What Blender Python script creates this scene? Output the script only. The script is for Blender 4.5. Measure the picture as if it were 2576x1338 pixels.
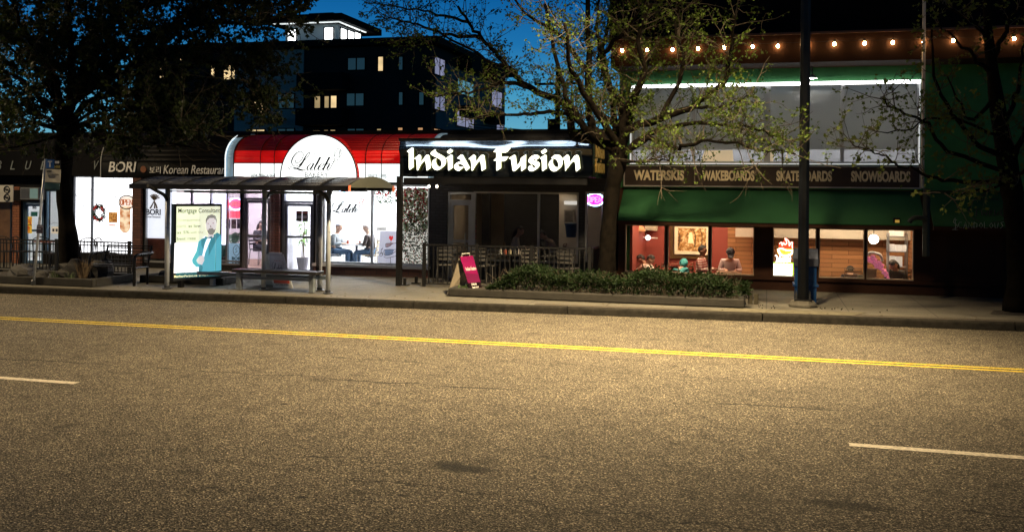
import bpy, math, random
from mathutils import Vector, Matrix
from mathutils.geometry import tessellate_polygon
for _o in list(bpy.data.objects): bpy.data.objects.remove(_o)
sc = bpy.context.scene
RND = random.Random(11)
# ------------------------------------------------------------------ camera
F, PX, PY = 2400.0, 1288.0, 477.0            # focal length and horizon of the photograph (2576 px wide frame)
TH, RO, CZ = math.radians(15.0), math.atan(0.01), 2.45
cam_d = bpy.data.cameras.new('camera')
cam = bpy.data.objects.new('camera', cam_d); sc.collection.objects.link(cam)
cam_d.sensor_width = 36.0; cam_d.lens = F/2576*36.0
cam_d.shift_y = -(669.0-PY)/2576.0
cam_d.clip_start = 0.1; cam_d.clip_end = 2000
cam.location = (0, 0, CZ)
cam.matrix_world = (Matrix.Translation((0, 0, CZ)) @ Matrix.Rotation(TH, 4, 'Z') @ Matrix.Rotation(math.pi/2, 4, 'X')
                    @ Matrix.Rotation(RO, 4, 'Z'))
sc.camera = cam
# ------------------------------------------------------------------ sky, exposure
world = bpy.data.worlds.new('World'); sc.world = world; world.use_nodes = True
SKY_STRENGTH = 1.0
nt = world.node_tree
bg = nt.nodes['Background']; bg.inputs['Strength'].default_value = SKY_STRENGTH
tc = nt.nodes.new('ShaderNodeTexCoord'); sx = nt.nodes.new('ShaderNodeSeparateXYZ')
rp = nt.nodes.new('ShaderNodeValToRGB')
nt.links.new(tc.outputs['Generated'], sx.inputs[0]); nt.links.new(sx.outputs['Z'], rp.inputs[0]); nt.links.new(rp.outputs[0], bg.inputs[0])
els = rp.color_ramp.elements
els[0].position = 0.0; els[0].color = (.14, .36, .44, 1)
els[1].position = 0.60; els[1].color = (.0, .003, .016, 1)
for p, c in ((.055, (.13, .41, .56, 1)), (.10, (.055, .31, .53, 1)), (.15, (.012, .165, .42, 1)), (.20, (.003, .105, .33, 1)), (.24, (.001, .05, .17, 1)), (.32, (.0, .012, .05, 1))):
    e = els.new(p); e.color = c
sc.view_settings.view_transform = 'Standard'
try: sc.view_settings.look = 'None'
except Exception: pass
sc.view_settings.exposure = 0; sc.view_settings.gamma = 1
cy = sc.cycles
cy.use_denoising = True
try: cy.denoiser = 'OPENIMAGEDENOISE'
except Exception: pass
cy.sample_clamp_indirect = 3.0
cy.max_bounces = 6; cy.transparent_max_bounces = 24
LAMPS = [  # street lamps: (x, y, z, power, aim x, aim y, cone degrees)
    (-0.9, 15.4, 9.3, 24000.0, -3.8, 15.6, 118),      # head of the lamp post in the photograph
    (-25.0, 15.6, 9.3, 7000.0, -18.0, 16.4, 110),     # unseen next lamp along the same kerb, added to light the left side
]
# ------------------------------------------------------------------ pixel helpers (2576 px photograph coordinates -> world)
def ray(x, y):
    u = (x-PX)/F; v = (PY-y)/F; c, s = math.cos(RO), math.sin(RO)
    u, v = u*c-v*s, v*c+u*s
    return (u*math.cos(TH)-math.sin(TH), u*math.sin(TH)+math.cos(TH), v)
def G(x, y, z=.15):
    d = ray(x, y); t = (z-CZ)/d[2]; return Vector((d[0]*t, d[1]*t, z))
def W(x, y, Y):
    d = ray(x, y); t = Y/d[1]; return Vector((d[0]*t, Y, CZ+d[2]*t))
def rect(x0, y0, x1, y1, Y):
    xm, ym = (x0+x1)/2, (y0+y1)/2
    return W(x0, ym, Y).x, W(x1, ym, Y).x, W(xm, y1, Y).z, W(xm, y0, Y).z
def S(x, y): return (x*.62891, y*.62891)      # full size photograph pixel -> 2576 frame
# ------------------------------------------------------------------ materials
MATS = {}
def mat(name, col, rough=.6, metal=0.0, emit=None, es=0.0, var=.18, scale=5.0, bump=0.0, spec=.5, fine=0.0, trans=0.0):
    if name in MATS: return MATS[name]
    m = bpy.data.materials.new(name); m.use_nodes = True; n = m.node_tree.nodes; l = m.node_tree.links
    b = n['Principled BSDF']
    b.inputs['Roughness'].default_value = rough; b.inputs['Metallic'].default_value = metal
    b.inputs['Specular IOR Level'].default_value = spec
    b.inputs['Base Color'].default_value = (*col, 1)
    if emit is not None:
        b.inputs['Emission Color'].default_value = (*emit, 1); b.inputs['Emission Strength'].default_value = es
    if var > 0:
        t = n.new('ShaderNodeTexCoord'); no = n.new('ShaderNodeTexNoise'); no.inputs['Scale'].default_value = scale
        no.inputs['Detail'].default_value = 5; l.new(t.outputs['Object'], no.inputs['Vector'])
        r = n.new('ShaderNodeValToRGB'); l.new(no.outputs['Fac'], r.inputs[0])
        r.color_ramp.elements[0].position = .3; r.color_ramp.elements[1].position = .7
        r.color_ramp.elements[0].color = (*[c*(1-var) for c in col], 1)
        r.color_ramp.elements[1].color = (*[min(1, c*(1+var)) for c in col], 1)
        l.new(r.outputs[0], b.inputs['Base Color'])
        if emit is None:
            mr = n.new('ShaderNodeMapRange'); l.new(no.outputs['Fac'], mr.inputs[0])
            mr.inputs[3].default_value = max(0, rough-.1); mr.inputs[4].default_value = min(1, rough+.1)
            l.new(mr.outputs[0], b.inputs['Roughness'])
        if bump > 0:
            n2 = n.new('ShaderNodeTexNoise'); n2.inputs['Scale'].default_value = scale*8; n2.inputs['Detail'].default_value = 4
            l.new(t.outputs['Object'], n2.inputs['Vector'])
            bp = n.new('ShaderNodeBump'); bp.inputs['Strength'].default_value = bump; bp.inputs['Distance'].default_value = .02
            l.new(n2.outputs['Fac'], bp.inputs['Height']); l.new(bp.outputs[0], b.inputs['Normal'])
    MATS[name] = m; return m
def emis(name, col, s):
    return mat(name, tuple(min(.8, c) for c in col), .5, 0, col, s, var=0)
def glass(name, tint=(1, 1, 1), refl=1.0, rough=.02):
    if name in MATS: return MATS[name]
    m = bpy.data.materials.new(name); m.use_nodes = True; n = m.node_tree.nodes; l = m.node_tree.links
    n.remove(n['Principled BSDF']); out = n['Material Output']
    tr = n.new('ShaderNodeBsdfTransparent'); tr.inputs[0].default_value = (*tint, 1)
    gl = n.new('ShaderNodeBsdfGlossy'); gl.inputs['Roughness'].default_value = rough
    fr = n.new('ShaderNodeFresnel'); fr.inputs[0].default_value = 1.45
    mu = n.new('ShaderNodeMath'); mu.operation = 'MULTIPLY'; mu.inputs[1].default_value = refl
    mx = n.new('ShaderNodeMixShader')
    l.new(fr.outputs[0], mu.inputs[0]); l.new(mu.outputs[0], mx.inputs[0]); l.new(tr.outputs[0], mx.inputs[1]); l.new(gl.outputs[0], mx.inputs[2])
    l.new(mx.outputs[0], out.inputs[0]); MATS[name] = m; return m
def brick(name, c1, c2, mortar, scale=1.0, rot=True, bw=.21, bh=.075):
    if name in MATS: return MATS[name]
    m = bpy.data.materials.new(name); m.use_nodes = True; n = m.node_tree.nodes; l = m.node_tree.links
    b = n['Principled BSDF']; b.inputs['Roughness'].default_value = .85
    t = n.new('ShaderNodeTexCoord'); s = n.new('ShaderNodeSeparateXYZ'); cb = n.new('ShaderNodeCombineXYZ')
    ad = n.new('ShaderNodeMath'); ad.operation = 'ADD'
    l.new(t.outputs['Object'], s.inputs[0]); l.new(s.outputs['X'], ad.inputs[0]); l.new(s.outputs['Y'], ad.inputs[1])
    l.new(ad.outputs[0], cb.inputs[0]); l.new(s.outputs['Z'], cb.inputs[1])
    br = n.new('ShaderNodeTexBrick'); l.new(cb.outputs[0], br.inputs['Vector'])
    br.inputs['Scale'].default_value = 1.0; br.inputs['Brick Width'].default_value = bw*scale; br.inputs['Row Height'].default_value = bh*scale
    br.inputs['Mortar Size'].default_value = .006*scale; br.inputs['Color1'].default_value = (*c1, 1); br.inputs['Color2'].default_value = (*c2, 1)
    br.inputs['Mortar'].default_value = (*mortar, 1)
    l.new(br.outputs['Color'], b.inputs['Base Color'])
    bp = n.new('ShaderNodeBump'); bp.inputs['Strength'].default_value = .6; bp.inputs['Distance'].default_value = .01; bp.invert = True
    l.new(br.outputs['Fac'], bp.inputs['Height']); l.new(bp.outputs[0], b.inputs['Normal'])
    MATS[name] = m; return m
# ------------------------------------------------------------------ mesh builder
_text_cache = {}
def text_shape(s, bold=0.0):
    k = (s, bold)
    if k in _text_cache: return _text_cache[k]
    cu = bpy.data.curves.new('t', 'FONT'); cu.body = s; cu.offset = bold; cu.extrude = .5; cu.resolution_u = 4
    o = bpy.data.objects.new('t', cu); sc.collection.objects.link(o)
    dg = bpy.context.evaluated_depsgraph_get(); dg.update()
    me = o.evaluated_get(dg).to_mesh()
    vs = [tuple(v.co) for v in me.vertices]; fs = [tuple(p.vertices) for p in me.polygons]
    o.evaluated_get(dg).to_mesh_clear(); bpy.data.objects.remove(o); bpy.data.curves.remove(cu)
    if vs:
        x0 = min(v[0] for v in vs); x1 = max(v[0] for v in vs); y0 = min(v[1] for v in vs); y1 = max(v[1] for v in vs)
        vs = [((v[0]-x0)/(x1-x0), (v[1]-y0)/(y1-y0), v[2]) for v in vs]
    _text_cache[k] = (vs, fs); return _text_cache[k]
class MB:
    def __init__(s): s.v = []; s.f = []; s.m = []; s.mi = 0
    def add(s, vs, fs):
        o = len(s.v); s.v += [tuple(p) for p in vs]
        for f in fs: s.f.append([i+o for i in f]); s.m.append(s.mi)
    def box(s, x0, x1, y0, y1, z0, z1):
        if x0 > x1: x0, x1 = x1, x0
        if y0 > y1: y0, y1 = y1, y0
        if z0 > z1: z0, z1 = z1, z0
        s.add([(x0,y0,z0),(x1,y0,z0),(x1,y1,z0),(x0,y1,z0),(x0,y0,z1),(x1,y0,z1),(x1,y1,z1),(x0,y1,z1)],
              [(3,2,1,0),(4,5,6,7),(0,1,5,4),(1,2,6,5),(2,3,7,6),(3,0,4,7)])
        return s
    def bar(s, a, b, w, d, up=(0, 0, 1)):                                  # rectangular bar from a to b
        a = Vector(a); b = Vector(b); t = (b-a).normalized(); u = Vector(up)
        if abs(t.dot(u)) > .95: u = Vector((0, 1, 0))
        p = t.cross(u).normalized(); q = p.cross(t).normalized()
        vs = []
        for c in (a, b):
            for i, j in ((-1,-1),(1,-1),(1,1),(-1,1)): vs.append(c+p*(i*w/2)+q*(j*d/2))
        s.add(vs, [(3,2,1,0),(4,5,6,7),(0,1,5,4),(1,2,6,5),(2,3,7,6),(3,0,4,7)]); return s
    def prism(s, pts, off):                                                # polygon (3d points) extruded by off
        n = len(pts); off = Vector(off); pts = [Vector(p) for p in pts]
        tris = tessellate_polygon([pts])
        vs = pts+[p+off for p in pts]
        fs = [tuple(t) for t in tris]+[tuple(i+n for i in reversed(t)) for t in tris]
        fs += [(i, (i+1) % n, n+(i+1) % n, n+i) for i in range(n)]
        s.add(vs, fs); return s
    def tube(s, pts, r, n=8, cap=True):
        pts = [Vector(p) for p in pts]; k = len(pts)
        rs = r if isinstance(r, (list, tuple)) else [r]*k
        vs = []; prev = None
        for i, p in enumerate(pts):
            t = (pts[min(i+1, k-1)]-pts[max(i-1, 0)])
            if t.length < 1e-9: t = Vector((0, 0, 1))
            t.normalize()
            if prev is None:
                a = Vector((0, 0, 1)) if abs(t.z) < .9 else Vector((1, 0, 0)); u = t.cross(a).normalized()
            else:
                u = prev-t*prev.dot(t)
                if u.length < 1e-6: u = t.orthogonal()
                u.normalize()
            prev = u; w = t.cross(u)
            for j in range(n):
                an = 2*math.pi*j/n; vs.append(p+(u*math.cos(an)+w*math.sin(an))*rs[i])
        fs = [(i*n+j, i*n+(j+1) % n, (i+1)*n+(j+1) % n, (i+1)*n+j) for i in range(k-1) for j in range(n)]
        if cap: fs += [tuple(range(n-1, -1, -1)), tuple((k-1)*n+j for j in range(n))]
        s.add(vs, fs); return s
    def lathe(s, prof, c, n=16):                                           # prof: (radius, z)
        vs = [(c[0]+r*math.cos(2*math.pi*j/n), c[1]+r*math.sin(2*math.pi*j/n), c[2]+z) for r, z in prof for j in range(n)]
        k = len(prof)
        fs = [(i*n+j, i*n+(j+1) % n, (i+1)*n+(j+1) % n, (i+1)*n+j) for i in range(k-1) for j in range(n)]
        fs += [tuple(range(n-1, -1, -1)), tuple((k-1)*n+j for j in range(n))]
        s.add(vs, fs); return s
    def ball(s, c, r, nu=12, nv=8, jit=0.0, rnd=None):
        if not isinstance(r, (tuple, list)): r = (r, r, r)
        vs = []; 
        for i in range(1, nv):
            th = math.pi*i/nv
            for j in range(nu):
                ph = 2*math.pi*j/nu; k = 1+(rnd.uniform(-jit, jit) if jit else 0)
                vs.append((c[0]+r[0]*k*math.sin(th)*math.cos(ph), c[1]+r[1]*k*math.sin(th)*math.sin(ph), c[2]+r[2]*k*math.cos(th)))
        vs += [(c[0], c[1], c[2]+r[2]), (c[0], c[1], c[2]-r[2])]; t, b = len(vs)-2, len(vs)-1
        fs = [(i*nu+j, (i+1)*nu+j, (i+1)*nu+(j+1) % nu, i*nu+(j+1) % nu) for i in range(nv-2) for j in range(nu)]
        fs += [(t, j, (j+1) % nu) for j in range(nu)]+[(b, (nv-2)*nu+(j+1) % nu, (nv-2)*nu+j) for j in range(nu)]
        s.add(vs, fs); return s
    def text(s, st, x0, x1, z0, z1, Y=0, d=.012, shear=0.0, bold=0.0, T=None):   # letters filling a box, facing -Y
        vs, fs = text_shape(st, bold)
        h = z1-z0; out = []
        for a, b, c in vs:
            x = x0+a*(x1-x0-shear*h)+shear*h*b; z = z0+b*h; y = Y-d*(c+.5)
            out.append(T(x, y, z) if T else (x, y, z))
        s.add(out, fs); return s
    def ribbon(s, pts, conv, wscale, off, res=4):                          # calligraphic stroke: (x, y, width) in picture units
        P = smooth(pts, res); L = []; Rr = []
        for i, p in enumerate(P):
            a = P[max(i-1, 0)]; b = P[min(i+1, len(P)-1)]
            tx, ty = b[0]-a[0], b[1]-a[1]; q = math.hypot(tx, ty) or 1
            w = max(p[2], 16)/2*wscale; L.append((p[0]-ty/q*w, p[1]+tx/q*w)); Rr.append((p[0]+ty/q*w, p[1]-tx/q*w))
        A = [Vector(conv(*p)) for p in L]; B = [Vector(conv(*p)) for p in Rr]; off = Vector(off)
        vs = []
        for a, b in zip(A, B): vs += [a, b, b+off, a+off]
        fs = []
        for i in range(len(A)-1):
            o = i*4
            for j in range(4): fs.append((o+j, o+(j+1) % 4, o+4+(j+1) % 4, o+4+j))
        fs += [(3, 2, 1, 0), tuple(len(vs)-4+j for j in range(4))]
        s.add(vs, fs); return s
    def xf(s, M): s.v = [tuple(M @ Vector(p)) for p in s.v]; return s
    def build(s, name, mats, parent=None, smooth_=False, bevel=0.0):
        me = bpy.data.meshes.new(name); me.from_pydata(s.v, [], s.f)
        if not isinstance(mats, (list, tuple)): mats = [mats]
        for m in mats: me.materials.append(m)
        if len(mats) > 1: me.polygons.foreach_set('material_index', s.m)
        if smooth_:
            me.polygons.foreach_set('use_smooth', [True]*len(me.polygons))
        me.update()
        o = bpy.data.objects.new(name, me); sc.collection.objects.link(o)
        if parent is not None: put_parent(o, parent)
        if bevel > 0:
            b = o.modifiers.new('bevel', 'BEVEL'); b.width = bevel; b.segments = 2; b.limit_method = 'ANGLE'
        return o
def put_parent(o, parent):
    o.parent = parent
    loc = world_loc(parent); o.matrix_parent_inverse = Matrix.Translation(-loc) if True else Matrix()
WL = {}
def world_loc(p):
    return WL.get(p.name, Vector((0, 0, 0)))
def smooth(pts, res=4):
    if len(pts) < 3: return pts
    out = []
    n = len(pts)
    for i in range(n-1):
        p0 = pts[max(i-1, 0)]; p1 = pts[i]; p2 = pts[i+1]; p3 = pts[min(i+2, n-1)]
        for k in range(res):
            t = k/res; out.append(tuple(.5*((2*b)+(-a+c)*t+(2*a-5*b+4*c-d)*t*t+(-a+3*b-3*c+d)*t**3) for a, b, c, d in zip(p0, p1, p2, p3)))
    out.append(tuple(pts[-1])); return out
# ------------------------------------------------------------------ things
def thing(name, label, cat, loc=(0, 0, 0), group=None):
    o = bpy.data.objects.new(name, None); sc.collection.objects.link(o); o.empty_display_size = .1
    o.location = loc; WL[o.name] = Vector(loc)
    o['label'] = label; o['category'] = cat
    if group: o['group'] = group
    return o
def tag(o, label, cat, group=None):
    o['label'] = label; o['category'] = cat
    if group: o['group'] = group
    return o
def struct(o): o['kind'] = 'structure'; return o
def dup(root, delta, label=None, group=None, rotz=0.0):
    r = root.copy(); sc.collection.objects.link(r)
    r.location = Vector(root.location)+Vector(delta); r.rotation_euler = (0, 0, rotz)
    if label: r['label'] = label
    if group: r['group'] = group
    for ch in list(root.children):
        c = ch.copy(); sc.collection.objects.link(c); c.parent = r; c.matrix_parent_inverse = ch.matrix_parent_inverse.copy()
        for g in ch.children:
            d = g.copy(); sc.collection.objects.link(d); d.parent = c; d.matrix_parent_inverse = g.matrix_parent_inverse.copy()
    return r
def frame(mb, x0, x1, z0, z1, y0, y1, w):                                  # four bars butted end to end
    mb.box(x0, x1, y0, y1, z0, z0+w); mb.box(x0, x1, y0, y1, z1-w, z1)
    mb.box(x0, x0+w, y0, y1, z0+w, z1-w); mb.box(x1-w, x1, y0, y1, z0+w, z1-w)
def wall_open(mb, x0, x1, z0, z1, y0, y1, ops):                            # wall slab with rectangular openings
    zs = sorted({z0, z1, *[max(z0, min(z1, o[2])) for o in ops], *[max(z0, min(z1, o[3])) for o in ops]})
    for a, b in zip(zs, zs[1:]):
        cut = sorted([(max(x0, o[0]), min(x1, o[1])) for o in ops if o[2] <= a+1e-6 and o[3] >= b-1e-6])
        x = x0
        for c0, c1 in cut:
            if c0 > x+1e-6: mb.box(x, c0, y0, y1, a, b)
            x = max(x, c1)
        if x < x1-1e-6: mb.box(x, x1, y0, y1, a, b)
# ================================================================== GROUND, ROAD, PAVEMENT
YF = 23.3
def kerbY(X): return 18.65+.0535*X
YF = 23.3                                      # front plane of the row of shops
def fx(px, y=570, Y=YF): return W(px, y, Y).x
def fz(py, x=1288, Y=YF): return W(x, py, Y).z
def nodes(m): return m.node_tree.nodes, m.node_tree.links
def math_(n, l, op, a, b=None, clamp=False):
    q = n.new('ShaderNodeMath'); q.operation = op; q.use_clamp = clamp
    for i, k in enumerate((a, b)):
        if k is None: continue
        if isinstance(k, (int, float)): q.inputs[i].default_value = k
        else: l.new(k, q.inputs[i])
    return q.outputs[0]
def asphalt():
    m = bpy.data.materials.new('asphalt'); m.use_nodes = True; n, l = nodes(m); b = n['Principled BSDF']
    t = n.new('ShaderNodeTexCoord'); co = t.outputs['Object']
    def noise(sc_, det, ro=.5, off=None):
        q = n.new('ShaderNodeTexNoise'); q.inputs['Scale'].default_value = sc_; q.inputs['Detail'].default_value = det; q.inputs['Roughness'].default_value = ro
        l.new(co, q.inputs['Vector']); return q.outputs['Fac']
    def ramp(f, stops):
        q = n.new('ShaderNodeValToRGB'); l.new(f, q.inputs[0]); e = q.color_ramp.elements
        e[0].position, e[1].position = stops[0][0], stops[-1][0]
        e[0].color = (*[stops[0][1]]*3, 1); e[1].color = (*[stops[-1][1]]*3, 1)
        for p, c in stops[1:-1]: e.new(p).color = (c, c, c, 1)
        return q.outputs[0]
    vo = n.new('ShaderNodeTexVoronoi'); vo.inputs['Scale'].default_value = 66; l.new(co, vo.inputs['Vector'])
    sep0 = n.new('ShaderNodeSeparateColor'); l.new(vo.outputs['Color'], sep0.inputs[0])
    vo2 = n.new('ShaderNodeTexVoronoi'); vo2.inputs['Scale'].default_value = 110; l.new(co, vo2.inputs['Vector'])
    sep1 = n.new('ShaderNodeSeparateColor'); l.new(vo2.outputs['Color'], sep1.inputs[0])
    fine = ramp(noise(60, 4, .7), [(.38, .10), (.5, .8), (.61, 2.1)])
    chips = ramp(sep0.outputs[0], [(.0, .12), (.3, .6), (.75, 1.25), (.95, 2.5)])
    chips2 = ramp(sep1.outputs[1], [(.0, .4), (.5, .95), (1.0, 1.7)])
    big = ramp(noise(.35, 5, .6), [(.3, .78), (.7, 1.2)])
    mid = ramp(noise(3.0, 4, .6), [(.27, .45), (.42, .95), (.72, 1.2)])
    v = math_(n, l, 'MULTIPLY', fine, chips); v = math_(n, l, 'MULTIPLY', v, chips2); v = math_(n, l, 'MULTIPLY', v, big); v = math_(n, l, 'MULTIPLY', v, mid)
    sp = n.new('ShaderNodeSeparateXYZ'); l.new(co, sp.inputs[0]); X, Y = sp.outputs['X'], sp.outputs['Y']
    # cracks running along the road
    wob = noise(.9, 6, .65)
    for y0, sl, a, wd in ((11.35, .02, .5, .024), (8.05, .03, .7, .016), (12.6, -.01, .5, .014), (7.1, -.10, .9, .012)):
        yy = math_(n, l, 'ADD', math_(n, l, 'MULTIPLY', X, sl), y0)
        yy = math_(n, l, 'ADD', yy, math_(n, l, 'MULTIPLY', math_(n, l, 'SUBTRACT', wob, .5), a))
        dd = math_(n, l, 'ABSOLUTE', math_(n, l, 'SUBTRACT', Y, yy))
        on = ramp(noise(.45+y0*.01, 2), [(.5, .0), (.58, 1.0)])
        k = math_(n, l, 'LESS_THAN', dd, math_(n, l, 'MULTIPLY', on, wd))
        v = math_(n, l, 'MULTIPLY', v, math_(n, l, 'SUBTRACT', 1.0, math_(n, l, 'MULTIPLY', k, .85)))
    # oil stains
    for (px, py, rx, ry, s) in ((1168, 1178, .34, .13, .85), (1125, 1165, .16, .09, .7), (715, 1016, .05, .04, .9), (2130, 1270, .4, .12, .7), (760, 1250, .06, .03, .9), (1010, 1245, .06, .03, .8), (540, 1225, .05, .03, .8)):
        g = G(px, py, 0)
        dx = math_(n, l, 'DIVIDE', math_(n, l, 'SUBTRACT', X, g.x), rx); dy = math_(n, l, 'DIVIDE', math_(n, l, 'SUBTRACT', Y, g.y), ry)
        r2 = math_(n, l, 'ADD', math_(n, l, 'MULTIPLY', dx, dx), math_(n, l, 'MULTIPLY', dy, dy))
        r2 = math_(n, l, 'ADD', r2, math_(n, l, 'MULTIPLY', noise(9, 4), 1.4))
        k = n.new('ShaderNodeMapRange'); l.new(r2, k.inputs[0]); k.inputs[1].default_value = .95; k.inputs[2].default_value = 1.9; k.inputs[3].default_value = s; k.inputs[4].default_value = 0
        v = math_(n, l, 'MULTIPLY', v, math_(n, l, 'SUBTRACT', 1.0, k.outputs[0]))
    v = math_(n, l, 'MULTIPLY', v, 1.0)
    cb = n.new('ShaderNodeMix'); cb.data_type = 'RGBA'; cb.blend_type = 'MULTIPLY'; cb.inputs[0].default_value = 1
    cb.inputs[6].default_value = (.106, .091, .066, 1); l.new(v, cb.inputs[7]); l.new(cb.outputs[2], b.inputs['Base Color'])
    b.inputs['Roughness'].default_value = .8; b.inputs['Specular IOR Level'].default_value = .3
    bp = n.new('ShaderNodeBump'); bp.inputs['Strength'].default_value = .9; bp.inputs['Distance'].default_value = .012
    l.new(math_(n, l, 'ADD', noise(55, 4, .7), vo.outputs['Distance']), bp.inputs['Height']); l.new(bp.outputs[0], b.inputs['Normal'])
    return m
M_asph = asphalt()
M_dark = mat('dark_stucco', (.012, .012, .013), .9, spec=.1, var=.3, scale=3, bump=.3)
mb = MB(); mb.add([(-700, -300, -.06), (700, -300, -.06), (700, 900, -.06), (-700, 900, -.06)], [(0, 1, 2, 3)])
struct(mb.build('ground', mat('soil', (.05, .045, .04), .95, var=.3, scale=.3)))
mb = MB(); mb.add([(-160, -9, 0), (160, -9, 0), (160, kerbY(160)+.02, 0), (-160, kerbY(-160)+.02, 0)], [(0, 1, 2, 3)])
struct(mb.build('road', M_asph))
M_yel = mat('yellow_road_paint', (.56, .43, .025), .7, var=.4, scale=26, spec=.2, bump=.3)
M_whp = mat('white_road_paint', (.52, .47, .38), .7, var=.4, scale=26, spec=.2, bump=.3)
def strip(name, x0, y0, x1, y1, w, m, z=.004):
    mb = MB(); mb.add([(x0, y0-w/2, z), (x1, y1-w/2, z), (x1, y1+w/2, z), (x0, y0+w/2, z)], [(0, 1, 2, 3)])
    return struct(mb.build(name, m))
for dy in (-.1, .1):
    strip('centre_line', -90, 14.62-.0125*85+dy, 60, 14.62+.0125*60+dy, .072, M_yel)
for k in range(-3, 4):
    if k == 0: continue
    x0 = .79+12.03*(k-1) if k > 0 else -11.24+12.03*(k+1)
    if k < 0: strip('lane_dash', x0, 10.0, x0+3, 10.02, .125, M_whp)
    else: strip('lane_dash', x0, 9.84, x0+3, 9.82, .125, M_whp)
pass  # strip('edge_line', -14.97, 16.6, -11.1, 16.83, .045, M_whp); strip('edge_line', -4.44, 17.0, -.15, 17.31, .045, M_whp)
M_conc = mat('kerb_concrete', (.026, .024, .020), .95, spec=.1, var=.35, scale=9, bump=.8)
mb = MB()
jx = [-130, -60, -30]+[G(px, 760, .0).x for px in (202, 430, 737, 960, 1089, 1478, 1920, 2424)]+[9.5, 14, 40, 130]
for a, b in zip(jx, jx[1:]):
    g = .012
    prof = [(0, -.05), (.012, .11), (.022, .138), (.045, .15), (.16, .15), (.16, -.05)]
    va = [(a+g, kerbY(a+g)+y, z) for y, z in prof]; vb = [(b-g, kerbY(b-g)+y, z) for y, z in prof]
    k = len(prof); mb.add(va+vb, [(i, i+k, (i+1) % k+k, (i+1) % k) for i in range(k)]+[tuple(range(k)), tuple(range(2*k-1, k-1, -1))])
struct(mb.build('kerb', M_conc))
def paving():
    m = bpy.data.materials.new('paving'); m.use_nodes = True; n, l = nodes(m); b = n['Principled BSDF']
    t = n.new('ShaderNodeTexCoord'); co = t.outputs['Object']
    br = n.new('ShaderNodeTexBrick'); l.new(co, br.inputs['Vector']); br.offset = 0
    br.inputs['Scale'].default_value = 1; br.inputs['Brick Width'].default_value = 1.55; br.inputs['Row Height'].default_value = 1.05
    br.inputs['Mortar Size'].default_value = .012; br.inputs['Color1'].default_value = (.115, .107, .085, 1); br.inputs['Color2'].default_value = (.098, .091, .072, 1); br.inputs['Mortar'].default_value = (.05, .045, .04, 1)
    n1 = n.new('ShaderNodeTexNoise'); n1.inputs['Scale'].default_value = 45; n1.inputs['Detail'].default_value = 3; l.new(co, n1.inputs['Vector'])
    n2 = n.new('ShaderNodeTexNoise'); n2.inputs['Scale'].default_value = 1.2; n2.inputs['Detail'].default_value = 6; l.new(co, n2.inputs['Vector'])
    v = math_(n, l, 'MULTIPLY', math_(n, l, 'ADD', math_(n, l, 'MULTIPLY', n1.outputs[0], 1.3), .35), math_(n, l, 'ADD', math_(n, l, 'MULTIPLY', n2.outputs[0], 1.0), .5))
    cb = n.new('ShaderNodeMix'); cb.data_type = 'RGBA'; cb.blend_type = 'MULTIPLY'; cb.inputs[0].default_value = 1
    l.new(br.outputs['Color'], cb.inputs[6]); l.new(v, cb.inputs[7]); l.new(cb.outputs[2], b.inputs['Base Color']); b.inputs['Roughness'].default_value = .85
    bp = n.new('ShaderNodeBump'); bp.inputs['Strength'].default_value = .4; bp.inputs['Distance'].default_value = .008; l.new(n1.outputs[0], bp.inputs['Height']); l.new(bp.outputs[0], b.inputs['Normal'])
    return m
mb = MB(); mb.add([(-130, kerbY(-130)+.15, .146), (130, kerbY(130)+.15, .146), (130, YF+.12, .146), (-130, YF+.12, .146)], [(0, 1, 2, 3)])
struct(mb.build('pavement', paving()))
M_pav = brick('paver_brick', (.16, .12, .09), (.12, .10, .075), (.05, .045, .04))
mb = MB(); a, b = -4.5, 30
mb.add([(a, kerbY(a)+.17, .150), (b, kerbY(b)+.17, .150), (b, kerbY(b)+.42, .150), (a, kerbY(a)+.42, .150)], [(0, 1, 2, 3)])
struct(mb.build('paver_strip', mat('paver_band', (.06, .05, .037), .9, var=.4, scale=12, bump=.6)))
mb = MB(); xa_, xb_ = G(1775, 785).x, G(2140, 792).x; q = [(xa_, kerbY(xa_)+.19, .1545), (xb_, kerbY(xb_)+.19, .1545), (xb_+.35, kerbY(xb_)+.80, .1545), (xa_+.42, kerbY(xa_)+.74, .1545)]
mb.add(q, [(0, 1, 2, 3)]); struct(mb.build('concrete_slab', mat('pale_concrete', (.12, .11, .08), .9, spec=.1, var=.2, scale=6, bump=.3)))
mb = MB(); q = [G(2490, 789, .153), G(2640, 796, .153), G(2650, 784, .153), G(2500, 780, .153)]
mb.add(q, [(0, 1, 2, 3)]); struct(mb.build('tree_pit', mat('pit_soil', (.035, .028, .02), 1, var=.4, scale=15, bump=.8)))

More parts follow.
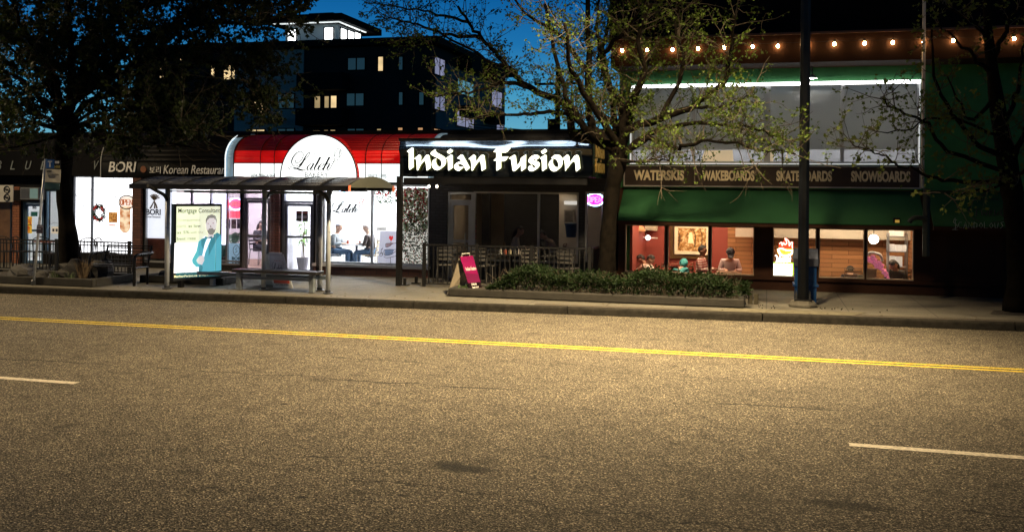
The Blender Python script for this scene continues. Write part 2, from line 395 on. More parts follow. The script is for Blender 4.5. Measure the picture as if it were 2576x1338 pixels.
# ================================================================== THE ROW OF SHOPS
M_brk = brick('orange_brick', (.33, .12, .055), (.25, .09, .045), (.05, .04, .035))
M_brd = brick('dark_brick', (.13, .05, .035), (.09, .035, .028), (.03, .025, .022))
M_brg = brick('grey_brick', (.035, .035, .04), (.025, .025, .028), (.012, .012, .012))
M_alu = mat('aluminium', (.42, .43, .45), .35, .7, var=.08)
M_dal = mat('dark_aluminium', (.06, .065, .075), .4, .5, var=.1)
M_blk = mat('black_metal', (.010, .010, .011), .55, 0, var=.2, spec=.25)
M_gls = glass('window_glass', (.97, .98, 1), .8)
M_glt = glass('tinted_glass', (.86, .84, .92), 1.0)
M_wwl = mat('white_wall', (.8, .8, .78), .8, var=.03)
M_wht = emis('white_ceiling_lamp', (.93, .97, 1), 28)
def room(parent, x0, x1, y1, z1, mw, lamps=(), z0=.15, mf=None, mc=None, y0=YF+.26, wallname='room_wall'):
    mb = MB(); mb.box(x0, x1, y1, y1+.1, z0, z1); mb.box(x0, x0+.06, y0, y1, z0, z1); mb.box(x1-.06, x1, y0, y1, z0, z1)
    mb.build(wallname, mw, parent)
    mb = MB(); mb.box(x0, x1, y0, y1, z0-.1, z0+.012); mb.build('room_floor', mf or mw, parent)
    mb = MB(); mb.box(x0, x1, y0, y1+.1, z1, z1+.1); mb.build('room_ceiling', mc or mw, parent)
    for (a, b, c, d, m) in lamps:
        mb = MB(); mb.box(a, b, c, d, z1-.04, z1-.005); mb.build('ceiling_light', m, parent)
def window(parent, r, y=YF+.08, fw=.045, m=None, g=None, mull=(), name='window', bars=()):
    x0, x1, z0, z1 = r; mb = MB(); frame(mb, x0, x1, z0, z1, y-.04, y+.06, fw)
    for mx in mull: mb.box(mx-fw/2, mx+fw/2, y-.037, y+.057, z0+fw, z1-fw)
    for bz in bars: mb.box(x0+fw, x1-fw, y-.034, y+.054, bz-fw/2, bz+fw/2)
    f = mb.build(name, m or M_alu, parent)
    mb = MB(); mb.box(x0+fw, x1-fw, y, y+.008, z0+fw, z1-fw); mb.build('pane', g or M_gls, f)
    return f
def door(parent, r, y=YF+.1, fw=.06, m=None, g=None, bar=.45, transom=None):
    x0, x1, z0, z1 = r; m = m or M_alu
    mb = MB(); zt = transom or z1
    mb.box(x0, x0+fw, y-.05, y+.07, z0, z1); mb.box(x1-fw, x1, y-.05, y+.07, z0, z1); mb.box(x0+fw, x1-fw, y-.05, y+.07, z1-fw, z1)
    if transom: mb.box(x0+fw, x1-fw, y-.05, y+.07, zt-fw, zt)
    mb.build('door_frame', m, parent)
    if transom:
        mb = MB(); mb.box(x0+fw, x1-fw, y, y+.008, zt, z1-fw); mb.build('transom', g or M_gls, parent)
    a, b, c, d = x0+fw+.006, x1-fw-.006, z0+.01, zt-fw-.006
    mb = MB(); frame(mb, a, b, c, d, y-.025, y+.03, .075); mb.box(a+.075, b-.075, y-.02, y+.025, c+.95-.03, c+.95+.03)
    lf = mb.build('door', m, parent)
    mb = MB(); mb.box(a+.075, b-.075, y, y+.008, c+.98, d-.075); mb.box(a+.075, b-.075, y, y+.008, c+.075, c+.92); mb.build('pane', g or M_gls, lf)
    mb = MB(); mb.tube([(b-.14, y-.03, c+.8), (b-.14, y-.085, c+.83), (b-.14, y-.085, c+1.12), (b-.14, y-.03, c+1.15)], .014, 6)
    mb.build('handle', M_alu, lf)
    return lf
ZT = 3.85
# ---- far left cafe
X0, X1 = fx(-70), fx(178)
cafe = thing('shop_building', 'dark cafe front at the far left with brick piers and door numbered 2035', 'building', ((X0+X1)/2, YF, .15))
oA, oB, oC = rect(-20, 505, 34, 674, YF), rect(53, 507, 110, 676, YF), rect(111, 478, 176, 640, YF)
oA = (*oA[:2], .152, oA[3]); oB = (*oB[:2], .152, oB[3])
mb = MB(); wall_open(mb, X0, X1, .146, ZT, YF, YF+.25, [oA, oB, oC]); mb.box(X0, X0+.25, YF+.25, 31, .146, ZT); mb.box(X0+.25, X1, 30.75, 31, .146, ZT)
mb.build('wall', M_dark, cafe)
mb = MB(); mb.box(X0, X1, YF, 31, ZT, ZT+.12); mb.build('roof', M_dark, cafe)
a = rect(35, 470, 52, 674, YF); mb = MB(); mb.box(a[0], a[1], YF-.06, YF-.003, .15, a[3]); mb.build('pier', M_brk, cafe)
mb = MB(); z_ = fz(473, 40); mb.box(X0, fx(110), YF-.22, YF-.003, fz(505, 60), fz(478, 60)); mb.build('lintel', M_dark, cafe)
E1 = mat('lit_film', (.8, .8, .8), .6, 0, (1, .985, .97), 2.2, var=0)
E1b = mat('lit_film_cool', (.7, .75, .8), .6, 0, (.86, .93, 1), .95, var=0)
M_wood = mat('brown_wood_panel', (.16, .085, .045), .6, var=.3, scale=4)
a = oA; xm = fx(22)
mb = MB(); mb.box(a[0], xm, YF+.06, YF+.1, a[2], a[3]); mb.box(a[0], xm, YF+.05, YF+.058, 1.35, 1.42); mb.build('wood_panel', M_wood, cafe)
window(cafe, (xm+.003, a[1]-.003, a[2], a[3]), m=M_dal, g=M_glt)
door(cafe, oB, m=mat('blue_grey_frame', (.10, .17, .25), .4, .4, var=.1))
window(cafe, oC, m=mat('blue_grey_frame', (.10, .17, .25), .4, .4))
room(cafe, X0+.26, X1-.003, 26.5, 3.2, M_wwl, [(fx(50), fx(100), 24.2, 25.0, M_wht), (fx(125), fx(165), 24.2, 25.0, M_wht)])
# ---- korean restaurant
X0, X1 = fx(178)+.002, fx(692)
kor = thing('shop_building', 'restaurant front with white windows, wheat sheaf emblem and dark brick piers', 'building', ((X0+X1)/2, YF, .15))
o1 = rect(180, 443, 337, 640, YF); o2 = rect(361, 440, 416, 688, YF); o3 = rect(420, 440, 605, 688, YF); o4 = rect(607, 470, 681, 688, YF)
o2 = (*o2[:2], .3, o2[3]); o3 = (*o3[:2], .3, o3[3]); o4 = (*o4[:2], .152, o4[3])
mb = MB(); wall_open(mb, X0, X1, .146, ZT, YF, YF+.25, [o1, o2, o3, o4]); mb.box(X0, X1, 30.75, 31, .146, ZT); mb.build('wall', M_dark, kor)
mb = MB(); mb.box(X0, X1, YF, 31, ZT, ZT+.12); mb.build('roof', M_dark, kor)
for (p0, p1, m) in ((338, 359, M_brd), (682, 692, M_brd)):
    mb = MB(); mb.box(fx(p0), fx(p1), YF-.1, YF-.003, .15, 2.72); mb.build('pier', m, kor)
window(kor, o1, m=M_dal, mull=[fx(227)], fw=.035); window(kor, o2, m=M_alu)
window(kor, o3, m=M_alu, mull=[fx(478), fx(527), fx(568)], bars=[fz(655, 500), fz(482, 500)])
door(kor, o4, m=mat('grey_frame', (.22, .21, .24), .4, .5, var=.1), transom=fz(498, 645))
mb = MB(); mb.box(o1[0]+.04, o1[1]-.04, YF+.12, YF+.14, o1[2]+.04, o1[3]-.04); film = mb.build('window_film', E1, kor)
M_grey = mat('pale_grey_print', (.35, .35, .37), .7, var=0)
mb = MB(); y = YF+.10
def buck(mb, px, py, s, y):                                             # little stag head print
    c = lambda dx, dz: (W(px, py, y).x+dx*s, y, W(px, py, y).z+dz*s)
    mb.prism([c(-.35, .25), c(.35, .25), c(.15, -.5), c(-.15, -.5)], (0, .003, 0))
    for g in (-1, 1):
        mb.tube([c(.15*g, .25), c(.5*g, .6), c(.55*g, 1.0)], .006, 4); mb.tube([c(.35*g, .45), c(.95*g, .7)], .006, 4)
for px, py in ((208, 448+10), (240, 458), (272, 459), (304, 461), (193, 487), (221, 487), (210, 512), (290, 490), (328, 463)):
    buck(mb, px, py+6, .055, y)
mb.build('print', M_grey, film)
def archprint(mb, px0, px1, py_top, py_mid, py_bot, y, w=.012):
    a = W(px0, py_mid, y); b = W(px1, py_mid, y); c = (a+b)/2; r = (b.x-a.x)/2; zt = W((px0+px1)/2, py_top, y).z; zb = W(px0, py_bot, y).z
    pts = [(a.x, y, zb), (a.x, y, c.z)]+[(c.x-r*math.cos(t*math.pi/10), y, c.z+(zt-c.z)*math.sin(t*math.pi/10)) for t in range(1, 10)]+[(b.x, y, c.z), (b.x, y, zb)]
    mb.tube(pts, w/2, 4)
mb = MB(); archprint(mb, 228, 270, 446+20, 482, 600, YF+.1); archprint(mb, 302, 334, 485, 500, 580, YF+.1); archprint(mb, 118, 160, 560, 590, 640, YF+.1)
mb.build('arch_outline', mat('faint_print', (.5, .5, .52), .7, var=0), film)
mb = MB(); mb.box(o2[0]+.05, o2[1]-.05, YF+.12, YF+.14, fz(600, 390), o2[3]-.05); film2 = mb.build('window_film', mat('soft_film', (.75, .75, .77), .6, 0, (.93, .95, 1), .95, var=0), kor)
mb = MB(); mb.box(o2[0]+.05, o2[1]-.05, YF+.14, YF+.17, .4, fz(601, 390)); mb.build('booth_panel', mat('red_brown_wood', (.22, .06, .035), .5, var=.3, scale=6), kor)
mb = MB(); mb.text('BORI', *rect(368, 526, 404, 541, YF+.1), YF+.105, .01, bold=.02); mb.build('lettering', M_blk, film2)
mb = MB(); mb.text('Korean Restaurant', *rect(368, 543, 404, 548, YF+.1), YF+.105, .01); mb.build('lettering', M_grey, film2)
mb = MB(); c = W(388, 505, YF+.1); s = .0085
for k in range(7):
    an = math.radians(35+k*17); mb.tube([(c.x, c.y, c.z), (c.x+.10*math.cos(an), c.y, c.z+.10*math.sin(an)), (c.x+.19*math.cos(an-.1), c.y, c.z+.19*math.sin(an-.1))], [.006, .014, .02], 5)
for k in (-1, .3, 1):
    mb.tube([(c.x, c.y, c.z), (c.x+.07*k, c.y, c.z-.13), (c.x+.11*k-.02, c.y, c.z-.22)], [.012, .02, .025], 5)
mb.build('wheat_emblem', mat('wheat_print', (.33, .24, .15), .7, var=.2, scale=20), film2)
room(kor, fx(418), X1-.003, 27.2, 3.0, mat('warm_white_wall', (.72, .68, .70), .8, var=.05),
     [(fx(440), fx(520), 24.3, 25.6, MATS.get('soft_ceiling_lamp') or emis('soft_ceiling_lamp', (1, .93, .92), 36)), (fx(590), fx(660), 24.6, 25.8, emis('soft_ceiling_lamp', (1, .93, .92), 36))], mf=mat('brown_floor', (.2, .13, .09), .6, var=.2))
mb = MB(); a = rect(531, 487, 564, 616, YF); mb.box(a[0], a[1], YF+.16, YF+.22, a[2], a[3]); mb.build('bright_panel', mat('cool_lightbox', (.8, .8, .8), .5, 0, (.9, .93, 1), 3.2, var=0), kor)
mb = MB(); a = rect(424, 470, 431, 615, YF); mb.box(a[0], a[1], YF+.16, YF+.22, a[2], a[3]); mb.build('bright_panel', MATS['cool_lightbox'], kor)  # glowing strip put in for the bluish glare of the lightbox's reflection
mb = MB(); a = rect(436, 520, 526, 655, YF); mb.box(a[0], a[1], YF+.62, YF+.7, a[2], a[3]-.3); mb.build('partition', mat('dusky_panel', (.14, .12, .16), .6, var=.2), kor)
mb = MB(); a = rect(420, 657, 604, 686, YF); mb.box(a[0]+.05, a[1]-.05, YF+.18, YF+.24, .31, a[3]); mb.build('bulkhead', mat('blue_dark_panel', (.07, .075, .11), .5, var=.2), kor)
mb = MB(); mb.text('2039', *rect(656, 540, 672, 549, YF+.09), YF+.088, .008); mb.text('BORI', *rect(658, 562, 672, 569, YF+.09), YF+.088, .008); mb.build('door_lettering', mat('grey_vinyl', (.3, .28, .3), .6, var=0), kor)
# ---- bakery
X0, X1 = fx(692)+.002, fx(1082)
bak = thing('shop_building', 'bright white bakery front with big display windows over a low brick base', 'building', ((X0+X1)/2, YF, .15))
o1 = rect(707, 462, 789, 688, YF); o1 = (*o1[:2], .152, o1[3]); o2 = rect(793, 464, 1079, 668, YF)
mb = MB(); wall_open(mb, X0, X1, .146, ZT, YF, YF+.25, [o1, o2]); mb.box(X0, X1, 30.75, 31, .146, ZT); mb.build('wall', M_dark, bak)
mb = MB(); mb.box(X0, X1, YF, 31, ZT, ZT+.12); mb.build('roof', M_dark, bak)
mb = MB(); mb.box(X0, fx(706), YF-.1, YF-.003, .15, 2.72); mb.build('pier', M_brd, bak)
mb = MB(); mb.box(fx(791), X1, YF-.06, YF-.003, .15, o2[2]-.05); mb.build('brick_base', brick('base_brick', (.16, .075, .055), (.12, .055, .045), (.05, .045, .04), 1.0, bw=.3, bh=.1), bak)
mb = MB(); mb.box(fx(791), X1+.02, YF-.12, YF+.12, o2[2]-.05, o2[2]+.02); mb.build('sill', mat('white_sill', (.6, .6, .6), .5, var=.08), bak)
door(bak, o1, m=mat('steel_grey_frame', (.16, .175, .20), .4, .5, var=.1), transom=fz(506, 745))
window(bak, (o2[0], o2[1], o2[2]+.022, o2[3]), m=mat('pale_frame', (.5, .52, .54), .4, .3, var=.05), mull=[fx(933), fx(812)], fw=.05)
room(bak, X0, X1-.003, 28.0, 3.0, M_wwl, [(fx(720), fx(780), 24.2, 27.0, M_wht), (fx(810), fx(900), 24.2, 27.0, M_wht), (fx(930), fx(1050), 24.2, 27.0, M_wht)], mf=mat('pale_floor', (.6, .58, .55), .5, var=.05))
mb = MB(); mb.text('2041', *rect(736, 464, 763, 474, YF+.09), YF+.088, .008, bold=.01); mb.build('door_lettering', M_blk, bak)
# ---- indian restaurant
X0, X1 = fx(1082)+.002, fx(1540)
YC = 21.1                                     # front of its canopy
ind = thing('shop_building', 'black restaurant front with silver framed glass door and wide dim window', 'building', ((X0+X1)/2, YF, .15))
o1 = rect(1124, 483, 1189, 688, YF); o1 = (*o1[:2], .152, o1[3]); o2 = rect(1189, 483, 1455, 660, YF); o3 = rect(1471, 483, 1520, 660, YF)
o2 = (o1[1], *o2[1:])
mb = MB(); wall_open(mb, X0, X1, .146, ZT, YF, YF+.25, [o1, o2, o3]); mb.box(X0, X1, 30.75, 31, .146, ZT); mb.box(X1-.25, X1, YF+.25, 30.75, .146, ZT); mb.build('wall', M_brg, ind)
mb = MB(); mb.box(X0, X1, YF, 31, ZT, ZT+.12); mb.build('roof', M_dark, ind)
door(ind, o1, m=M_alu, transom=fz(503, 1155)); window(ind, o2, m=M_alu, mull=[fx(1353)], fw=.05); window(ind, o3, m=M_alu, fw=.05)
M_beige = mat('beige_wall', (.40, .33, .25), .8, var=.1, scale=2)
M_spot = emis('warm_spot', (1, .78, .5), 120)
room(ind, X0, X1-.26, 28.5, 2.75, M_beige, [], mf=mat('dark_floor', (.03, .025, .022), .5, var=.2), mc=mat('dark_ceiling', (.04, .035, .03), .8, var=.2))
for px, yy in ((1200, 25.2), (1290, 25.2), (1350, 25.5), (1425, 26.5), (1160, 26)):
    mb = MB(); x = fx(px, 480); mb.lathe([(.05, 0), (.07, -.05), (.07, -.12), (.055, -.12)], (x, yy, 2.749), 10); sp = mb.build('spotlight', M_blk, ind)
    mb = MB(); mb.lathe([(.0, 0), (.05, 0), (.05, -.006), (0, -.006)], (x, yy, 2.62), 10); mb.build('lamp_lens', M_spot, sp)
mb = MB(); mb.box(W(1268, 560, 27.0).x, W(1405, 560, 27.0).x, 27.0, 27.4, .16, 2.7); mb.box(W(1212, 560, 26).x, W(1230, 560, 26).x, 26.0, 26.2, .16, 2.74); mb.build('dark_panel', mat('black_panel', (.02, .018, .018), .6, var=.3), ind)  # dark panels added to darken parts of the back wall
mb = MB(); a = rect(1408, 540, 1450, 600, 26.0); mb.box(fx(1406, 500, 25.9), X1-.3, 25.95, 26.05, .16, 2.74); mb.build('partition', mat('cream_wall', (.55, .50, .42), .8, var=.05), ind)
# shelf with a faint warm glow in its material
mb = MB(); a = rect(1420, 506, 1452, 515, 25.9); mb.box(a[0], a[1], 25.86, 25.94, a[2], a[3]); mb.build('shelf', mat('lit_shelf', (.7, .7, .65), .5, 0, (1, .95, .85), .6, var=0), ind)
# ---- green building
X0, X1 = fx(1555), 16.0
grn = thing('shop_building', 'green two storey shop building with long upper window and brown ground floor', 'building', ((X0+X1)/2, YF, .15))
M_green = mat('green_stucco', (.04, .15, .055), .85, spec=.15, var=.12, scale=3, bump=.5)
M_gren2 = mat('green_awning_cloth', (.017, .066, .027), .85, spec=.1, var=.1, scale=2)
M_brown = mat('brown_wall', (.04, .017, .010), .8, spec=.15, var=.2, scale=3)
ops = [rect(1572, 565, 1673, 684, YF), rect(1679, 567, 1783, 690, YF), rect(1788, 570, 1897, 694, YF), rect(1944, 575, 2054, 700, YF), rect(2060, 580, 2175, 706, YF), rect(2180, 583, 2299, 709, YF)]
zt, zb = 1.62, min(o[2] for o in ops); zb = .47
ops = [(o[0], o[1], zb, zt) for o in ops]
ow = rect(1586, 210, 2314, 414, YF)
zg = 2.52
mb = MB(); wall_open(mb, X0, X1, .146, zg, YF, YF+.25, ops); mb.build('ground_floor_wall', M_brown, grn)
ZB0, ZB1 = 5.36, 5.98
mb = MB(); wall_open(mb, X0, X1, zg, ZB0, YF, YF+.25, [ow]); mb.box(X0, X0+.25, YF+.25, 34, .146, ZB0); mb.box(X1-.25, X1, YF+.25, 34, .146, ZB0); mb.box(X0+.25, X1-.25, 33.75, 34, .146, ZB0); mb.build('wall', M_green, grn)
YB = 22.3
xb = W(1537, 130, YB).x
mb = MB(); mb.box(xb, X1+.3, YB, 34, ZB0, ZB1); mb.build('fascia', mat('brown_fascia', (.024, .010, .0045), .8, spec=.1, var=.2, scale=2), grn)
mb = MB(); mb.box(xb-.05, X1+.35, YB-.06, YB+.1, ZB1, ZB1+.05); mb.build('fascia_trim', mat('brown_trim', (.06, .026, .012), .6, var=.1), grn)
mb = MB(); mb.box(xb-.12, X1+.3, YB+.45, 34, ZB1+.06, 8.6); mb.build('upper_wall', mat('black_cladding', (.004, .004, .005), .9, spec=.05, var=.3), grn)
# upper window: frame, light strip, four panes, grey blinds
mb = MB(); a = ow; fw = .07
frame(mb, a[0], a[1], a[2], a[3], YF-.03, YF+.12, fw)
for px, w in ((1746, .05), (1930, .15), (2119, .08)): x = fx(px, 320); mb.box(x-w/2, x+w/2, YF-.026, YF+.116, a[2]+fw, a[3]-fw)
uw = mb.build('window', mat('grey_white_frame', (.45, .45, .45), .4, .2, var=.05), grn)
mb = MB(); mb.box(a[0]+fw, a[1]-fw, YF+.05, YF+.058, a[2]+fw, a[3]-fw); mb.build('pane', M_gls, uw)
mb = MB(); mb.box(a[0]+.02, a[1], YF-.07, YF-.032, a[3]-.055, a[3]+.012); mb.build('glow_strip', emis('white_strip', (1, 1, 1), 7), uw)
mb = MB(); mb.box(a[1]-.03, a[1]+.0, YF-.06, YF-.032, a[2], a[3]-.06); mb.box(a[0], a[0]+.03, YF-.06, YF-.032, a[2], a[3]-.06); mb.box(a[0]+.04, a[1]-.04, YF-.06, YF-.032, a[2]+.0, a[2]+.02)
mb.build('glow_strip', emis('soft_edge_glow', (.95, 1, .97), .55), uw)  # side and sill strips added, a soft glow to light the blinds evenly
def blind_mat():
    m = mat('grey_blind', (.32, .32, .31), .9, var=.12, scale=1.2); n, l = nodes(m); b = n['Principled BSDF']
    tr = n.new('ShaderNodeBsdfTranslucent'); tr.inputs[0].default_value = (.55, .55, .52, 1); mx = n.new('ShaderNodeMixShader'); mx.inputs[0].default_value = .5
    l.new(b.outputs[0], mx.inputs[1]); l.new(tr.outputs[0], mx.inputs[2]); l.new(mx.outputs[0], n['Material Output'].inputs[0]); return m
mb = MB(); zc = fz(376, 1950); mb.box(a[0]+.02, a[1]-.02, YF+.2, YF+.22, zc, a[3]); mb.build('blind', blind_mat(), uw)
room(grn, X0+.26, X1-.26, 26.5, ZB0-.05, mat('grey_room', (.25, .25, .26), .8, var=.1), [(fx(1640), fx(1700), 24.6, 25.2, emis('dim_ceiling_lamp', (1, .97, .93), 48)), (fx(1850), fx(1960), 24.6, 25.2, MATS['dim_ceiling_lamp']), (fx(2180), fx(2290), 24.6, 25.2, MATS['dim_ceiling_lamp'])], z0=ow[2]-.12)
# ground floor windows
for i, o in enumerate(ops):
    window(grn, o, m=mat('cream_trim', (.32, .25, .18), .5, var=.1), fw=.022, y=YF+.05)
mb = MB(); mb.box(X0-.02, X1, YF-.05, YF-.003, zt+.003, zt+.09); mb.box(X0-.02, X1, YF-.05, YF-.003, zb-.08, zb-.003); mb.build('ledge', M_brown, grn)
M_red = mat('red_room_wall', (.30, .055, .04), .7, var=.12, scale=2)
def planks(name):
    m = brick(name, (.42, .20, .085), (.30, .135, .055), (.10, .045, .02), 1.0, bw=.8, bh=.11); return m
M_plank = planks('ledger_planks')
xm = fx(1840, 620, 26.2)
room(grn, X0+.26, fx(1915), 26.2, 2.35, M_red, [], z0=-.25, mf=M_wood, mc=mat('brown_ceiling', (.10, .05, .03), .8, var=.1), wallname='dining_wall')
room(grn, fx(1915)+.01, fx(2330), 25.6, 2.35, M_plank, [], z0=-.25, mf=M_wood, mc=mat('pale_ceiling', (.5, .46, .4), .8, var=.05), wallname='plank_wall')
mb = MB(); mb.box(fx(1830, 620, 25.9), fx(1913), 26.0, 26.1, .16, 2.1); mb.build('plank_wall', M_plank, grn)
WL_WARM = emis('warm_lamp_and_fill', (1, .72, .42), 62)
for px0, px1, y0, y1 in ((1590, 1660, 23.85, 24.1), (1700, 1780, 24.9, 25.2), (1740, 1800, 23.75, 23.95), (1830, 1890, 23.75, 24.0), (1960, 2020, 24.2, 24.35), (2080, 2150, 24.3, 24.5), (2200, 2290, 23.8, 24.1)):
    mb = MB(); mb.box(fx(px0), fx(px1), y0, y1, 2.29, 2.345); mb.build('ceiling_light', WL_WARM, grn)  # unseen lamps; those nearest the glass added to brighten the guests
mb = MB(); mb.box(fx(1917), fx(2325), 25.3, 25.42, W(2110, 601, 25.3).z, 2.345); mb.box(W(1850, 592, 25.3).x, fx(1912), 25.3, 25.42, W(1870, 596, 25.3).z, 2.345); mb.build('ceiling_beam', MATS['pale_ceiling'], grn)
# sloping green awning over the ground floor
XA0, XA1, XA2 = W(1553, 553, 22.3).x, fx(2322, 520, 22.7), fx(2342, 520, 22.7)
za = 1.765; zc = 2.5
def awn(x0, x1, lab):
    mb = MB(); P = [(YF-.01, zc), (22.32, za), (22.32, za-.02), (22.36, za-.02), (YF-.01, zc-.06)]
    mb.prism([(x0, y, z) for y, z in P], (x1-x0, 0, 0))
    t = thing('shop_awning', lab, 'awning', ((x0+x1)/2, YF, zc)); mb.build('canopy', M_gren2, t)
    mb = MB(); mb.box(x0, x1, 22.34, 22.42, za-.1, za-.022); mb.build('valance_bar', M_brown, t); return t
aw1 = awn(XA0, XA1, 'plain green sloping awning beneath the sports lettering board')
aw2 = awn(XA2, 11.0, 'dark green sloping awning at the right with chalk graffiti and black tag')
# lettering board
bd = thing('sign_board', 'brown sports board reading waterskis, wakeboards, skateboards and snowboards', 'sign', (fx(1940), YF-.08, 2.6))
a = rect(1572, 418, 2313, 466, YF-.1); a = (a[0], a[1], 2.585, 3.07)
mb = MB(); mb.box(a[0], a[1], YF-.1, YF-.035, a[2], a[3]); mb.build('panel', mat('board_brown', (.028, .014, .009), .5, var=.2), bd)
mb = MB(); frame(mb, a[0]-.03, a[1]+.03, a[2]-.03, a[3]+.005, YF-.13, YF-.101, .03); mb.build('frame', mat('pale_metal', (.45, .43, .40), .35, .6, var=.05), bd)
M_gold = mat('dull_gold', (.72, .60, .40), .5, .0, var=.2, scale=10)
for s, p0, p1 in (('WATERSKIS', 1594, 1721), ('WAKEBOARDS', 1766, 1898), ('SKATEBOARDS', 1953, 2093), ('SNOWBOARDS', 2141, 2290)):
    mb = MB(); mb.text(s, W(p0, 440, YF-.11).x, W(p1, 440, YF-.11).x, 2.705, 2.955, YF-.108, .012, bold=.045); mb.build('lettering', M_gold, bd)
# ================================================================== AWNINGS AND SIGNS ON THE SHOPS
def shell(mb, prof, x0, x1, t=.03):                                      # curved sheet (profile in y,z) extruded along X
    P = [Vector((0, y, z)) for y, z in prof]; N = []
    for i in range(len(P)):
        a = P[max(i-1, 0)]; b = P[min(i+1, len(P)-1)]; d = (b-a).normalized(); N.append(Vector((0, d.z, -d.y)))
    Q = [p+n*t for p, n in zip(P, N)]
    for i in range(len(P)-1):
        c = [P[i], P[i+1], Q[i+1], Q[i]]
        vs = [Vector((x0, p.y, p.z)) for p in c]+[Vector((x1, p.y, p.z)) for p in c]
        mb.add(vs, [(0, 1, 2, 3), (7, 6, 5, 4), (0, 4, 5, 1), (1, 5, 6, 2), (2, 6, 7, 3), (3, 7, 4, 0)])
def barrel(yf, yb, z0, zm, z1, n=10):
    return [(yf, z0), (yf, zm)]+[(yb-(yb-yf)*math.cos(i*math.pi/2/n), zm+(z1-zm)*math.sin(i*math.pi/2/n)) for i in range(1, n+1)]
# cafe fascia letters at far left
t = thing('shop_sign', 'black fascia with widely spaced pale italic letters above the far left cafe', 'sign', (fx(90), YF-.3, 2.9))
mb = MB(); mb.box(fx(-70), W(252, 420, YF-.3).x, YF-.3, YF-.003, 2.72, 3.45); mb.build('panel', mat('matt_black', (.006, .006, .007), .8, spec=.08, var=.2), t)
M_dimw = mat('dim_white_letter', (.20, .23, .24), .6, var=.1)
mb = MB()
for ch, p0, p1 in (('B', -10, 7), ('L', 26, 42), ('U', 62, 80), ('E', 102, 120), ('M', 144, 172), ('O', 196, 214), ('V', 232, 249)):
    if ch == 'O': continue
    r_ = rect(p0, 405, p1, 427, YF-.31); mb.text(ch, *r_, YF-.308, .012, shear=.3)
mb.build('lettering', M_dimw, t)
# korean restaurant awning
t = thing('shop_awning', 'black rounded awning with white korean restaurant lettering', 'awning', (fx(420), 22.5, 2.7))
yk = 22.35; ax0, ax1 = W(254, 440, yk).x, W(600, 440, yk).x; z0 = W(430, 449, yk).z
prof = barrel(yk, YF-.01, z0, z0+.42, 3.95)
mb = MB(); shell(mb, prof, ax0, ax1); mb.build('canopy', mat('black_vinyl', (.005, .005, .006), .6, spec=.12, var=.2), t, True)
mb = MB(); mb.tube([(ax0, y-.01, z) for y, z in prof], .014, 6); mb.build('piping', mat('white_piping', (.6, .6, .6), .5, var=0), t)
M_ltr = mat('white_vinyl_letter', (.8, .8, .82), .6, var=.03)
mb = MB(); mb.text('BORI', *rect(273, 407, 343, 433, yk-.02), yk-.012, .012, shear=.18, bold=.012); mb.build('lettering', M_ltr, t)
mb = MB(); mb.text('보리', *rect(376, 419, 404, 437, yk-.02), yk-.012, .012); mb.text('Korean Restaurant', *rect(411, 416, 577, 438, yk-.02), yk-.012, .012, shear=.18); mb.build('lettering', M_ltr, t)
mb = MB(); c = W(360, 426, yk-.02); mb.lathe([(0, 0), (.09, 0), (.09, .012), (0, .012)], (0, 0, 0), 20); mb.xf(Matrix.Translation((c.x, yk-.004, c.z)) @ Matrix.Rotation(math.pi/2, 4, 'X')); mb.build('emblem', mat('orange_dot', (.16, .045, .01), .6, var=.2), t)
# bakery awning: lit red and white barrel with a half round dome
t = thing('shop_awning', 'glowing red and white barrel awning with round white dome sign of the bakery', 'awning', (fx(800), 22.3, 2.7))
yk = 22.2; ax0, ax1 = W(588, 440, yk).x, W(1076, 440, yk).x; z0 = 2.60; zr = W(800, 411, yk).z; z1 = 3.86
def lit(name, col, s, var=.25, scale=2.5):
    m = mat(name, tuple(min(.8, c) for c in col), .45, 0, col, s, var=0); n, l = nodes(m); b = n['Principled BSDF']
    tcx = n.new('ShaderNodeTexCoord'); no = n.new('ShaderNodeTexNoise'); no.inputs['Scale'].default_value = scale; no.inputs['Detail'].default_value = 3
    l.new(tcx.outputs['Object'], no.inputs['Vector']); mr = n.new('ShaderNodeMapRange'); l.new(no.outputs[0], mr.inputs[0])
    mr.inputs[1].default_value = .3; mr.inputs[2].default_value = .7; mr.inputs[3].default_value = s*(1-var); mr.inputs[4].default_value = s*(1+var); l.new(mr.outputs[0], b.inputs['Emission Strength']); return m
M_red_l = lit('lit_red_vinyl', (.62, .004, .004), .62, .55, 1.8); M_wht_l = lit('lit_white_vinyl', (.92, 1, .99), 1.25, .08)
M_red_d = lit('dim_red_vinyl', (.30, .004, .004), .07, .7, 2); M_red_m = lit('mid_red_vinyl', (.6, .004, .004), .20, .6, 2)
prof = barrel(yk, YF-.01, z0, zr+.16, z1, 12)
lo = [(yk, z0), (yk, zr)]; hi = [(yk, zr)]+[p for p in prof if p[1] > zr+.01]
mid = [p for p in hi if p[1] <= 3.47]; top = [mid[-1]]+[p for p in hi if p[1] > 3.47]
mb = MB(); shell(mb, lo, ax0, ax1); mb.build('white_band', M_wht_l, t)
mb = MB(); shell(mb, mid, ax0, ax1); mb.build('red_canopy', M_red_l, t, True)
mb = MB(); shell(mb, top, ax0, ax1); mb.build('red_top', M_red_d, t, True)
mb = MB()
for px in (655, 690, 920, 960, 1010): x = W(px, 440, yk).x; mb.tube([(x, y-.012, z) for y, z in prof], .010, 5)
mb.tube([(ax0, yk-.012, zr), (ax1, yk-.012, zr)], .012, 5); mb.tube([(ax0, y-.012, z) for y, z in prof], .016, 5)
mb.build('seam', mat('dark_seam', (.02, .002, .002), .6, var=0), t)
M_blu_l = lit('lit_blue_grey_panel', (.28, .42, .52), .32, .3)
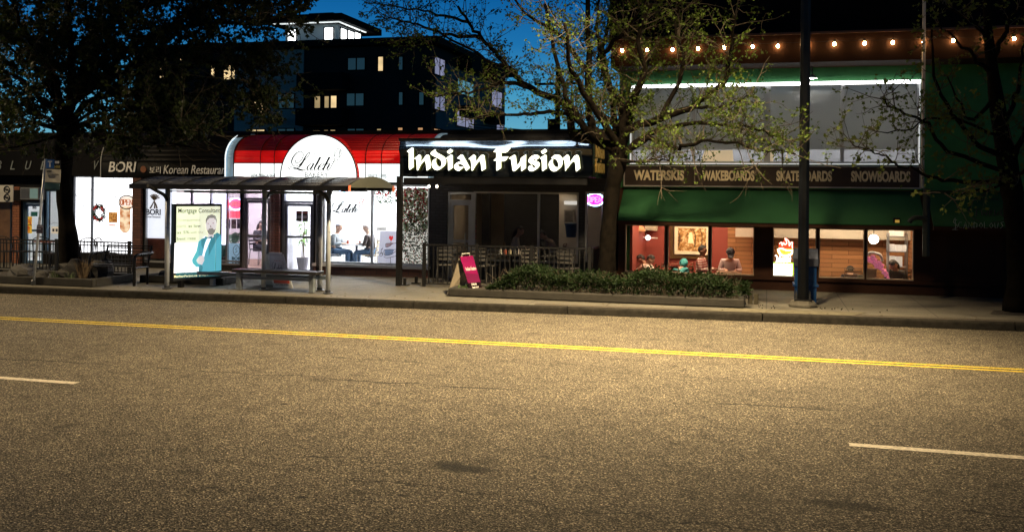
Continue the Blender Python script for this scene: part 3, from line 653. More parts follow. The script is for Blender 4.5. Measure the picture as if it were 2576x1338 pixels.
for xe, w in ((ax0-.27, .25), (ax1+.01, .12)):
    mb = MB(); shell(mb, barrel(yk+.05, YF-.01, z0, zr+.12, z1+.02, 12), xe, xe+w); mb.build('end_panel', M_blu_l, t, True)
mb = MB(); mb.tube([(ax0-.27, y, z) for y, z in barrel(yk+.03, YF-.01, z0, zr+.12, z1+.03, 12)], .016, 6); mb.build('edge_trim', emis('edge_glow', (.85, .95, 1), 1.2), t)
xc = (W(706, 430, 22.05).x+W(898, 430, 22.05).x)/2; Rr = (W(898, 430, 22.05).x-W(706, 430, 22.05).x)/2; zt = W(802, 339, 22.05).z; zc_ = zt-Rr*1.02
arc = [(xc-Rr*math.cos(i*math.pi/32), zc_+Rr*1.02*math.sin(i*math.pi/32)) for i in range(33)]
face = [(xc-Rr, z0)]+arc+[(xc+Rr, z0)]
mb = MB(); mb.prism([(x, 22.05, z) for x, z in face], (0, .03, 0)); dome = mb.build('dome_face', lit('lit_dome_vinyl', (.95, 1, .99), 1.7, .05), t)
mb = MB()
for (a, b), (c, d) in zip(arc, arc[1:]):
    mb.add([(a, 22.083, b), (c, 22.083, d), (c, YF-.02, d), (a, YF-.02, b), (a*.97+xc*.03, 22.083, b*.97+zc_*.03), (c*.97+xc*.03, 22.083, d*.97+zc_*.03), (c*.97+xc*.03, YF-.02, d*.97+zc_*.03), (a*.97+xc*.03, YF-.02, b*.97+zc_*.03)],
           [(0, 1, 2, 3), (7, 6, 5, 4), (0, 4, 5, 1), (1, 5, 6, 2), (2, 6, 7, 3), (3, 7, 4, 0)])
mb.build('dome_roof', M_red_m, t, True)
mb = MB(); mb.tube([(x, 22.045, z) for x, z in face], .016, 6); mb.tube([(xc, 22.047, zt), (xc, 22.047, z0)], .004, 4); mb.build('dome_trim', mat('dark_trim', (.01, .02, .025), .5, var=0), t)
# script lettering traced as pen strokes (units: 1/9.558 of a full size photograph pixel)
SCRIPT = [
 [(420,585,40),(400,610,8),(395,650,7),(430,690,7),(480,690,7),(560,650,7),(640,560,7),(690,450,7),(700,360,9),(670,285,12),(600,255,14),(500,275,18),(400,360,24),(310,480,28),(265,590,30),(265,700,24),(310,780,14),(380,815,9),(460,805,8),(560,750,8),(640,680,10)],
 [(745,590,8),(810,530,7),(890,430,7),(940,330,8),(935,292,10),(880,325,16),(820,400,24),(750,520,34),(700,620,42),(650,700,46),(590,790,40),(530,850,26),(470,890,10)],
 [(470,890,8),(380,920,8),(260,935,8),(160,915,8),(140,880,9),(175,852,12),(250,850,18),(360,875,26),(470,910,38),(580,950,42),(680,970,32),(750,960,17),(800,930,6)],
 [(1110,705,30),(1060,790,38),(1000,890,36),(985,950,22),(1020,975,8),(1080,930,6)],
 [(1060,720,8),(1020,700,8),(960,730,12),(890,810,26),(850,890,34),(855,950,24),(885,978,10),(930,940,7),(1000,860,7),(1060,770,8)],
 [(1355,465,46),(1280,610,44),(1190,770,42),(1130,890,36),(1130,950,20),(1165,972,8),(1230,920,6),(1270,870,6)],
 [(1280,860,10),(1370,825,12),(1460,780,12),(1495,725,14),(1470,695,11),(1400,730,14),(1320,800,28),(1280,880,36),(1290,945,20),(1340,970,8),(1420,920,7),(1470,880,6)],
 [(1710,460,46),(1640,590,44),(1560,740,42),(1450,968,40)],
 [(1520,840,6),(1600,740,10),(1660,695,16),(1695,720,28),(1680,790,38),(1620,890,36),(1605,945,20),(1640,972,8),(1700,930,7),(1760,840,7),(1820,720,7),(1870,620,6),(1915,500,6)]]
TULIP = [
 [(1915,460,12),(1885,400,9),(1890,290,8),(1940,170,8),(2000,115,8),(2025,145,8)],
 [(1915,460,14),(1915,400,8),(1935,310,8),(1990,190,8),(2060,140,8),(2100,155,9),(2120,220,9),(2105,350,9),(2070,440,9),(2030,490,10),(1945,488,8)],
 [(2120,205,8),(2150,190,8),(2175,230,9),(2165,330,9),(2120,430,9),(2050,490,9)],
 [(2090,200,6),(2090,280,6),(2050,380,6)],
 [(1840,690,8),(1900,630,8),(1980,580,8),(2025,570,8),(2010,640,9),(1960,730,9),(1900,790,9),(1805,828,9)]]
PERSIAN = ''.join(reversed('\uFEB7\uFBFF\uFEAE\uFBFE\uFEE8\uFBFD \uFEB3\uFEAE\uFE8D\uFBFC \uFEFB\uFEDF\uFEEA'))
def laleh(parent, conv, off, ink, tul, red, wsc=1.0, persian=None, bakery=None, T=None, d=.008):
    mb = MB()
    for s_ in SCRIPT: mb.ribbon(s_, conv, 1.6*wsc, off)
    mb.build('script_lettering', ink, parent)
    mb = MB()
    for s_ in TULIP: mb.ribbon(s_, conv, 1.15*wsc, off)
    mb.build('tulip_emblem', tul, parent)
def on_plane(Y, k=9.558, ox=1140, oy=580):
    def c(x, y):
        p = S(ox+x/k, oy+y/k); w = W(p[0], p[1], Y); return (w.x, Y, w.z)
    return c
M_ink = mat('ink_navy', (.004, .008, .016), .5, var=0); M_ink2 = mat('ink_grey', (.06, .07, .08), .5, var=0)
laleh(t, on_plane(22.045), (0, -.006, 0), M_ink, M_ink2, None)
def psrect(x0, y0, x1, y1, Y, k=9.558, ox=1140, oy=580):
    a = S(ox+x0/k, oy+y0/k); b = S(ox+x1/k, oy+y1/k); return rect(*a, *b, Y)
mb = MB(); mb.text(PERSIAN, *psrect(1000, 275, 1790, 405, 22.04), 22.04, .006); mb.build('lettering', M_ink2, t)
mb = MB(); mb.text('BAKERY', *psrect(765, 1055, 1660, 1230, 22.04), 22.04, .006); mb.text('604-986-6364', *rect(632, 437, 692, 447, yk-.01), yk-.006, .006); mb.text('SINCE 1995', *rect(925, 438, 972, 448, yk-.01), yk-.006, .006)
mb.build('lettering', M_ink2, t)
# ---- black canopy box with glowing letters
XL, XR = W(1005, 400, YC).x, W(1489, 400, YC).x
zs0, zs1 = 2.735, 3.575
t = thing('sign_canopy', 'black canopy box on posts with big glowing white restaurant lettering', 'canopy', ((XL+XR)/2, YC, .15))
M_gloss = mat('glossy_black_vinyl', (.010, .012, .014), .16, 0, var=.2, scale=2, spec=.8)
mb = MB(); NX, NZ = 60, 16                                                # slightly rippled vinyl face
for i in range(NX+1):
    for j in range(NZ+1):
        u, v = i/NX, j/NZ
        rip = .010*math.sin(u*9+1.3)*math.exp(-((v-.8)/.13)**2)+.062*math.exp(-((v-.76-.035*math.sin(u*9.5)-.02*math.sin(u*21))/.10)**2)+.003*math.sin(u*33)*v
        if abs(u-.42) < .01: rip += .012
        mb.v.append((XL+(XR-XL)*u, YC+.02-rip*1.1, zs0+(zs1-zs0)*v))
for i in range(NX):
    for j in range(NZ): a = i*(NZ+1)+j; mb.f.append([a, a+NZ+1, a+NZ+2, a+1]); mb.m.append(0)
mb.build('front_panel', M_gloss, t, True)
mb = MB(); mb.box(XL, XR-.02, YC+.035, YC+.1, zs0, zs1); mb.box(XL, XL+.04, YC+.1, YF-.01, zs0, zs1); mb.build('backing', M_blk, t)
mb = MB(); mb.box(XR-.05, XR, YC+.10, YF-.01, zs0, zs1); side = mb.build('side_panel', M_gloss, t)
mb = MB(); mb.box(XL-.02, XR+.02, YC+.05, YF-.01, zs1, zs1+.06); mb.build('top_cover', M_blk, t)
mb = MB(); mb.box(XL, XR-.01, YC+.1, YF-.01, zs0+.03, zs0+.06); mb.build('soffit', mat('soffit_wood', (.30, .20, .12), .6, var=.2, scale=4), t)
mb = MB(); mb.box(XL-.06, XL+.06, YC-.02, YC+.10, .15, zs0); mb.build('post', M_blk, t)
mb = MB(); mb.box(XL+.1, XR-.12, YC+.02, YC+.10, zs0-.16, zs0-.03); mb.build('beam', M_blk, t)
mb = MB(); mb.box(XL+.05, XR-.05, YC-.20, YC-.17, zs1-.02, zs1+.05); mb.box(XL+.05, XR-.05, YC-.17, YC+.03, zs1+.03, zs1+.05); hood = mb.build('added_light_hood', M_blk, t)
mb = MB(); mb.box(XL+.1, XR-.1, YC-.165, YC-.09, zs1+.012, zs1+.026); mb.build('glow_strip', emis('cool_wash', (.62, .80, 1), 26), hood)  # unseen hooded strip added for the blue-white band on the vinyl
LET = {'A': (1600, 570, [
 [(190,235),(325,140),(358,155),(365,670),(255,748),(240,690),(240,290),(228,262),(200,262)],
 [(388,435),(520,330),(560,355),(570,400),(562,545),(710,345),(760,335),(795,375),(815,500),(828,695),(725,765),(718,740),(705,600),(685,520),(660,500),(625,525),(565,600),(530,660),(500,735),(480,760),(458,755),(455,640),(445,500),(430,455),(395,450)],
 [(828,300),(840,275),(945,190),(965,200),(960,235),(985,270),(1080,325),(1180,380),(1225,425),(1245,480),(1240,560),(1205,630),(1090,725),(1010,758),(950,745),(890,690),(860,620),(865,540),(900,480),(975,438),(980,455),(968,490),(975,560),(1010,630),(1065,665),(1105,655),(1130,600),(1130,540),(1100,480),(1060,445),(960,395),(870,350),(835,325)],
 [(1245,440),(1260,420),(1380,335),(1415,345),(1425,380),(1425,685),(1315,765),(1305,740),(1300,560),(1290,465),(1275,445)],
 [(1272,250),(1365,178),(1390,190),(1432,235),(1350,305),(1310,300)],
 [(1550,425),(1650,335),(1690,335),(1720,375),(1800,520),(1893,690),(1800,768),(1780,755),(1740,650),(1700,610),(1640,585),(1590,585),(1565,605),(1580,645),(1640,665),(1715,662),(1712,685),(1600,772),(1540,765),(1490,725),(1463,670),(1475,615),(1530,560),(1600,525),(1660,512),(1635,475),(1595,440),(1560,440)],
 [(1862,445),(1985,338),(2020,340),(2045,380),(2055,530),(2190,355),(2250,335),(2285,365),(2305,500),(2325,710),(2218,775),(2210,750),(2195,600),(2180,530),(2160,508),(2130,520),(2060,610),(2010,690),(1975,755),(1950,770),(1938,750),(1935,620),(1920,500),(1900,458),(1870,460)]]),
 'B': (1960, 570, [
 [(90,262),(185,155),(555,155),(470,250),(430,275),(305,278),(300,390),(500,385),(430,480),(380,510),(298,510),(298,695),(180,770),(172,740),(172,500),(92,492),(170,420),(170,270)],
 [(517,425),(650,340),(685,350),(700,400),(715,570),(735,615),(770,590),(820,510),(840,420),(975,332),(970,695),(855,780),(845,760),(842,590),(790,670),(680,770),(640,782),(610,760),(590,600),(575,480),(560,450),(525,443)],
 [(1250,480),(1225,455),(1150,428),(1142,440),(1175,475),(1290,520),(1335,555),(1345,600),(1325,660),(1265,720),(1160,780),(1085,780),(1045,745),(1032,700),(1050,650),(1130,608),(1140,640),(1165,675),(1215,690),(1238,670),(1225,640),(1180,605),(1095,575),(1050,540),(1038,500),(1060,440),(1130,370),(1220,338),(1290,345),(1332,375),(1328,420)],
 [(1350,435),(1365,415),(1500,332),(1530,355),(1540,700),(1425,780),(1412,755),(1405,560),(1395,465),(1380,447)],
 [(1380,250),(1485,178),(1510,190),(1545,235),(1470,300),(1420,308)],
 [(1658,420),(1745,345),(1810,338),(1880,345),(1930,390),(1962,460),(1965,550),(1945,640),(1880,710),(1790,780),(1710,788),(1650,750),(1605,680),(1588,600),(1605,540),(1650,480),(1700,448),(1708,465),(1698,500),(1705,580),(1745,645),(1810,680),(1845,670),(1860,620),(1850,560),(1820,495),(1780,455),(1735,435),(1670,435)],
 [(1958,440),(2090,335),(2125,345),(2150,390),(2155,555),(2290,365),(2350,338),(2395,355),(2415,420),(2430,520),(2445,710),(2335,790),(2328,760),(2315,600),(2300,535),(2270,510),(2240,525),(2170,600),(2110,690),(2075,715),(2050,775),(2040,770),(2035,640),(2020,510),(2005,462),(1965,460)]])}
M_face = emis('letter_glow', (1, 1, .80), 2.6); M_ret = mat('letter_side', (.03, .03, .025), .5, 0, (.55, .6, .05), .12, var=0)  # faint yellow-green side glow stands for light spilling off the faces
yl = YC-.12; allpts = []
for key in ('A', 'B'):
    ox, oy, polys = LET[key]
    for P in polys:
        pts = []
        for x, y in P:
            q = S(ox+x/6.779, oy+y/6.779); w = W(q[0], q[1], yl); pts.append((w.x, w.z))
        allpts.append(pts)
        mb = MB(); mb.prism([(x, yl, z) for x, z in pts], (0, .012, 0)); f = mb.build('glowing_letter', M_face, t)
        mb = MB(); cx = sum(p[0] for p in pts)/len(pts); cz = sum(p[1] for p in pts)/len(pts)
        mb.prism([(x, yl+.0125, z) for x, z in pts], (0, .115, 0)); mb.build('letter_return', M_ret, f)
# small gold lettering on the side panel (the same letter shapes, foreshortened)
mb = MB()
bx0 = min(p[0] for P in allpts for p in P); bz0 = min(p[1] for P in allpts for p in P)
for i, P in enumerate(allpts):
    up = i < 7; base = min(p[0] for Q in (allpts[:7] if up else allpts[7:]) for p in Q)
    mb.prism([(XR+.003, YC+.42+(x-base)*.62, zs0+(.46 if up else .12)+(z-bz0)*.62) for x, z in P], (.012, 0, 0))
mb.build('gold_lettering', mat('gold_letters', (.30, .18, .03), .45, 0, (1, .6, .12), .10, var=0), side)
def bulb_shape(mb, c, r=.03): mb.lathe([(.0, -.075), (r*.6, -.07), (r, -.045), (r*.85, -.02), (r*.45, 0), (0, .0)], c, 10)
M_bulb = emis('warm_bulb', (1, .60, .26), 150); M_bulb2 = emis('warm_bulb_soft', (1, .85, .62), 14)
for k, (px, py) in enumerate(((1079, 469), (1099, 469))):
    y = 22.3; c = W(px, py, y); tt = thing('bulb', ('warm bare bulb under the canopy, nearer the flower wall', 'warm bare bulb under the canopy, nearer the glass door')[k], 'bulb', (c.x, y, zs0), 'bulbs under the canopy')
    mb = MB(); bulb_shape(mb, (c.x, y, c.z+.035)); mb.build('glass', M_bulb2, tt)
    mb = MB(); mb.lathe([(0, 0), (.018, 0), (.018, .05), (0, .05)], (c.x, y, c.z+.036), 8); mb.tube([(c.x, y, c.z+.085), (c.x, y, zs0+.03)], .004, 5); mb.build('socket', M_blk, tt)
# ---- string of bulbs along the brown fascia
BX = [1565, 1628, 1692, 1756, 1821, 1893, 1957, 2032, 2099, 2175, 2246, 2323, 2398, 2479, 2551]; BYp = [128, 127, 126, 123, 121, 118.5, 117, 114, 112, 110, 108, 106, 103, 101.5, 98.5]
names15 = ['leftmost bulb of the string, hidden in leaves at the fascia corner', 'second bulb of the string from the left fascia corner', 'third bulb of the string, behind the tree crown', 'fourth bulb of the string, behind the tree crown', 'fifth bulb of the string, at the thick branch', 'sixth bulb of the string, at the right edge of the tree', 'seventh bulb of the string, first one clear of the tree', 'eighth bulb of the string, beside the dark lamp post', 'ninth bulb of the string, first one right of the lamp post', 'tenth bulb of the string, above the middle of the lettering board gap', 'eleventh bulb of the string, two to the left of the drainpipe top', 'twelfth bulb of the string, at the pale drainpipe', 'thirteenth bulb of the string, first one right of the drainpipe', 'fourteenth bulb of the string, in the right tree branches', 'last bulb of the string at the right edge of the photo']
proto = None; pc = None
yb = YB-.05
for k, (px, py) in enumerate(zip(BX, BYp)):
    c = W(px, py, yb)
    if proto is None:
        proto = thing('string_bulb', names15[k], 'bulb', (c.x, yb, c.z), 'warm bulbs strung along the brown fascia'); pc = c
        mb = MB(); bulb_shape(mb, (c.x, yb, c.z+.04), .034); mb.build('glass', M_bulb, proto)
        mb = MB(); mb.lathe([(0, 0), (.02, 0), (.02, .06), (0, .06)], (c.x, yb, c.z+.042), 8); mb.build('socket', M_blk, proto)
    else: dup(proto, c-pc, names15[k])
mb = MB(); pts = []
for (a, b), (c, d) in zip(zip(BX, BYp), zip(BX[1:], BYp[1:])):
    A = W(a, b, yb); B = W(c, d, yb)
    for i in range(6): s_ = i/6; p = A.lerp(B, s_); pts.append((p.x, yb, p.z+.10-.04*math.sin(s_*math.pi)))
mb.tube(pts, .006, 5); tag(mb.build('light_cable', M_blk), 'thin black cable carrying the warm bulbs along the fascia', 'cable')
# wall lamp behind the lamp post
c = W(2043, 195, YF-.35)
t = thing('wall_lamp', 'lit gooseneck lamp on the green wall beside the lamp post', 'lamp', (c.x, YF, c.z+.2))
mb = MB(); mb.tube(smooth([(c.x, YF-.003, c.z+.16), (c.x, YF-.2, c.z+.28), (c.x, YF-.36, c.z+.2), (c.x, YF-.38, c.z+.07)]), .014, 6); mb.build('arm', M_blk, t)
mb = MB(); mb.lathe([(.02, .07), (.05, .05), (.12, -.02), (.125, -.03), (.11, -.025), (.045, .04), (.015, .05)], (c.x, YF-.38, c.z), 14); sh = mb.build('lamp_shade', mat('steel_shade', (.4, .4, .4), .4, .6, var=0), t)
mb = MB(); mb.ball((c.x, YF-.38, c.z-.01), .045, 10, 7); mb.build('glass', emis('white_bulb', (1, .93, .8), 220), t)
# graffiti on the right awning
def onawn(px, py):                                                        # point on the sloping awning
    lo, hi = 22.2, YF
    for _ in range(40):
        m_ = (lo+hi)/2; w = W(px, py, m_); zz = za+(m_-22.32)/(YF-22.32)*(zc-za)
        if w.z > zz: lo = m_
        else: hi = m_
    return Vector((w.x, m_-.006, w.z+.002))
mb = MB(); cc = onawn(2490, 531)
for k in range(12):
    if k in (3, 7, 10): continue
    pts = []
    for i in range(5): an = (k+i/5)*2*math.pi/12; pts.append(onawn(2490+53*math.cos(an), 531+30*math.sin(an)))
    mb.tube(pts, .012, 4)
TAG = [[(2449,528),(2466,526)],[(2457,527),(2455,545)],[(2468,529),(2471,543),(2476,533),(2481,543),(2484,529)],[(2489,543),(2490,531),(2496,533),(2490,538),(2497,543)],[(2502,528),(2502,543),(2507,538)],[(2518,540),(2510,540),(2511,533),(2518,533),(2519,525),(2520,543),(2545,545)]]
for s_ in TAG: mb.tube([onawn(*p) for p in smooth(s_, 3)], .011, 4)
tag(mb.build('graffiti_tag', mat('black_spray', (.006, .008, .006), .7, var=0)), 'black sprayed tag in a dashed ring on the right awning', 'graffiti')
mb = MB(); px = 2398
CH = {'$': [[(8,-2),(2,-4),(0,3),(8,9),(9,15),(1,18)],[(4,-7),(5,21)],[(-2,20),(10,20)]], 'C': [[(7,3),(2,3),(0,9),(2,15),(8,15)]], 'A': [[(0,16),(4,2),(8,16)],[(2,10),(7,10)]], 'N': [[(0,16),(0,2),(7,16),(7,2)]], 'D': [[(0,2),(0,16),(6,14),(7,6),(0,2)]], 'O': [[(4,3),(0,9),(4,15),(8,9),(4,3)]], 'L': [[(0,1),(0,15),(7,15)]], 'U': [[(0,2),(1,14),(6,14),(8,2)]], 'S': [[(8,0),(2,2),(7,9),(1,15)]]}
for ch in '$CANDOLOUS':
    for s_ in CH[ch]: mb.tube([onawn(px+x*1.15, 556+y*1.1+(px-2398)*.02) for x, y in s_], .0045, 4)
    px += 13
tag(mb.build('graffiti_writing', mat('chalk', (.30, .34, .28), .9, var=0)), 'thin chalk graffiti word along the bottom of the right awning', 'graffiti')
# drainpipe
x = fx(2322, 300, 22.2)
t = thing('drainpipe', 'pale grey drainpipe running down beside the long upper window into a dark elbow', 'pipe', (x, 22.2, 2.4))
mb = MB(); mb.tube([(x, 22.2, 8.5), (x, 22.2, 2.57)], .036, 10); mb.build('pipe', mat('pale_pipe', (.34, .31, .27), .5, .2, var=.2, scale=4), t)
mb = MB(); x2 = fx(2331, 520, 22.15); mb.tube([(x2, 22.17, 2.56), (x2, 22.17, 1.1)], .075, 10); mb.tube(smooth([(x2, 22.1, 1.88), (x2-.12, 22.08, 1.93), (x2-.28, 22.05, 1.92), (x2-.36, 22.05, 1.83)]), .05, 8); mb.build('lower_pipe', mat('dark_green_black', (.010, .014, .010), .6, var=.2), t)
c = onawn(2255, 555); t = thing('box_light', 'small dark box with amber lens on the green awning', 'box', tuple(c))  # small box light with a yellow lens
mb = MB(); mb.box(c.x-.07, c.x+.07, c.y-.06, c.y+.05, c.z-.06, c.z+.06); mb.build('housing', M_blk, t)
mb = MB(); mb.box(c.x-.035, c.x+.055, c.y-.066, c.y-.061, c.z-.045, c.z+.015); mb.build('lens', mat('amber_lens', (.3, .2, .05), .4, 0, (1, .6, .1), .35, var=0), t)
# air conditioner above the cafe door
a = rect(51, 472, 97, 502, YF-.5)
t = thing('air_conditioner', 'boxy window air conditioner above the numbered cafe door', 'air conditioner', ((a[0]+a[1])/2, YF, a[2]))
mb = MB(); mb.box(a[0], a[1], YF-.5, YF-.24, a[2], a[3]); mb.build('case', mat('grey_case', (.16, .17, .19), .5, var=.15), t)
mb = MB(); xg = W(74, 490, YF-.5).x
for k in range(9): z = a[2]+.04+k*(a[3]-a[2]-.08)/8; mb.box(a[0]+.02, xg, YF-.512, YF-.502, z-.006, z+.006)
mb.build('grille', M_dal, t)
mb = MB(); mb.box(xg+.02, a[1]-.02, YF-.508, YF-.502, a[2]+.03, a[3]-.03); mb.build('panel', mat('bluish_lit_panel', (.22, .42, .55), .4, var=.1), t)  # bluish light on the right part put in as a pale blue panel
# ================================================================== STREET FURNITURE
# ---- lamp post (its lit head hangs over the road above the frame)
g = G(2020, 772); lx, ly = g.x, g.y+.1
t = thing('lamp_post', 'tall dark street lamp post bolted to a concrete foot beside the blue bin', 'street lamp', (lx, ly, .15))
mb = MB(); mb.lathe([(.30, 0), (.30, .05), (.22, .125), (0, .125)], (0, 0, 0), 8); mb.xf(Matrix.Translation((lx, ly, .15)) @ Matrix.Rotation(math.pi/8, 4, 'Z')); mb.build('concrete_foot', mat('foot_concrete', (.085, .078, .062), .9, var=.2, scale=8, bump=.4), t, bevel=.012)
mb = MB(); mb.box(lx-.17, lx+.17, ly-.17, ly+.17, .276, .30)
mb.build('base_plate', M_blk, t)
for i, j in ((-1, -1), (1, -1), (1, 1), (-1, 1)):
    mb = MB(); mb.lathe([(.022, 0), (.022, .10), (.012, .10), (.012, .16), (0, .16)], (lx+i*.13, ly+j*.13, .301), 6); mb.build('bolt', M_dal, t)
M_post = mat('dark_post_paint', (.006, .007, .009), .4, 0, spec=.2, var=.3, scale=2)
mb = MB(); mb.lathe([(.116, 0), (.110, 2), (.095, 9.2), (0, 9.25)], (0, 0, 0), 8); mb.xf(Matrix.Translation((lx, ly, .301)) @ Matrix.Rotation(math.pi/8, 4, 'Z')); mb.build('pole', M_post, t)
HX, HY, HZ = LAMPS[0][:3]
mb = MB(); mb.tube(smooth([(lx, ly-.08, 8.6), (lx, ly-1.0, 9.2), (HX, HY+.4, 9.42)]), .05, 8); mb.build('arm', M_post, t)
mb = MB(); mb.ball((HX, HY, HZ+.1), (.18, .42, .10), 14, 8); hd = mb.build('lamp_head', M_post, t)
mb = MB(); mb.box(HX-.11, HX+.11, HY-.28, HY+.25, HZ-.012, HZ+.02); mb.build('lens', emis('sodium_lens', (1, .74, .42), 30), hd)
def lamp(nm, loc, power, col, size, kind='SPOT', ang=150, rot=(0, 0, 0), blend=.6):
    ld = bpy.data.lights.new(nm, kind); ld.energy = power; ld.color = col
    if kind == 'SPOT': ld.spot_size = math.radians(ang); ld.spot_blend = blend
    ld.shadow_soft_size = size
    o = bpy.data.objects.new(nm, ld); sc.collection.objects.link(o); o.location = loc; o.rotation_euler = rot; return o
for (x_, y_, z_, pw_, ax_, ay_, an_) in LAMPS:
    dv = Vector((ax_-x_, ay_-y_, -z_)); q_ = dv.to_track_quat('-Z', 'Y').to_euler()
    lamp('street_light', (x_, y_, z_-.08), pw_, (1, .75, .42), .45, ang=an_, rot=q_, blend=1.0)
# ---- blue bin behind the post
a = G(1998, 764); b_ = G(2056, 764)
x0, x1 = a.x-.02, b_.x; y0, y1 = 20.5, 21.1; zt0, zt1 = .15+1.0, .15+1.1
t = thing('litter_bin', 'blue bin with a sloped lid standing behind the lamp post', 'bin', ((x0+x1)/2, y0, .15))
M_blue = mat('blue_paint', (.008, .045, .15), .5, spec=.2, var=.2, scale=4)
mb = MB(); mb.prism([(x0+.03, y0, .15), (x0+.03, y1, .15), (x0+.03, y1, zt1-.12), (x0+.03, y0, zt0-.22)], (x1-x0-.06, 0, 0)); mb.build('body', M_blue, t, bevel=.015)
mb = MB(); mb.prism([(x0, y0-.03, zt0-.215), (x0, y1+.02, zt1-.115), (x0, y1+.02, zt1+.02), (x0, y0+.28, zt1+.02), (x0, y0-.03, zt0-.06)], (x1-x0, 0, 0)); mb.build('lid', mat('grey_blue_lid', (.05, .06, .09), .4, var=.2), t, bevel=.01)
mb = MB(); mb.box(x0-.01, x1+.01, y0-.02, y1+.01, .52, .56); mb.build('band', M_blue, t)
# ---- bus shelter
RX0, RX1, RY0, RY1 = -13.6, -8.40, 18.2, 20.6
ze, zp = 2.475, 2.68
t = thing('bus_shelter', 'glass bus shelter with a low arched dark roof and silver posts', 'bus shelter', (-11, 19.2, .15))
nA = 14
arcp = [(RY0+(RY1-RY0)*i/nA, ze+(zp-ze)*math.sin(math.pi*i/nA)**.8 if 0 < i < nA else ze) for i in range(nA+1)]
M_roof = mat('smoked_roof_panel', (.055, .06, .075), .28, 0, var=.3, scale=3)
M_roofb = mat('roof_frame', (.012, .012, .013), .4, .3, var=.2)
npan = 8
for k in range(npan):
    xa = RX0+(RX1-RX0)*k/npan+.02; xb_ = RX0+(RX1-RX0)*(k+1)/npan-.02
    mb = MB(); shell(mb, arcp, xa, xb_ if k < npan-1 else xb_, .012); mb.build('roof_panel', M_roof, t, True)
mb = MB()
for k in range(npan+1):
    x = RX0+(RX1-RX0)*k/npan; mb.tube([(x, y, z-.006) for y, z in arcp], .020, 6)
for y in (RY0, RY1): mb.box(RX0-.03, RX1+.03, y-.03, y+.03, ze-.09, ze+.02)
mb.box(RX0, RX1, 19.12, 19.22, ze-.10, ze-.02); mb.build('roof_frame', M_roofb, t)
mb = MB(); mb.prism([(RX1+.031, y, z+.02) for y, z in arcp]+[(RX1+.031, RY1, ze-.02), (RX1+.031, RY0, ze-.02)], (.01, 0, 0)); mb.build('end_pane', mat('frosted_end_pane', (.07, .072, .055), .35, var=.1, trans=0), t)
M_or = mat('orange_reflector', (.6, .16, .08), .5, 0, var=0)
for y in (RY0, RY1): 
    mb = MB(); mb.box(RX1+.032, RX1+.05, y-.05, y+.05, ze-.10, ze+.03); mb.build('end_cap', M_or, t)
M_silver = mat('silver_post', (.48, .52, .58), .3, .25, var=.1)
posts = [(G(420, 726), 'f'), (G(663, 730), 'm'), (G(825, 738), 'f'), (G(804, 731), 'm')]
for gp, kd in posts:
    mb = MB(); mb.tube([(gp.x, gp.y, .15), (gp.x, gp.y, ze-.02)], .052, 12); po = mb.build('post', M_silver, t, True)
    mb = MB(); mb.lathe([(.11, 0), (.11, .02), (.06, .03), (.06, .07), (0, .07)], (gp.x, gp.y, .15), 12); mb.build('base_collar', M_dal, po)
    sgn = 1 if kd == 'm' else -1
    mb = MB(); mb.tube(smooth([(gp.x, gp.y, 2.1), (gp.x, gp.y+.12*sgn, 2.24), (gp.x, gp.y+.4*sgn, 2.34), (gp.x, gp.y+.72*sgn, ze-.02)]), .04, 8); mb.build('roof_bracket', M_blk, po)
mb = MB(); mb.box(-13.0, -9.3, 19.3, 19.36, .42, .50); mb.box(-13.0, -9.3, 19.3, 19.36, 2.30, 2.36); mb.box(-9.62, -9.58, 19.04, 19.36, .42, .5); mb.build('glass_rail', mat('blue_steel', (.16, .20, .25), .35, .6, var=.1), t)
M_clear = glass('shelter_glass', (.93, .91, .97), .9)
for xa, xb_ in ((-12.98, -12.2), (-12.18, -10.9), (-10.8, -9.66)):
    mb = MB(); mb.box(xa, xb_, 19.32, 19.33, .505, 2.295); mb.build('pane', M_clear, t)
mb = MB(); mb.box(-9.55, -9.54, 19.10, 19.34, .505, 2.295); mb.build('pane', M_clear, t)
# shelter bench
gA, gB = G(602, 729), G(792, 735); yb_ = 18.95
t = thing('shelter_bench', 'backless bench with a black slab seat and grey square legs under the shelter', 'bench', ((gA.x+gB.x)/2, yb_, .15))
xa, xb_ = gA.x-.08, gB.x+.1
mb = MB(); mb.box(xa-.05, xb_+.05, yb_-.05, yb_+.36, .55, .615); mb.build('seat', mat('black_slab', (.02, .02, .022), .35, var=.2), t, bevel=.012)
for x in (gA.x, gB.x):
    mb = MB(); mb.box(x-.055, x+.055, yb_+.02, yb_+.13, .15, .549); mb.build('leg', mat('worn_grey_leg', (.20, .23, .26), .4, .4, var=.4, scale=7), t, bevel=.006)
mb = MB(); mb.box(gA.x+.06, gB.x-.06, yb_+.05, yb_+.10, .40, .46); mb.build('stretcher', MATS['blue_steel'], t)
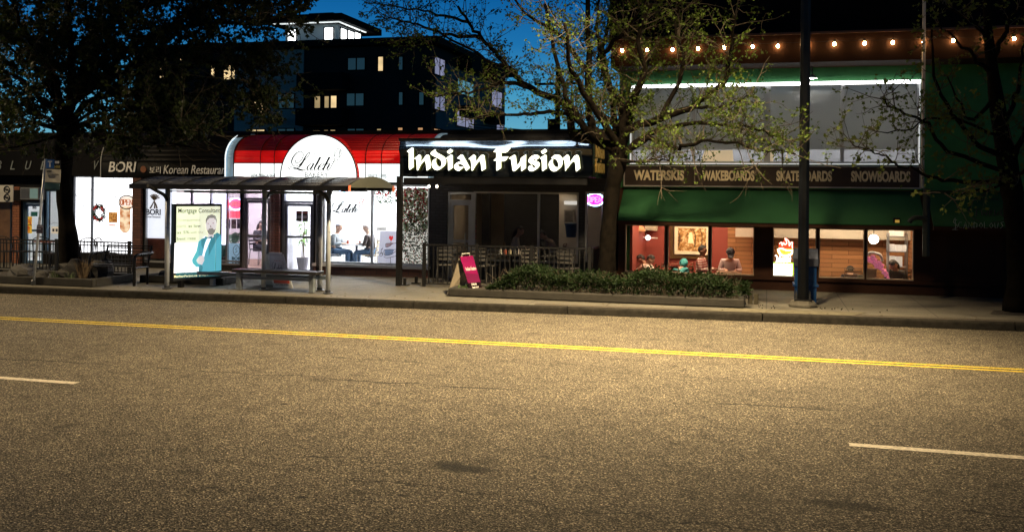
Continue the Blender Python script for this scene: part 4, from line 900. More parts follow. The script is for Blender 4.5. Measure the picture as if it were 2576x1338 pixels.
# advertising panel
A = Vector((W(437, 610, 18.85).x, 18.85, 0)); dr = Vector((.62, .93, 0)).normalized(); wd = 1.14
z0a, z1a = W(440, 707, 18.85).z, W(443, 513, 18.85).z
nrm = Vector((dr.y, -dr.x, 0))
if nrm.dot(Vector((0, 0, 0))-A) < 0: nrm = -nrm
def onad(u, v, d=0.0): p = A+dr*(u*wd)+nrm*d; return (p.x, p.y, z0a+(z1a-z0a)*v)
t = thing('advert_panel', 'backlit mortgage poster with a bearded man in teal suit', 'advertising panel', tuple(A+dr*.5+Vector((0, 0, .15))))
mb = MB(); pts = [onad(0, 0), onad(1, 0), onad(1, 1), onad(0, 1)]; mb.prism(pts, tuple(-nrm*.16)); mb.build('case', mat('black_case', (.02, .022, .026), .4, .2, var=.1), t)
M_ad = lit('ad_pale_yellow', (.90, .97, .62), 1.15, .05); M_adw = emis('ad_white', (1, 1, .97), 1.6); M_teal = mat('ad_teal', (.10, .4, .42), .5, 0, (.12, .55, .60), .95, var=0)
M_adsk = mat('ad_skin', (.7, .62, .55), .5, 0, (.93, .88, .78), .95, var=0); M_adink = mat('ad_ink', (.03, .03, .03), .5, 0, (.05, .06, .05), .3, var=0); M_adgr = mat('ad_grey', (.2, .2, .16), .5, 0, (.42, .42, .32), .7, var=0)
def ad(pts, d, m, nm, par, th=.0016):
    mb = MB(); mb.prism([onad(u, v, d) for u, v in pts], tuple(nrm*th)); return mb.build(nm, m, par)
# figure traced on the poster: (px in 892x1338 crop) -> u, v
def au(x, y): return ((x-236)/(742-236), 1-(y-128-(x-236)*.02)/(1255-128-(x-236)*.06))
sheet = ad([(.05, .035), (.96, .035), (.96, .965), (.05, .965)], .001, M_ad, 'poster', t)
ad([au(245, 700), au(500, 700), au(560, 600), au(600, 640), au(560, 1140), au(240, 1140)], .003, M_adw, 'white_area', sheet)
ad([(.05, .035), (.96, .035), (.96, .105), (.05, .105)], .003, mat('ad_dark_teal', (.02, .10, .12), .5, 0, (.03, .17, .19), .7, var=0), 'footer', sheet)
ad([au(*p) for p in ((500,1140),(500,1060),(470,1060),(430,1000),(425,950),(470,830),(490,690),(520,650),(580,620),(630,640),(690,560),(728,590),(738,700),(738,1120))], .005, M_teal, 'jacket', sheet)
ad([au(*p) for p in ((640,600),(690,560),(728,590),(690,650),(650,760),(600,900),(600,760))], .0067, mat('ad_teal_deep', (.07, .3, .33), .5, 0, (.08, .40, .43), .75, var=0), 'lapel', sheet)
ad([au(*p) for p in ((520,650),(575,622),(556,720),(540,800),(522,740))], .0067, MATS['ad_teal_deep'], 'lapel', sheet)
ad([au(*p) for p in ((495,1135),(500,1060),(520,1020),(540,1060),(528,1135))], .0067, MATS['ad_teal_deep'], 'sleeve_fold', sheet)
ad([au(*p) for p in ((585,640),(625,640),(600,720),(560,860),(540,1000),(520,1010),(535,880),(560,720))], .007, M_adw, 'shirt', sheet)
ad([au(*p) for p in ((470,960),(500,900),(545,890),(555,960),(530,1030),(490,1010))], .009, M_adsk, 'hand', sheet)
ad([au(*p) for p in ((590,620),(592,560),(570,500),(565,430),(575,350),(600,310),(640,300),(670,330),(682,400),(682,470),(668,540),(650,580),(655,620),(620,650))], .009, M_adsk, 'face', sheet)
ad([au(*p) for p in ((566,430),(563,370),(585,310),(630,290),(672,315),(684,370),(684,430),(674,380),(650,345),(605,345),(580,380))], .011, M_adgr, 'hair', sheet)
ad([au(*p) for p in ((576,500),(590,530),(600,500),(640,492),(655,520),(675,500),(665,550),(640,590),(610,590),(588,560))], .011, M_adgr, 'beard', sheet)
mb = MB()
for q in ((592, 425), (645, 422)):
    mb.prism([onad(*au(q[0]+dx, q[1]+dy), .0125) for dx, dy in ((-14, 0), (0, -7), (14, 0), (0, 6))], tuple(nrm*.001))
mb.prism([onad(*au(x, y), .0125) for x, y in ((602,515),(625,508),(648,512),(640,528),(612,530))], tuple(nrm*.001)); mb.prism([onad(*au(x, y), .0125) for x, y in ((616,440),(628,480),(612,484))], tuple(nrm*.001)); mb.build('features', M_adgr, sheet)
ad([au(*p) for p in ((560,640),(560,610),(592,630),(632,610),(634,650),(596,640))], .012, mat('ad_bow', (.05, .2, .22), .5, 0, (.08, .3, .32), .7, var=0), 'bow_tie', sheet)
def adtext(st, x0, y0, x1, y1, m, bold=0):
    u0, v0 = au(x0, y1); u1, v1 = au(x1, y0); mb = MB()
    mb.text(st, u0, u1, v0, v1, 0, .002, bold=bold, T=lambda x, y, z: onad(x, z, .006-y)); mb.build('lettering', m, sheet)
adtext('Mortgage Consultant', 278, 200, 718, 285, M_adink, .01); adtext('Downpayment', 272, 345, 510, 400, M_adgr); adtext('starts', 268, 435, 360, 478, M_adgr); adtext('as low', 383, 432, 515, 478, M_adink)
adtext('as 5%', 268, 525, 395, 568, M_adink); adtext('with the', 405, 530, 540, 570, M_adgr); adtext('best rate', 268, 615, 462, 660, M_adink)
M_ady = mat('ad_yellow_text', (.8, .75, .35), .5, 0, (1, .95, .55), 1.0, var=0)
adtext('BorhanFarjoo.ca', 243, 1165, 482, 1215, M_ady, .02); adtext('(778) 233-8884', 502, 1150, 706, 1200, M_ady, .02)
for u in (.18, .85):
    mb = MB(); p = A+dr*(u*wd)-nrm*.08; mb.box(p.x-.05, p.x+.05, p.y-.05, p.y+.05, .15, z0a-.001); mb.build('leg', M_blk if u < .5 else MATS['silver_post'], t)
# ---- black slatted bench at the left
gL, gR = G(203, 718), G(362, 716); yb_ = (gL.y+gR.y)/2-.05
t = thing('slatted_bench', 'black metal strap bench with bent tube arms in front of the patio railing', 'bench', ((gL.x+gR.x)/2, yb_, .15))
M_bench = mat('bench_black', (.010, .010, .012), .3, .4, var=.2)
x0, x1 = gL.x, gR.x
prof = [(0, .58), (.02, .62), (.07, .625), (.15, .61), (.25, .59), (.35, .575), (.43, .58), (.49, .62), (.53, .70), (.56, .80), (.585, .90), (.61, .98), (.64, 1.03)]
prof = smooth(prof, 2)
for k, (y, z) in enumerate(prof):
    if k % 2: continue
    mb = MB(); mb.box(x0+.02, x1-.02, yb_+y-.011, yb_+y+.011, z-.0055, z+.0055) if y < .46 else mb.box(x0+.02, x1-.02, yb_+y-.005, yb_+y+.005, z-.014, z+.014)
    mb.build('slat', M_bench, t)
for x in (x0, x1):
    mb = MB(); mb.tube(smooth([(x, yb_+.02, .15), (x, yb_+.02, .72), (x, yb_+.05, .82), (x, yb_+.15, .86), (x, yb_+.45, .865), (x, yb_+.68, .87)]), .036, 10); mb.build('arm', M_bench, t, True)
    mb = MB(); mb.tube([(x, yb_+.02, .56), (x, yb_+.5, .56), (x, yb_+.66, 1.04)], .022, 8); mb.tube([(x, yb_+.5, .15), (x, yb_+.5, .56)], .03, 8); mb.build('side_frame', M_bench, t)
# ---- bus stop sign on a leaning pole
gb = G(84, 717); top = W(115, 400, gb.y-.05)
t = thing('bus_stop_sign', 'leaning silver bus stop pole with blue T panel and cream timetable plate', 'bus stop', tuple(gb))
mb = MB(); mb.tube([tuple(gb), tuple(top)], .030, 10); pole = mb.build('pole', M_silver, t, True)
mb = MB(); mb.lathe([(.05, 0), (.05, .10), (.035, .12), (0, .12)], tuple(gb), 10); mb.build('base_sleeve', M_dal, t)
yS = gb.y-.09
def panel(nm, px, m, par, y=yS, th=.012):
    mb = MB(); mb.prism([tuple(W(a_, b__, y)) for a_, b__ in px], (0, th, 0)); return mb.build(nm, m, par)
cr = lambda x, y: S(x/2.23, 600+y/2.23)
bl = panel('blue_panel', [cr(413, 85), cr(485, 88), cr(483, 165), cr(411, 163)], mat('sign_blue', (.015, .11, .36), .5, var=.05), t)
mb = MB(); mb.text('T', *rect(*cr(428, 98), *cr(466, 153), yS-.002), yS-.004, .006, bold=.05); mb.build('lettering', mat('sign_white', (.62, .62, .62), .6, var=0), bl)
dk = panel('number_panel', [cr(486, 88), cr(541, 92), cr(540, 168), cr(484, 165)], M_blk, t)
mb = MB(); r_ = rect(*cr(487, 140), *cr(533, 160), yS); mb.text('54251', *r_, yS-.004, .006, bold=.02)
mb.build('lettering', mat('sign_amber', (.50, .42, .12), .6, var=0), dk)
mb = MB()
for q in (500, 519):
    w_ = W(*cr(q, 111), yS-.004); mb.lathe([(0, 0), (.030, 0), (.030, .004), (0, .004)], (0, 0, 0), 12)
    n_ = 12*4; mb.v[-n_:] = [tuple(Matrix.Translation(w_) @ Matrix.Rotation(math.pi/2, 4, 'X') @ Vector(p)) for p in mb.v[-n_:]]
mb.build('icon', MATS['sign_white'], dk)
crm = panel('timetable_plate', [cr(406, 170), cr(541, 175), cr(535, 292), cr(401, 285)], mat('sign_cream', (.50, .47, .38), .6, var=.05), t)
mb = MB()
for st, a_, b__, c_, d_ in (('Downtown', 416, 180, 462, 188), ('228 232', 416, 192, 455, 200), ('22 Lonsdale', 424, 212, 522, 222), ('N24 Downtown', 430, 230, 495, 238), ('limited stop', 438, 243, 488, 250)):
    mb.text(st, *rect(*cr(a_, b__), *cr(c_, d_), yS), yS-.004, .005)
mb.build('lettering', M_blk, crm)
panel('teal_panel', [cr(400, 290), cr(533, 295), cr(528, 356), cr(395, 352)], mat('sign_teal', (.01, .05, .055), .5, var=.05), t)
pl = panel('notice_plate', [cr(330, 668), cr(385, 670), cr(380, 745), cr(324, 742)], mat('sign_purple', (.035, .025, .05), .5, var=.05), t, y=gb.y-.08)
mb = MB(); 
for st, a_, b__, c_, d_ in (('STOP 54251', 334, 676, 380, 683), ('33 22 13 45', 334, 686, 380, 692), ('Lonsdale', 334, 702, 366, 708)): mb.text(st, *rect(*cr(a_, b__), *cr(c_, d_), gb.y-.085), gb.y-.083, .005)
mb.build('lettering', mat('sign_lilac', (.4, .38, .45), .6, var=0), pl)
# ---- no stopping sign at the far left
y = 20.5; a = W(-4, 470, y); b_ = W(33, 506, y)
t = thing('parking_sign', 'small square plate with two round prohibition symbols at the left photo edge', 'sign', (a.x+.1, y, .15))
xm = W(-8, 480, y+.04).x
mb = MB(); mb.tube([(xm, y+.05, .15), (xm, y+.05, 2.85)], .025, 8); mb.build('pole', M_dal, t)
mb = MB(); mb.box(xm-.12, b_.x, y, y+.012, W(14, 508, y).z, W(14, 466, y).z); pl = mb.build('plate', mat('dim_white_plate', (.30, .30, .29), .6, var=.1), t)
mb = MB()
for py in (477, 497):
    c = W(17, py, y-.004); mb.tube([(c.x+.085*math.cos(k*math.pi/8), y-.006, c.z+.085*math.sin(k*math.pi/8)) for k in range(17)], .012, 5)
    mb.box(c.x-.045, c.x+.045, y-.008, y-.002, c.z-.03, c.z+.02); mb.bar((c.x-.06, y-.007, c.z+.06), (c.x+.06, y-.007, c.z-.06), .012, .006)
mb.build('symbol', M_blk, pl)
# ---- railings
def railing(nm, label, a, b, z0, z1, step, par=None, rails=(0,), th=.008, posts=()):
    a = Vector(a); b = Vector(b); L = (b-a).length; d = (b-a)/L; n = max(2, int(L/step))
    t = thing(nm, label, 'railing', tuple((a+b)/2+Vector((0, 0, .15))))
    mb = MB(); mb.bar(a+Vector((0, 0, z1)), b+Vector((0, 0, z1)), .045, .035); mb.bar(a+Vector((0, 0, z0)), b+Vector((0, 0, z0)), .03, .03)
    for r in rails: mb.bar(a+Vector((0, 0, z1-r)), b+Vector((0, 0, z1-r)), .025, .025) if r else None
    mb.build('rail', M_blk, t)
    mb = MB()
    for i in range(n+1): p = a+d*(L*i/n); mb.box(p.x-th, p.x+th, p.y-th, p.y+th, z0, z1)
    mb.build('balusters', M_blk, t)
    for u in posts:
        p = a+d*(L*u); mb = MB(); mb.box(p.x-.035, p.x+.035, p.y-.035, p.y+.035, .15, z1+.05); mb.build('post', M_blk, t)
    return t
gl = G(333, 690); rl = 21.2
railing('patio_railing', 'black picket railing around the cafe patio at the left', (W(-40, 650, rl).x, rl, 0), (W(333, 650, rl).x, rl, 0), .22, .98, .105, rails=(.09,), posts=(0.02, .5, .98))
ya = YC+.12
x0, x1 = XL+.6, XR-.05
railing('patio_railing', 'black picket railing under the lettered canopy', (x0, ya, 0), (x1, ya, 0), .22, 1.13, .115, posts=(.0, .33, .66, 1.0), th=.011)
railing('patio_railing', 'short black railing side return at the tree trunk end of the patio', (x1+.05, ya+.08, 0), (x1+.05, YF-.1, 0), .22, 1.13, .115, th=.011)
for k, (px, py) in enumerate(((1047, 713), (1018, 718))):
    gp = G(px, py); t = thing('post_stub', ('short black bolt-down post stub nearer the bakery window', 'short black bolt-down post stub beside the tall black post')[k], 'post stub', tuple(gp), 'post stubs on the pavement')
    mb = MB(); mb.box(gp.x-.10, gp.x+.10, gp.y-.06, gp.y+.06, .15, .17); mb.build('base_plate', M_blk, t); mb = MB(); mb.box(gp.x-.03, gp.x+.03, gp.y-.03, gp.y+.03, .171, .32); mb.build('stub', M_blk, t)
# ---- planters
def kerb_box(t, x0, x1, y0, y1, z1, w, m, soil=True, zsoil=None, bev=.02):
    mb = MB(); mb.box(x0, x1, y0, y0+w, .15, z1); mb.box(x0, x1, y1-w, y1, .15, z1); mb.box(x0, x0+w, y0+w, y1-w, .15, z1); mb.box(x1-w, x1, y0+w, y1-w, .15, z1); mb.build('kerb', m, t, bevel=bev)
    mb = MB(); mb.box(x0+w, x1-w, y0+w, y1-w, .15, zsoil or z1-.05); mb.build('soil', MATS['pit_soil'], t)
M_pl = mat('planter_concrete', (.024, .022, .018), .9, var=.35, scale=6, bump=.6)
PX0, PX1, PY0, PY1 = -6.6, -.42, 19.4, 20.5
t = thing('planter', 'long low concrete kerb planter holding the clipped hedge', 'planter', ((PX0+PX1)/2, 20, .15)); kerb_box(t, PX0, PX1, PY0, PY1, .33, .14, M_pl, bev=.03)
for k in range(2):
    x = PX1+.05+.12*k; mb = MB(); mb.box(x, x+.09, PY1-.32, PY1-.1, .15, .35); mb.build('end_block', mat('block_brown', (.04, .034, .02), .9, var=.3, scale=10), t)
gq = G(80, 718)
t = thing('planter', 'low concrete kerb bed with rocks at the left street tree', 'planter', (-15.8, 18.8, .15)); kerb_box(t, -18.6, -14.7, 18.35, 19.9, .33, .13, M_pl)
t = thing('planter', 'low bed edged with concrete behind the slatted bench', 'planter', (-13.6, 20.2, .15)); kerb_box(t, -14.5, -12.25, 19.75, 20.6, .32, .13, M_pl)
# rocks
M_rock = mat('grey_rock', (.045, .043, .041), .9, var=.4, scale=4, bump=.8)
def rock(label, c, r, seed):
    R_ = random.Random(seed); mb = MB(); mb.ball((0, 0, 0), r, 9, 6, .22, R_); mb.xf(Matrix.Translation(c) @ Matrix.Rotation(R_.uniform(0, 6), 4, 'Z')); tag(mb.build('rock', M_rock), label, 'rock', 'rocks in the left bed')
rock('largest rock leaning behind the bus stop pole', (-15.75, 19.1, .42), (.42, .3, .30), 1)
rock('rounded dark rock between pole and street tree', (-15.25, 19.35, .42), (.3, .25, .26), 2)
rock('broad flat rock at the left photo edge', (-17.1, 18.9, .36), (.6, .3, .20), 3)
rock('small rock at the corner of the left bed', (-16.35, 18.65, .33), (.22, .16, .12), 4)
rock('low pale rock right of the tree base', (-14.0, 20.1, .33), (.2, .15, .09), 5)
rock('little round rock behind the slatted bench', (-13.3, 20.1, .33), (.13, .11, .08), 6)
# the boards face along the street, turned a little towards the road
yA = 19.62
Af = Vector((W(1124, 742, yA).x, yA, .15))
cA = [W(1124, 742, yA), W(1160, 730, yA+.62), W(1187, 649, yA+.78), W(1154, 649, yA+.40)]
cB = [W(1186, 729, yA+.30), W(1217, 727, yA+.62), W(1189, 643, yA+.60), W(1157, 646, yA+.28)]
t = thing('sandwich_board', 'magenta and black sandwich board listing dine in, take out, delivery', 'sandwich board', tuple(Af))
cA[0].z = cA[1].z = .15; cB[0].z = cB[1].z = .15
zr = (cB[2].z+cB[3].z)/2
mb = MB(); mb.prism([tuple(p) for p in cA], (.02, -.012, 0)); mb.build('board', mat('board_beige', (.28, .24, .18), .35, .3, var=.1), t)
nb = (cB[1]-cB[0]).cross(cB[3]-cB[0]).normalized()
if nb.y > 0: nb = -nb
mb = MB(); mb.prism([tuple(p-nb*.02) for p in cB], tuple(nb*.018)); fb = mb.build('board', mat('board_black', (.012, .006, .008), .25, var=.1), t)
def onb(u, v, d=.0):
    lo = cB[0].lerp(cB[1], u); hi = cB[3].lerp(cB[2], u); p = lo.lerp(hi, v)+nb*d; return tuple(p)
mb = MB(); mb.prism([onb(0, .58, .002), onb(1, .50, .002), onb(1, 1, .002), onb(0, 1, .002)], tuple(nb*.003)); mb.build('magenta_field', mat('magenta', (.20, .006, .07), .3, var=.15, scale=3), fb)
mb = MB(); mb.prism([onb(0, .30, .001), onb(1, .30, .001), onb(1, .50, .001), onb(0, .58, .001)], tuple(nb*.002)); mb.build('plum_field', mat('plum', (.12, .008, .05), .3, var=.15, scale=3), fb)
M_ltw = mat('board_white', (.75, .74, .7), .5, var=0)
mb = MB(); TT = lambda x, y, z: onb(x, z, .007-y)
mb.text('Indian Fusion', .12, .95, .62, .72, 0, .003, shear=.15, T=TT, bold=.01); mb.text('DINE IN', .22, .62, .235, .285, 0, .003, T=TT, bold=.03); mb.text('TAKE OUT', .2, .74, .145, .195, 0, .003, T=TT, bold=.03); mb.text('DELIVERY', .22, .80, .055, .105, 0, .003, T=TT, bold=.03); mb.build('lettering', M_ltw, fb)
mb = MB(); c1, c2 = cB[3].lerp(cB[2], .15), cB[3].lerp(cB[2], .75); h = Vector((0, 0, .06)); mb.tube([tuple(c1), tuple(c1+h), tuple(c2+h), tuple(c2)], .010, 6); mb.build('handle', mat('pale_handle', (.5, .48, .42), .5, var=0), t)
# ---- white sandwich board of the bakery
gA = [G(692, 731), G(735, 731)]
yB = 19.75
c0, c1 = W(688, 731, yB), W(736, 731, yB); k0, k1 = W(673, 640, yB+.22), W(712, 640, yB+.22)
c0.z = c1.z = .15
c0, c1, k1, k0 = Vector((c0.x, c0.y, .15)), Vector((c1.x, c1.y, .15)), Vector(k1), Vector(k0)
t = thing('sandwich_board', 'white plastic sandwich board with script lettering and red foot strip', 'sandwich board', tuple((c0+c1)/2))
nb2 = (c1-c0).cross(k0-c0).normalized(); nb2 = -nb2 if nb2.y > 0 else nb2
M_wpl = mat('white_plastic', (.62, .62, .60), .45, var=.1, scale=6)
mb = MB(); mb.prism([tuple(p) for p in (c0, c1, k1, k0)], tuple(-nb2*.03)); fb = mb.build('board', M_wpl, t, bevel=.008)
d0, d1 = c0+Vector((-.60, .52, 0)), c1+Vector((-.60, .52, 0))
mb = MB(); mb.prism([tuple(p) for p in (d0, d1, k1, k0)], tuple(nb2*.03)); mb.build('board', M_wpl, t, bevel=.008)
mb = MB(); kh0, kh1 = k0.lerp(k1, .12), k0.lerp(k1, .88); mb.box(kh0.x, kh1.x, k0.y-.03, k0.y+.05, k0.z-.01, k0.z+.05); mb.build('hinge_bar', M_wpl, t)
def onw(u, v, d=0.0):
    lo = c0.lerp(c1, u); hi = k0.lerp(k1, u); return tuple(lo.lerp(hi, v)+nb2*d)
mb = MB(); mb.prism([onw(.08, .13, .002), onw(.92, .13, .002), onw(.93, .24, .002), onw(.07, .24, .002)], tuple(nb2*.002))
mb.prism([onw(.08, .34, .002), onw(.92, .34, .002), onw(.92, .42, .002), onw(.08, .42, .002)], tuple(nb2*.002)); mb.build('red_strip', mat('strip_red', (.50, .07, .03), .5, var=.1), fb)
TT2 = lambda x, y, z: onw(x, z, .006-y)
mb = MB(); mb.text('604-986-6364', .14, .86, .07, .115, 0, .003, T=TT2); mb.text('BAKERY', .25, .75, .46, .50, 0, .003, T=TT2); mb.build('lettering', M_ink2, fb)
laleh(fb, lambda x, y: onw(.10+(x-130)/2050*.80, .80-(y-115)/(980-115)*.28, .003), tuple(nb2*.002), M_ink, mat('tulip_olive', (.3, .25, .12), .5, var=0), None)
mb = MB(); mb.text(PERSIAN, .35, .78, .79, .83, 0, .003, T=TT2); mb.build('lettering', mat('red_script', (.45, .03, .02), .5, var=0), fb)
# little dark seed balls on the pavement near the lamp post
M_seed = mat('seed_brown', (.02, .014, .008), .9, var=.2)
seeds = [(1897+x*.188, 553.5+y*.188) for x, y in ((0, 0),)]
pts_ = [(118,1147),(140,1145),(166,1145),(122,1170),(163,1182),(313,1157),(287,1184),(328,1185),(1002,1186),(1098,1196),(1134,1190),(1222,1203),(1232,1192),(1375,1198),(1835,1211),(1740,1240),(940,1180),(962,1192)]
proto = None
for k, (x, y) in enumerate(pts_):
    gp = G(*S(3000+x/3.346, 880+y/3.346), .157)
    mb = MB()
    if proto is None: 
        mb.ball((0, 0, 0), .013, 7, 5); proto = mb.build('seed_ball', M_seed); proto.location = gp+Vector((0, 0, .010)); tag(proto, 'tiny dark round tree seed lying on the pavement near the lamp post foot', 'seed', 'seed balls on the pavement')
    else:
        o = proto.copy(); sc.collection.objects.link(o); o.location = gp+Vector((0, 0, .010))
# ================================================================== NEON SIGNS AND POSTERS
STROKE = {'O': [[(.5,1),(.15,.9),(0,.5),(.15,.1),(.5,0),(.85,.1),(1,.5),(.85,.9),(.5,1)]], 'P': [[(0,0),(0,1),(.7,1),(.95,.75),(.7,.5),(0,.5)]], 'E': [[(1,1),(0,1),(0,0),(1,0)],[(0,.5),(.8,.5)]], 'N': [[(0,0),(0,1),(1,0),(1,1)]]}
def neon_open(label, px0, py0, px1, py1, Y, ring, letters, r=.011, board=None):
    a = rect(px0, py0, px1, py1, Y); cx, cz = (a[0]+a[1])/2, (a[2]+a[3])/2; rx, rz = (a[1]-a[0])/2, (a[3]-a[2])/2
    t = thing('neon_sign', label, 'neon sign', (cx, Y, cz))
    mb = MB(); mb.tube([(cx+rx*math.cos(k*math.pi/12), Y, cz+rz*math.sin(k*math.pi/12)) for k in range(25)], r, 6); mb.build('neon_ring', ring, t)
    mb = MB(); lw = rx*2*.80/4
    for i, ch in enumerate('OPEN'):
        for s_ in STROKE[ch]:
            mb.tube([(cx-rx*.80+lw*(i+.12+u*.72), Y-.01, cz-rz*.42+v*rz*.84) for u, v in s_], r*1.05, 6)
    mb.build('neon_letters', letters, t)
    mb = MB(); mb.prism([(cx+rx*1.06*math.cos(k*math.pi/14), Y+.03, cz+rz*1.08*math.sin(k*math.pi/14)) for k in range(28)], (0, .015, 0)); mb.build('back_plate', board or M_blk, t)
    mb = MB(); mb.tube([(cx-rx*.5, Y+.035, cz+rz*.9), (cx-rx*.5, Y+.035, cz+rz+.5)], .004, 4); mb.tube([(cx+rx*.5, Y+.035, cz+rz*.9), (cx+rx*.5, Y+.035, cz+rz+.5)], .004, 4); mb.build('cord', M_blk, t)
    return t
N_blue = emis('neon_ice_blue', (.45, .75, 1), 6); N_pink = emis('neon_pink', (1, .10, .45), 6); N_red = emis('neon_red', (1, .05, .06), 5); N_or = emis('neon_orange', (1, .28, .03), 4)
M_mag = mat('magenta_back', (.5, .02, .3), .5, 0, (1, .05, .55), .55, var=0); M_pk = mat('pink_back', (.5, .1, .2), .5, 0, (1, .25, .5), .5, var=0)
neon_open('lit oval open sign with red letters inside the window behind the shelter glass', 575, 499, 611, 528, YF+.3, N_blue, N_red, .016, M_pk)
neon_open('glowing magenta oval open sign in the narrow window left of the middle tree', 1475, 487, 1519, 518, YF+.16, N_blue, N_pink, .018, M_mag)
neon_open('dark ringed open sign with orange letters hanging in the white window', 299, 492, 338, 526, YF-.02, M_blk, mat('dull_orange_letters', (.25, .05, .01), .5, 0, (.9, .2, .02), .35, var=0), .014, mat('pale_back', (.6, .55, .5), .5, 0, (1, .9, .8), .9, var=0))
neon_open('small red and blue open sign high in the bakery window below the shelter roof', 852, 470, 882, 485, YF+.2, N_blue, N_red, .012)
a = rect(578, 531, 604, 549, YF+.3)
t = thing('led_sign', 'small red lit grid sign below the oval open sign', 'sign', (a[0], YF+.3, a[2])); mb = MB(); mb.box(a[0], a[1], YF+.30, YF+.33, a[2], a[3]); mb.build('panel', mat('red_led_panel', (.4, .02, .04), .5, 0, (1, .12, .2), .9, var=0), t)
mb = MB()
for i in range(4):
    for j in range(3): mb.box(a[0]+.02+j*(a[1]-a[0])/3, a[0]+(j+.8)*(a[1]-a[0])/3, YF+.292, YF+.299, a[2]+.02+i*(a[3]-a[2])/4, a[2]+(i+.75)*(a[3]-a[2])/4)
mb.build('led_rows', N_red, t)
# flame and bowl neon
yn = YF+.18
def nc(x, y): p = S(3060+x/6.372, 920+y/6.372); w = W(p[0], p[1], yn); return (w.x, w.y, w.z)
c0 = nc(450, 700); t = thing('neon_sign', 'bright neon flaming bowl above script lettering and a glaring white box', 'neon sign', c0)
mb = MB(); mb.tube([nc(*p) for p in smooth([(365,355),(420,312),(440,400),(470,320),(505,372),(550,345),(545,290),(508,215),(565,245),(610,300),(620,410),(655,330),(700,315),(690,380),(700,470)], 3)], .013, 6); mb.build('neon_flame', emis('neon_hot_red', (1, .30, .24), 6), t)
mb = MB(); mb.prism([nc(*p) for p in ((370,480),(345,380),(420,300),(470,300),(505,195),(580,230),(620,310),(705,295),(720,400),(690,480))], (0, .004, 0)); mb.v = [(x, y+.03, z) for x, y, z in mb.v]; mb.build('flame_halo', mat('red_halo_glow', (.5, .03, .02), .4, 0, (1, .12, .03), .75, var=0), t)  # glowing red sheet put in for the halo around the flame
mb = MB(); mb.prism([nc(*p) for p in ((300,480),(740,480),(745,560),(690,650),(560,690),(420,680),(330,610))], (0, .004, 0)); mb.v = [(x, y+.025, z) for x, y, z in mb.v]; mb.build('bowl_halo', mat('orange_halo_glow', (.6, .25, .03), .4, 0, (1, .50, .06), 1.1, var=0), t)  # glowing orange sheet put in for the halo around the bowl
mb = MB()
for q in range(3): mb.tube([nc(*p) for p in smooth([(330+25*q,500+35*q),(360+25*q,590+25*q),(450,640+10*q),(560,645+8*q),(680-20*q,600+20*q),(735-30*q,520+35*q)], 3)], .016, 6)
mb.tube([nc(*p) for p in smooth([(320,500),(420,470),(560,520),(735,515)], 3)], .016, 6); mb.build('neon_bowl', emis('neon_amber', (1, .86, .5), 7), t)
mb = MB()
for s_ in ([(255,660),(290,650),(310,740),(280,830)],[(390,650),(350,740),(320,840)],[(440,720),(395,740),(380,810),(420,820),(450,720),(440,820)],[(520,710),(470,740),(460,810),(500,815),(530,710),(520,815)],[(590,690),(550,720),(540,800),(575,810),(605,690),(595,810)],[(650,690),(635,815)]): mb.tube([nc(*p) for p in smooth(s_, 3)], .012, 6)
mb.build('neon_script', emis('neon_white', (1, .92, .85), 5), t)
A_, B_ = nc(172, 1178), nc(693, 855); mb = MB(); mb.box(A_[0], B_[0], yn-.01, yn+.05, A_[2], B_[2]); mb.build('bright_panel', emis('white_lightbox', (.96, 1, .80), 5), t)
mb = MB(); frame(mb, A_[0]-.03, B_[0]+.03, A_[2]-.03, B_[2]+.02, yn-.012, yn+.04, .028); mb.build('box_spill', emis('lime_spill_glow', (.5, .9, .05), 1.4), t)  # glowing border put in for the green light spilling round the box
# posters in and on windows
def poster(label, px0, py0, px1, py1, Y, m, parts=(), nm='poster', cat='poster', group=None):
    a = rect(px0, py0, px1, py1, Y); t = thing(nm, label, cat, ((a[0]+a[1])/2, Y, a[2]), group); mb = MB(); mb.box(a[0], a[1], Y, Y+.006, a[2], a[3]); sh = mb.build('sheet', m, t)
    for (u0, v0, u1, v1, pm, pn) in parts:
        mb = MB(); mb.box(a[0]+(a[1]-a[0])*u0, a[0]+(a[1]-a[0])*u1, Y-.003, Y-.0005, a[2]+(a[3]-a[2])*v0, a[2]+(a[3]-a[2])*v1); mb.build(pn, pm, sh)
    return t, sh, a
def food(name, c1, c2, sc_=9, em=.5):
    m = mat(name, c1, .5, 0, (1, 1, 1), 0.0, var=0); n, l = nodes(m); b = n['Principled BSDF']
    tcx = n.new('ShaderNodeTexCoord'); vo = n.new('ShaderNodeTexNoise'); vo.inputs['Scale'].default_value = sc_; vo.inputs['Detail'].default_value = 5; l.new(tcx.outputs['Object'], vo.inputs['Vector'])
    r = n.new('ShaderNodeValToRGB'); l.new(vo.outputs['Fac'], r.inputs[0]); r.color_ramp.elements[0].position = .38; r.color_ramp.elements[1].position = .62
    r.color_ramp.elements[0].color = (*c1, 1); r.color_ramp.elements[1].color = (*c2, 1)
    l.new(r.outputs[0], b.inputs['Base Color']); l.new(r.outputs[0], b.inputs['Emission Color']); b.inputs['Emission Strength'].default_value = em; return m
M_brg_ = food('food_print', (.25, .06, .01), (.8, .45, .12), 14)
poster('small food poster with a burger beside the wreath', 273, 534, 295, 560, YF-.012, M_brg_, [(0, -.42, 1, -.02, mat('poster_white', (.8, .8, .8), .5, 0, (1, 1, 1), .9, var=0), 'caption_strip'), (.1, -.3, .8, -.2, mat('poster_red', (.5, .1, .06), .5, var=0), 'caption')])
poster('tall strip poster of dishes on the numbered cafe door', 70, 545, 80, 587, YF+.075, food('dish_print', (.5, .08, .01), (.75, .5, .05), 10, .35), [(0, .48, 1, .52, M_blk, 'divider')])
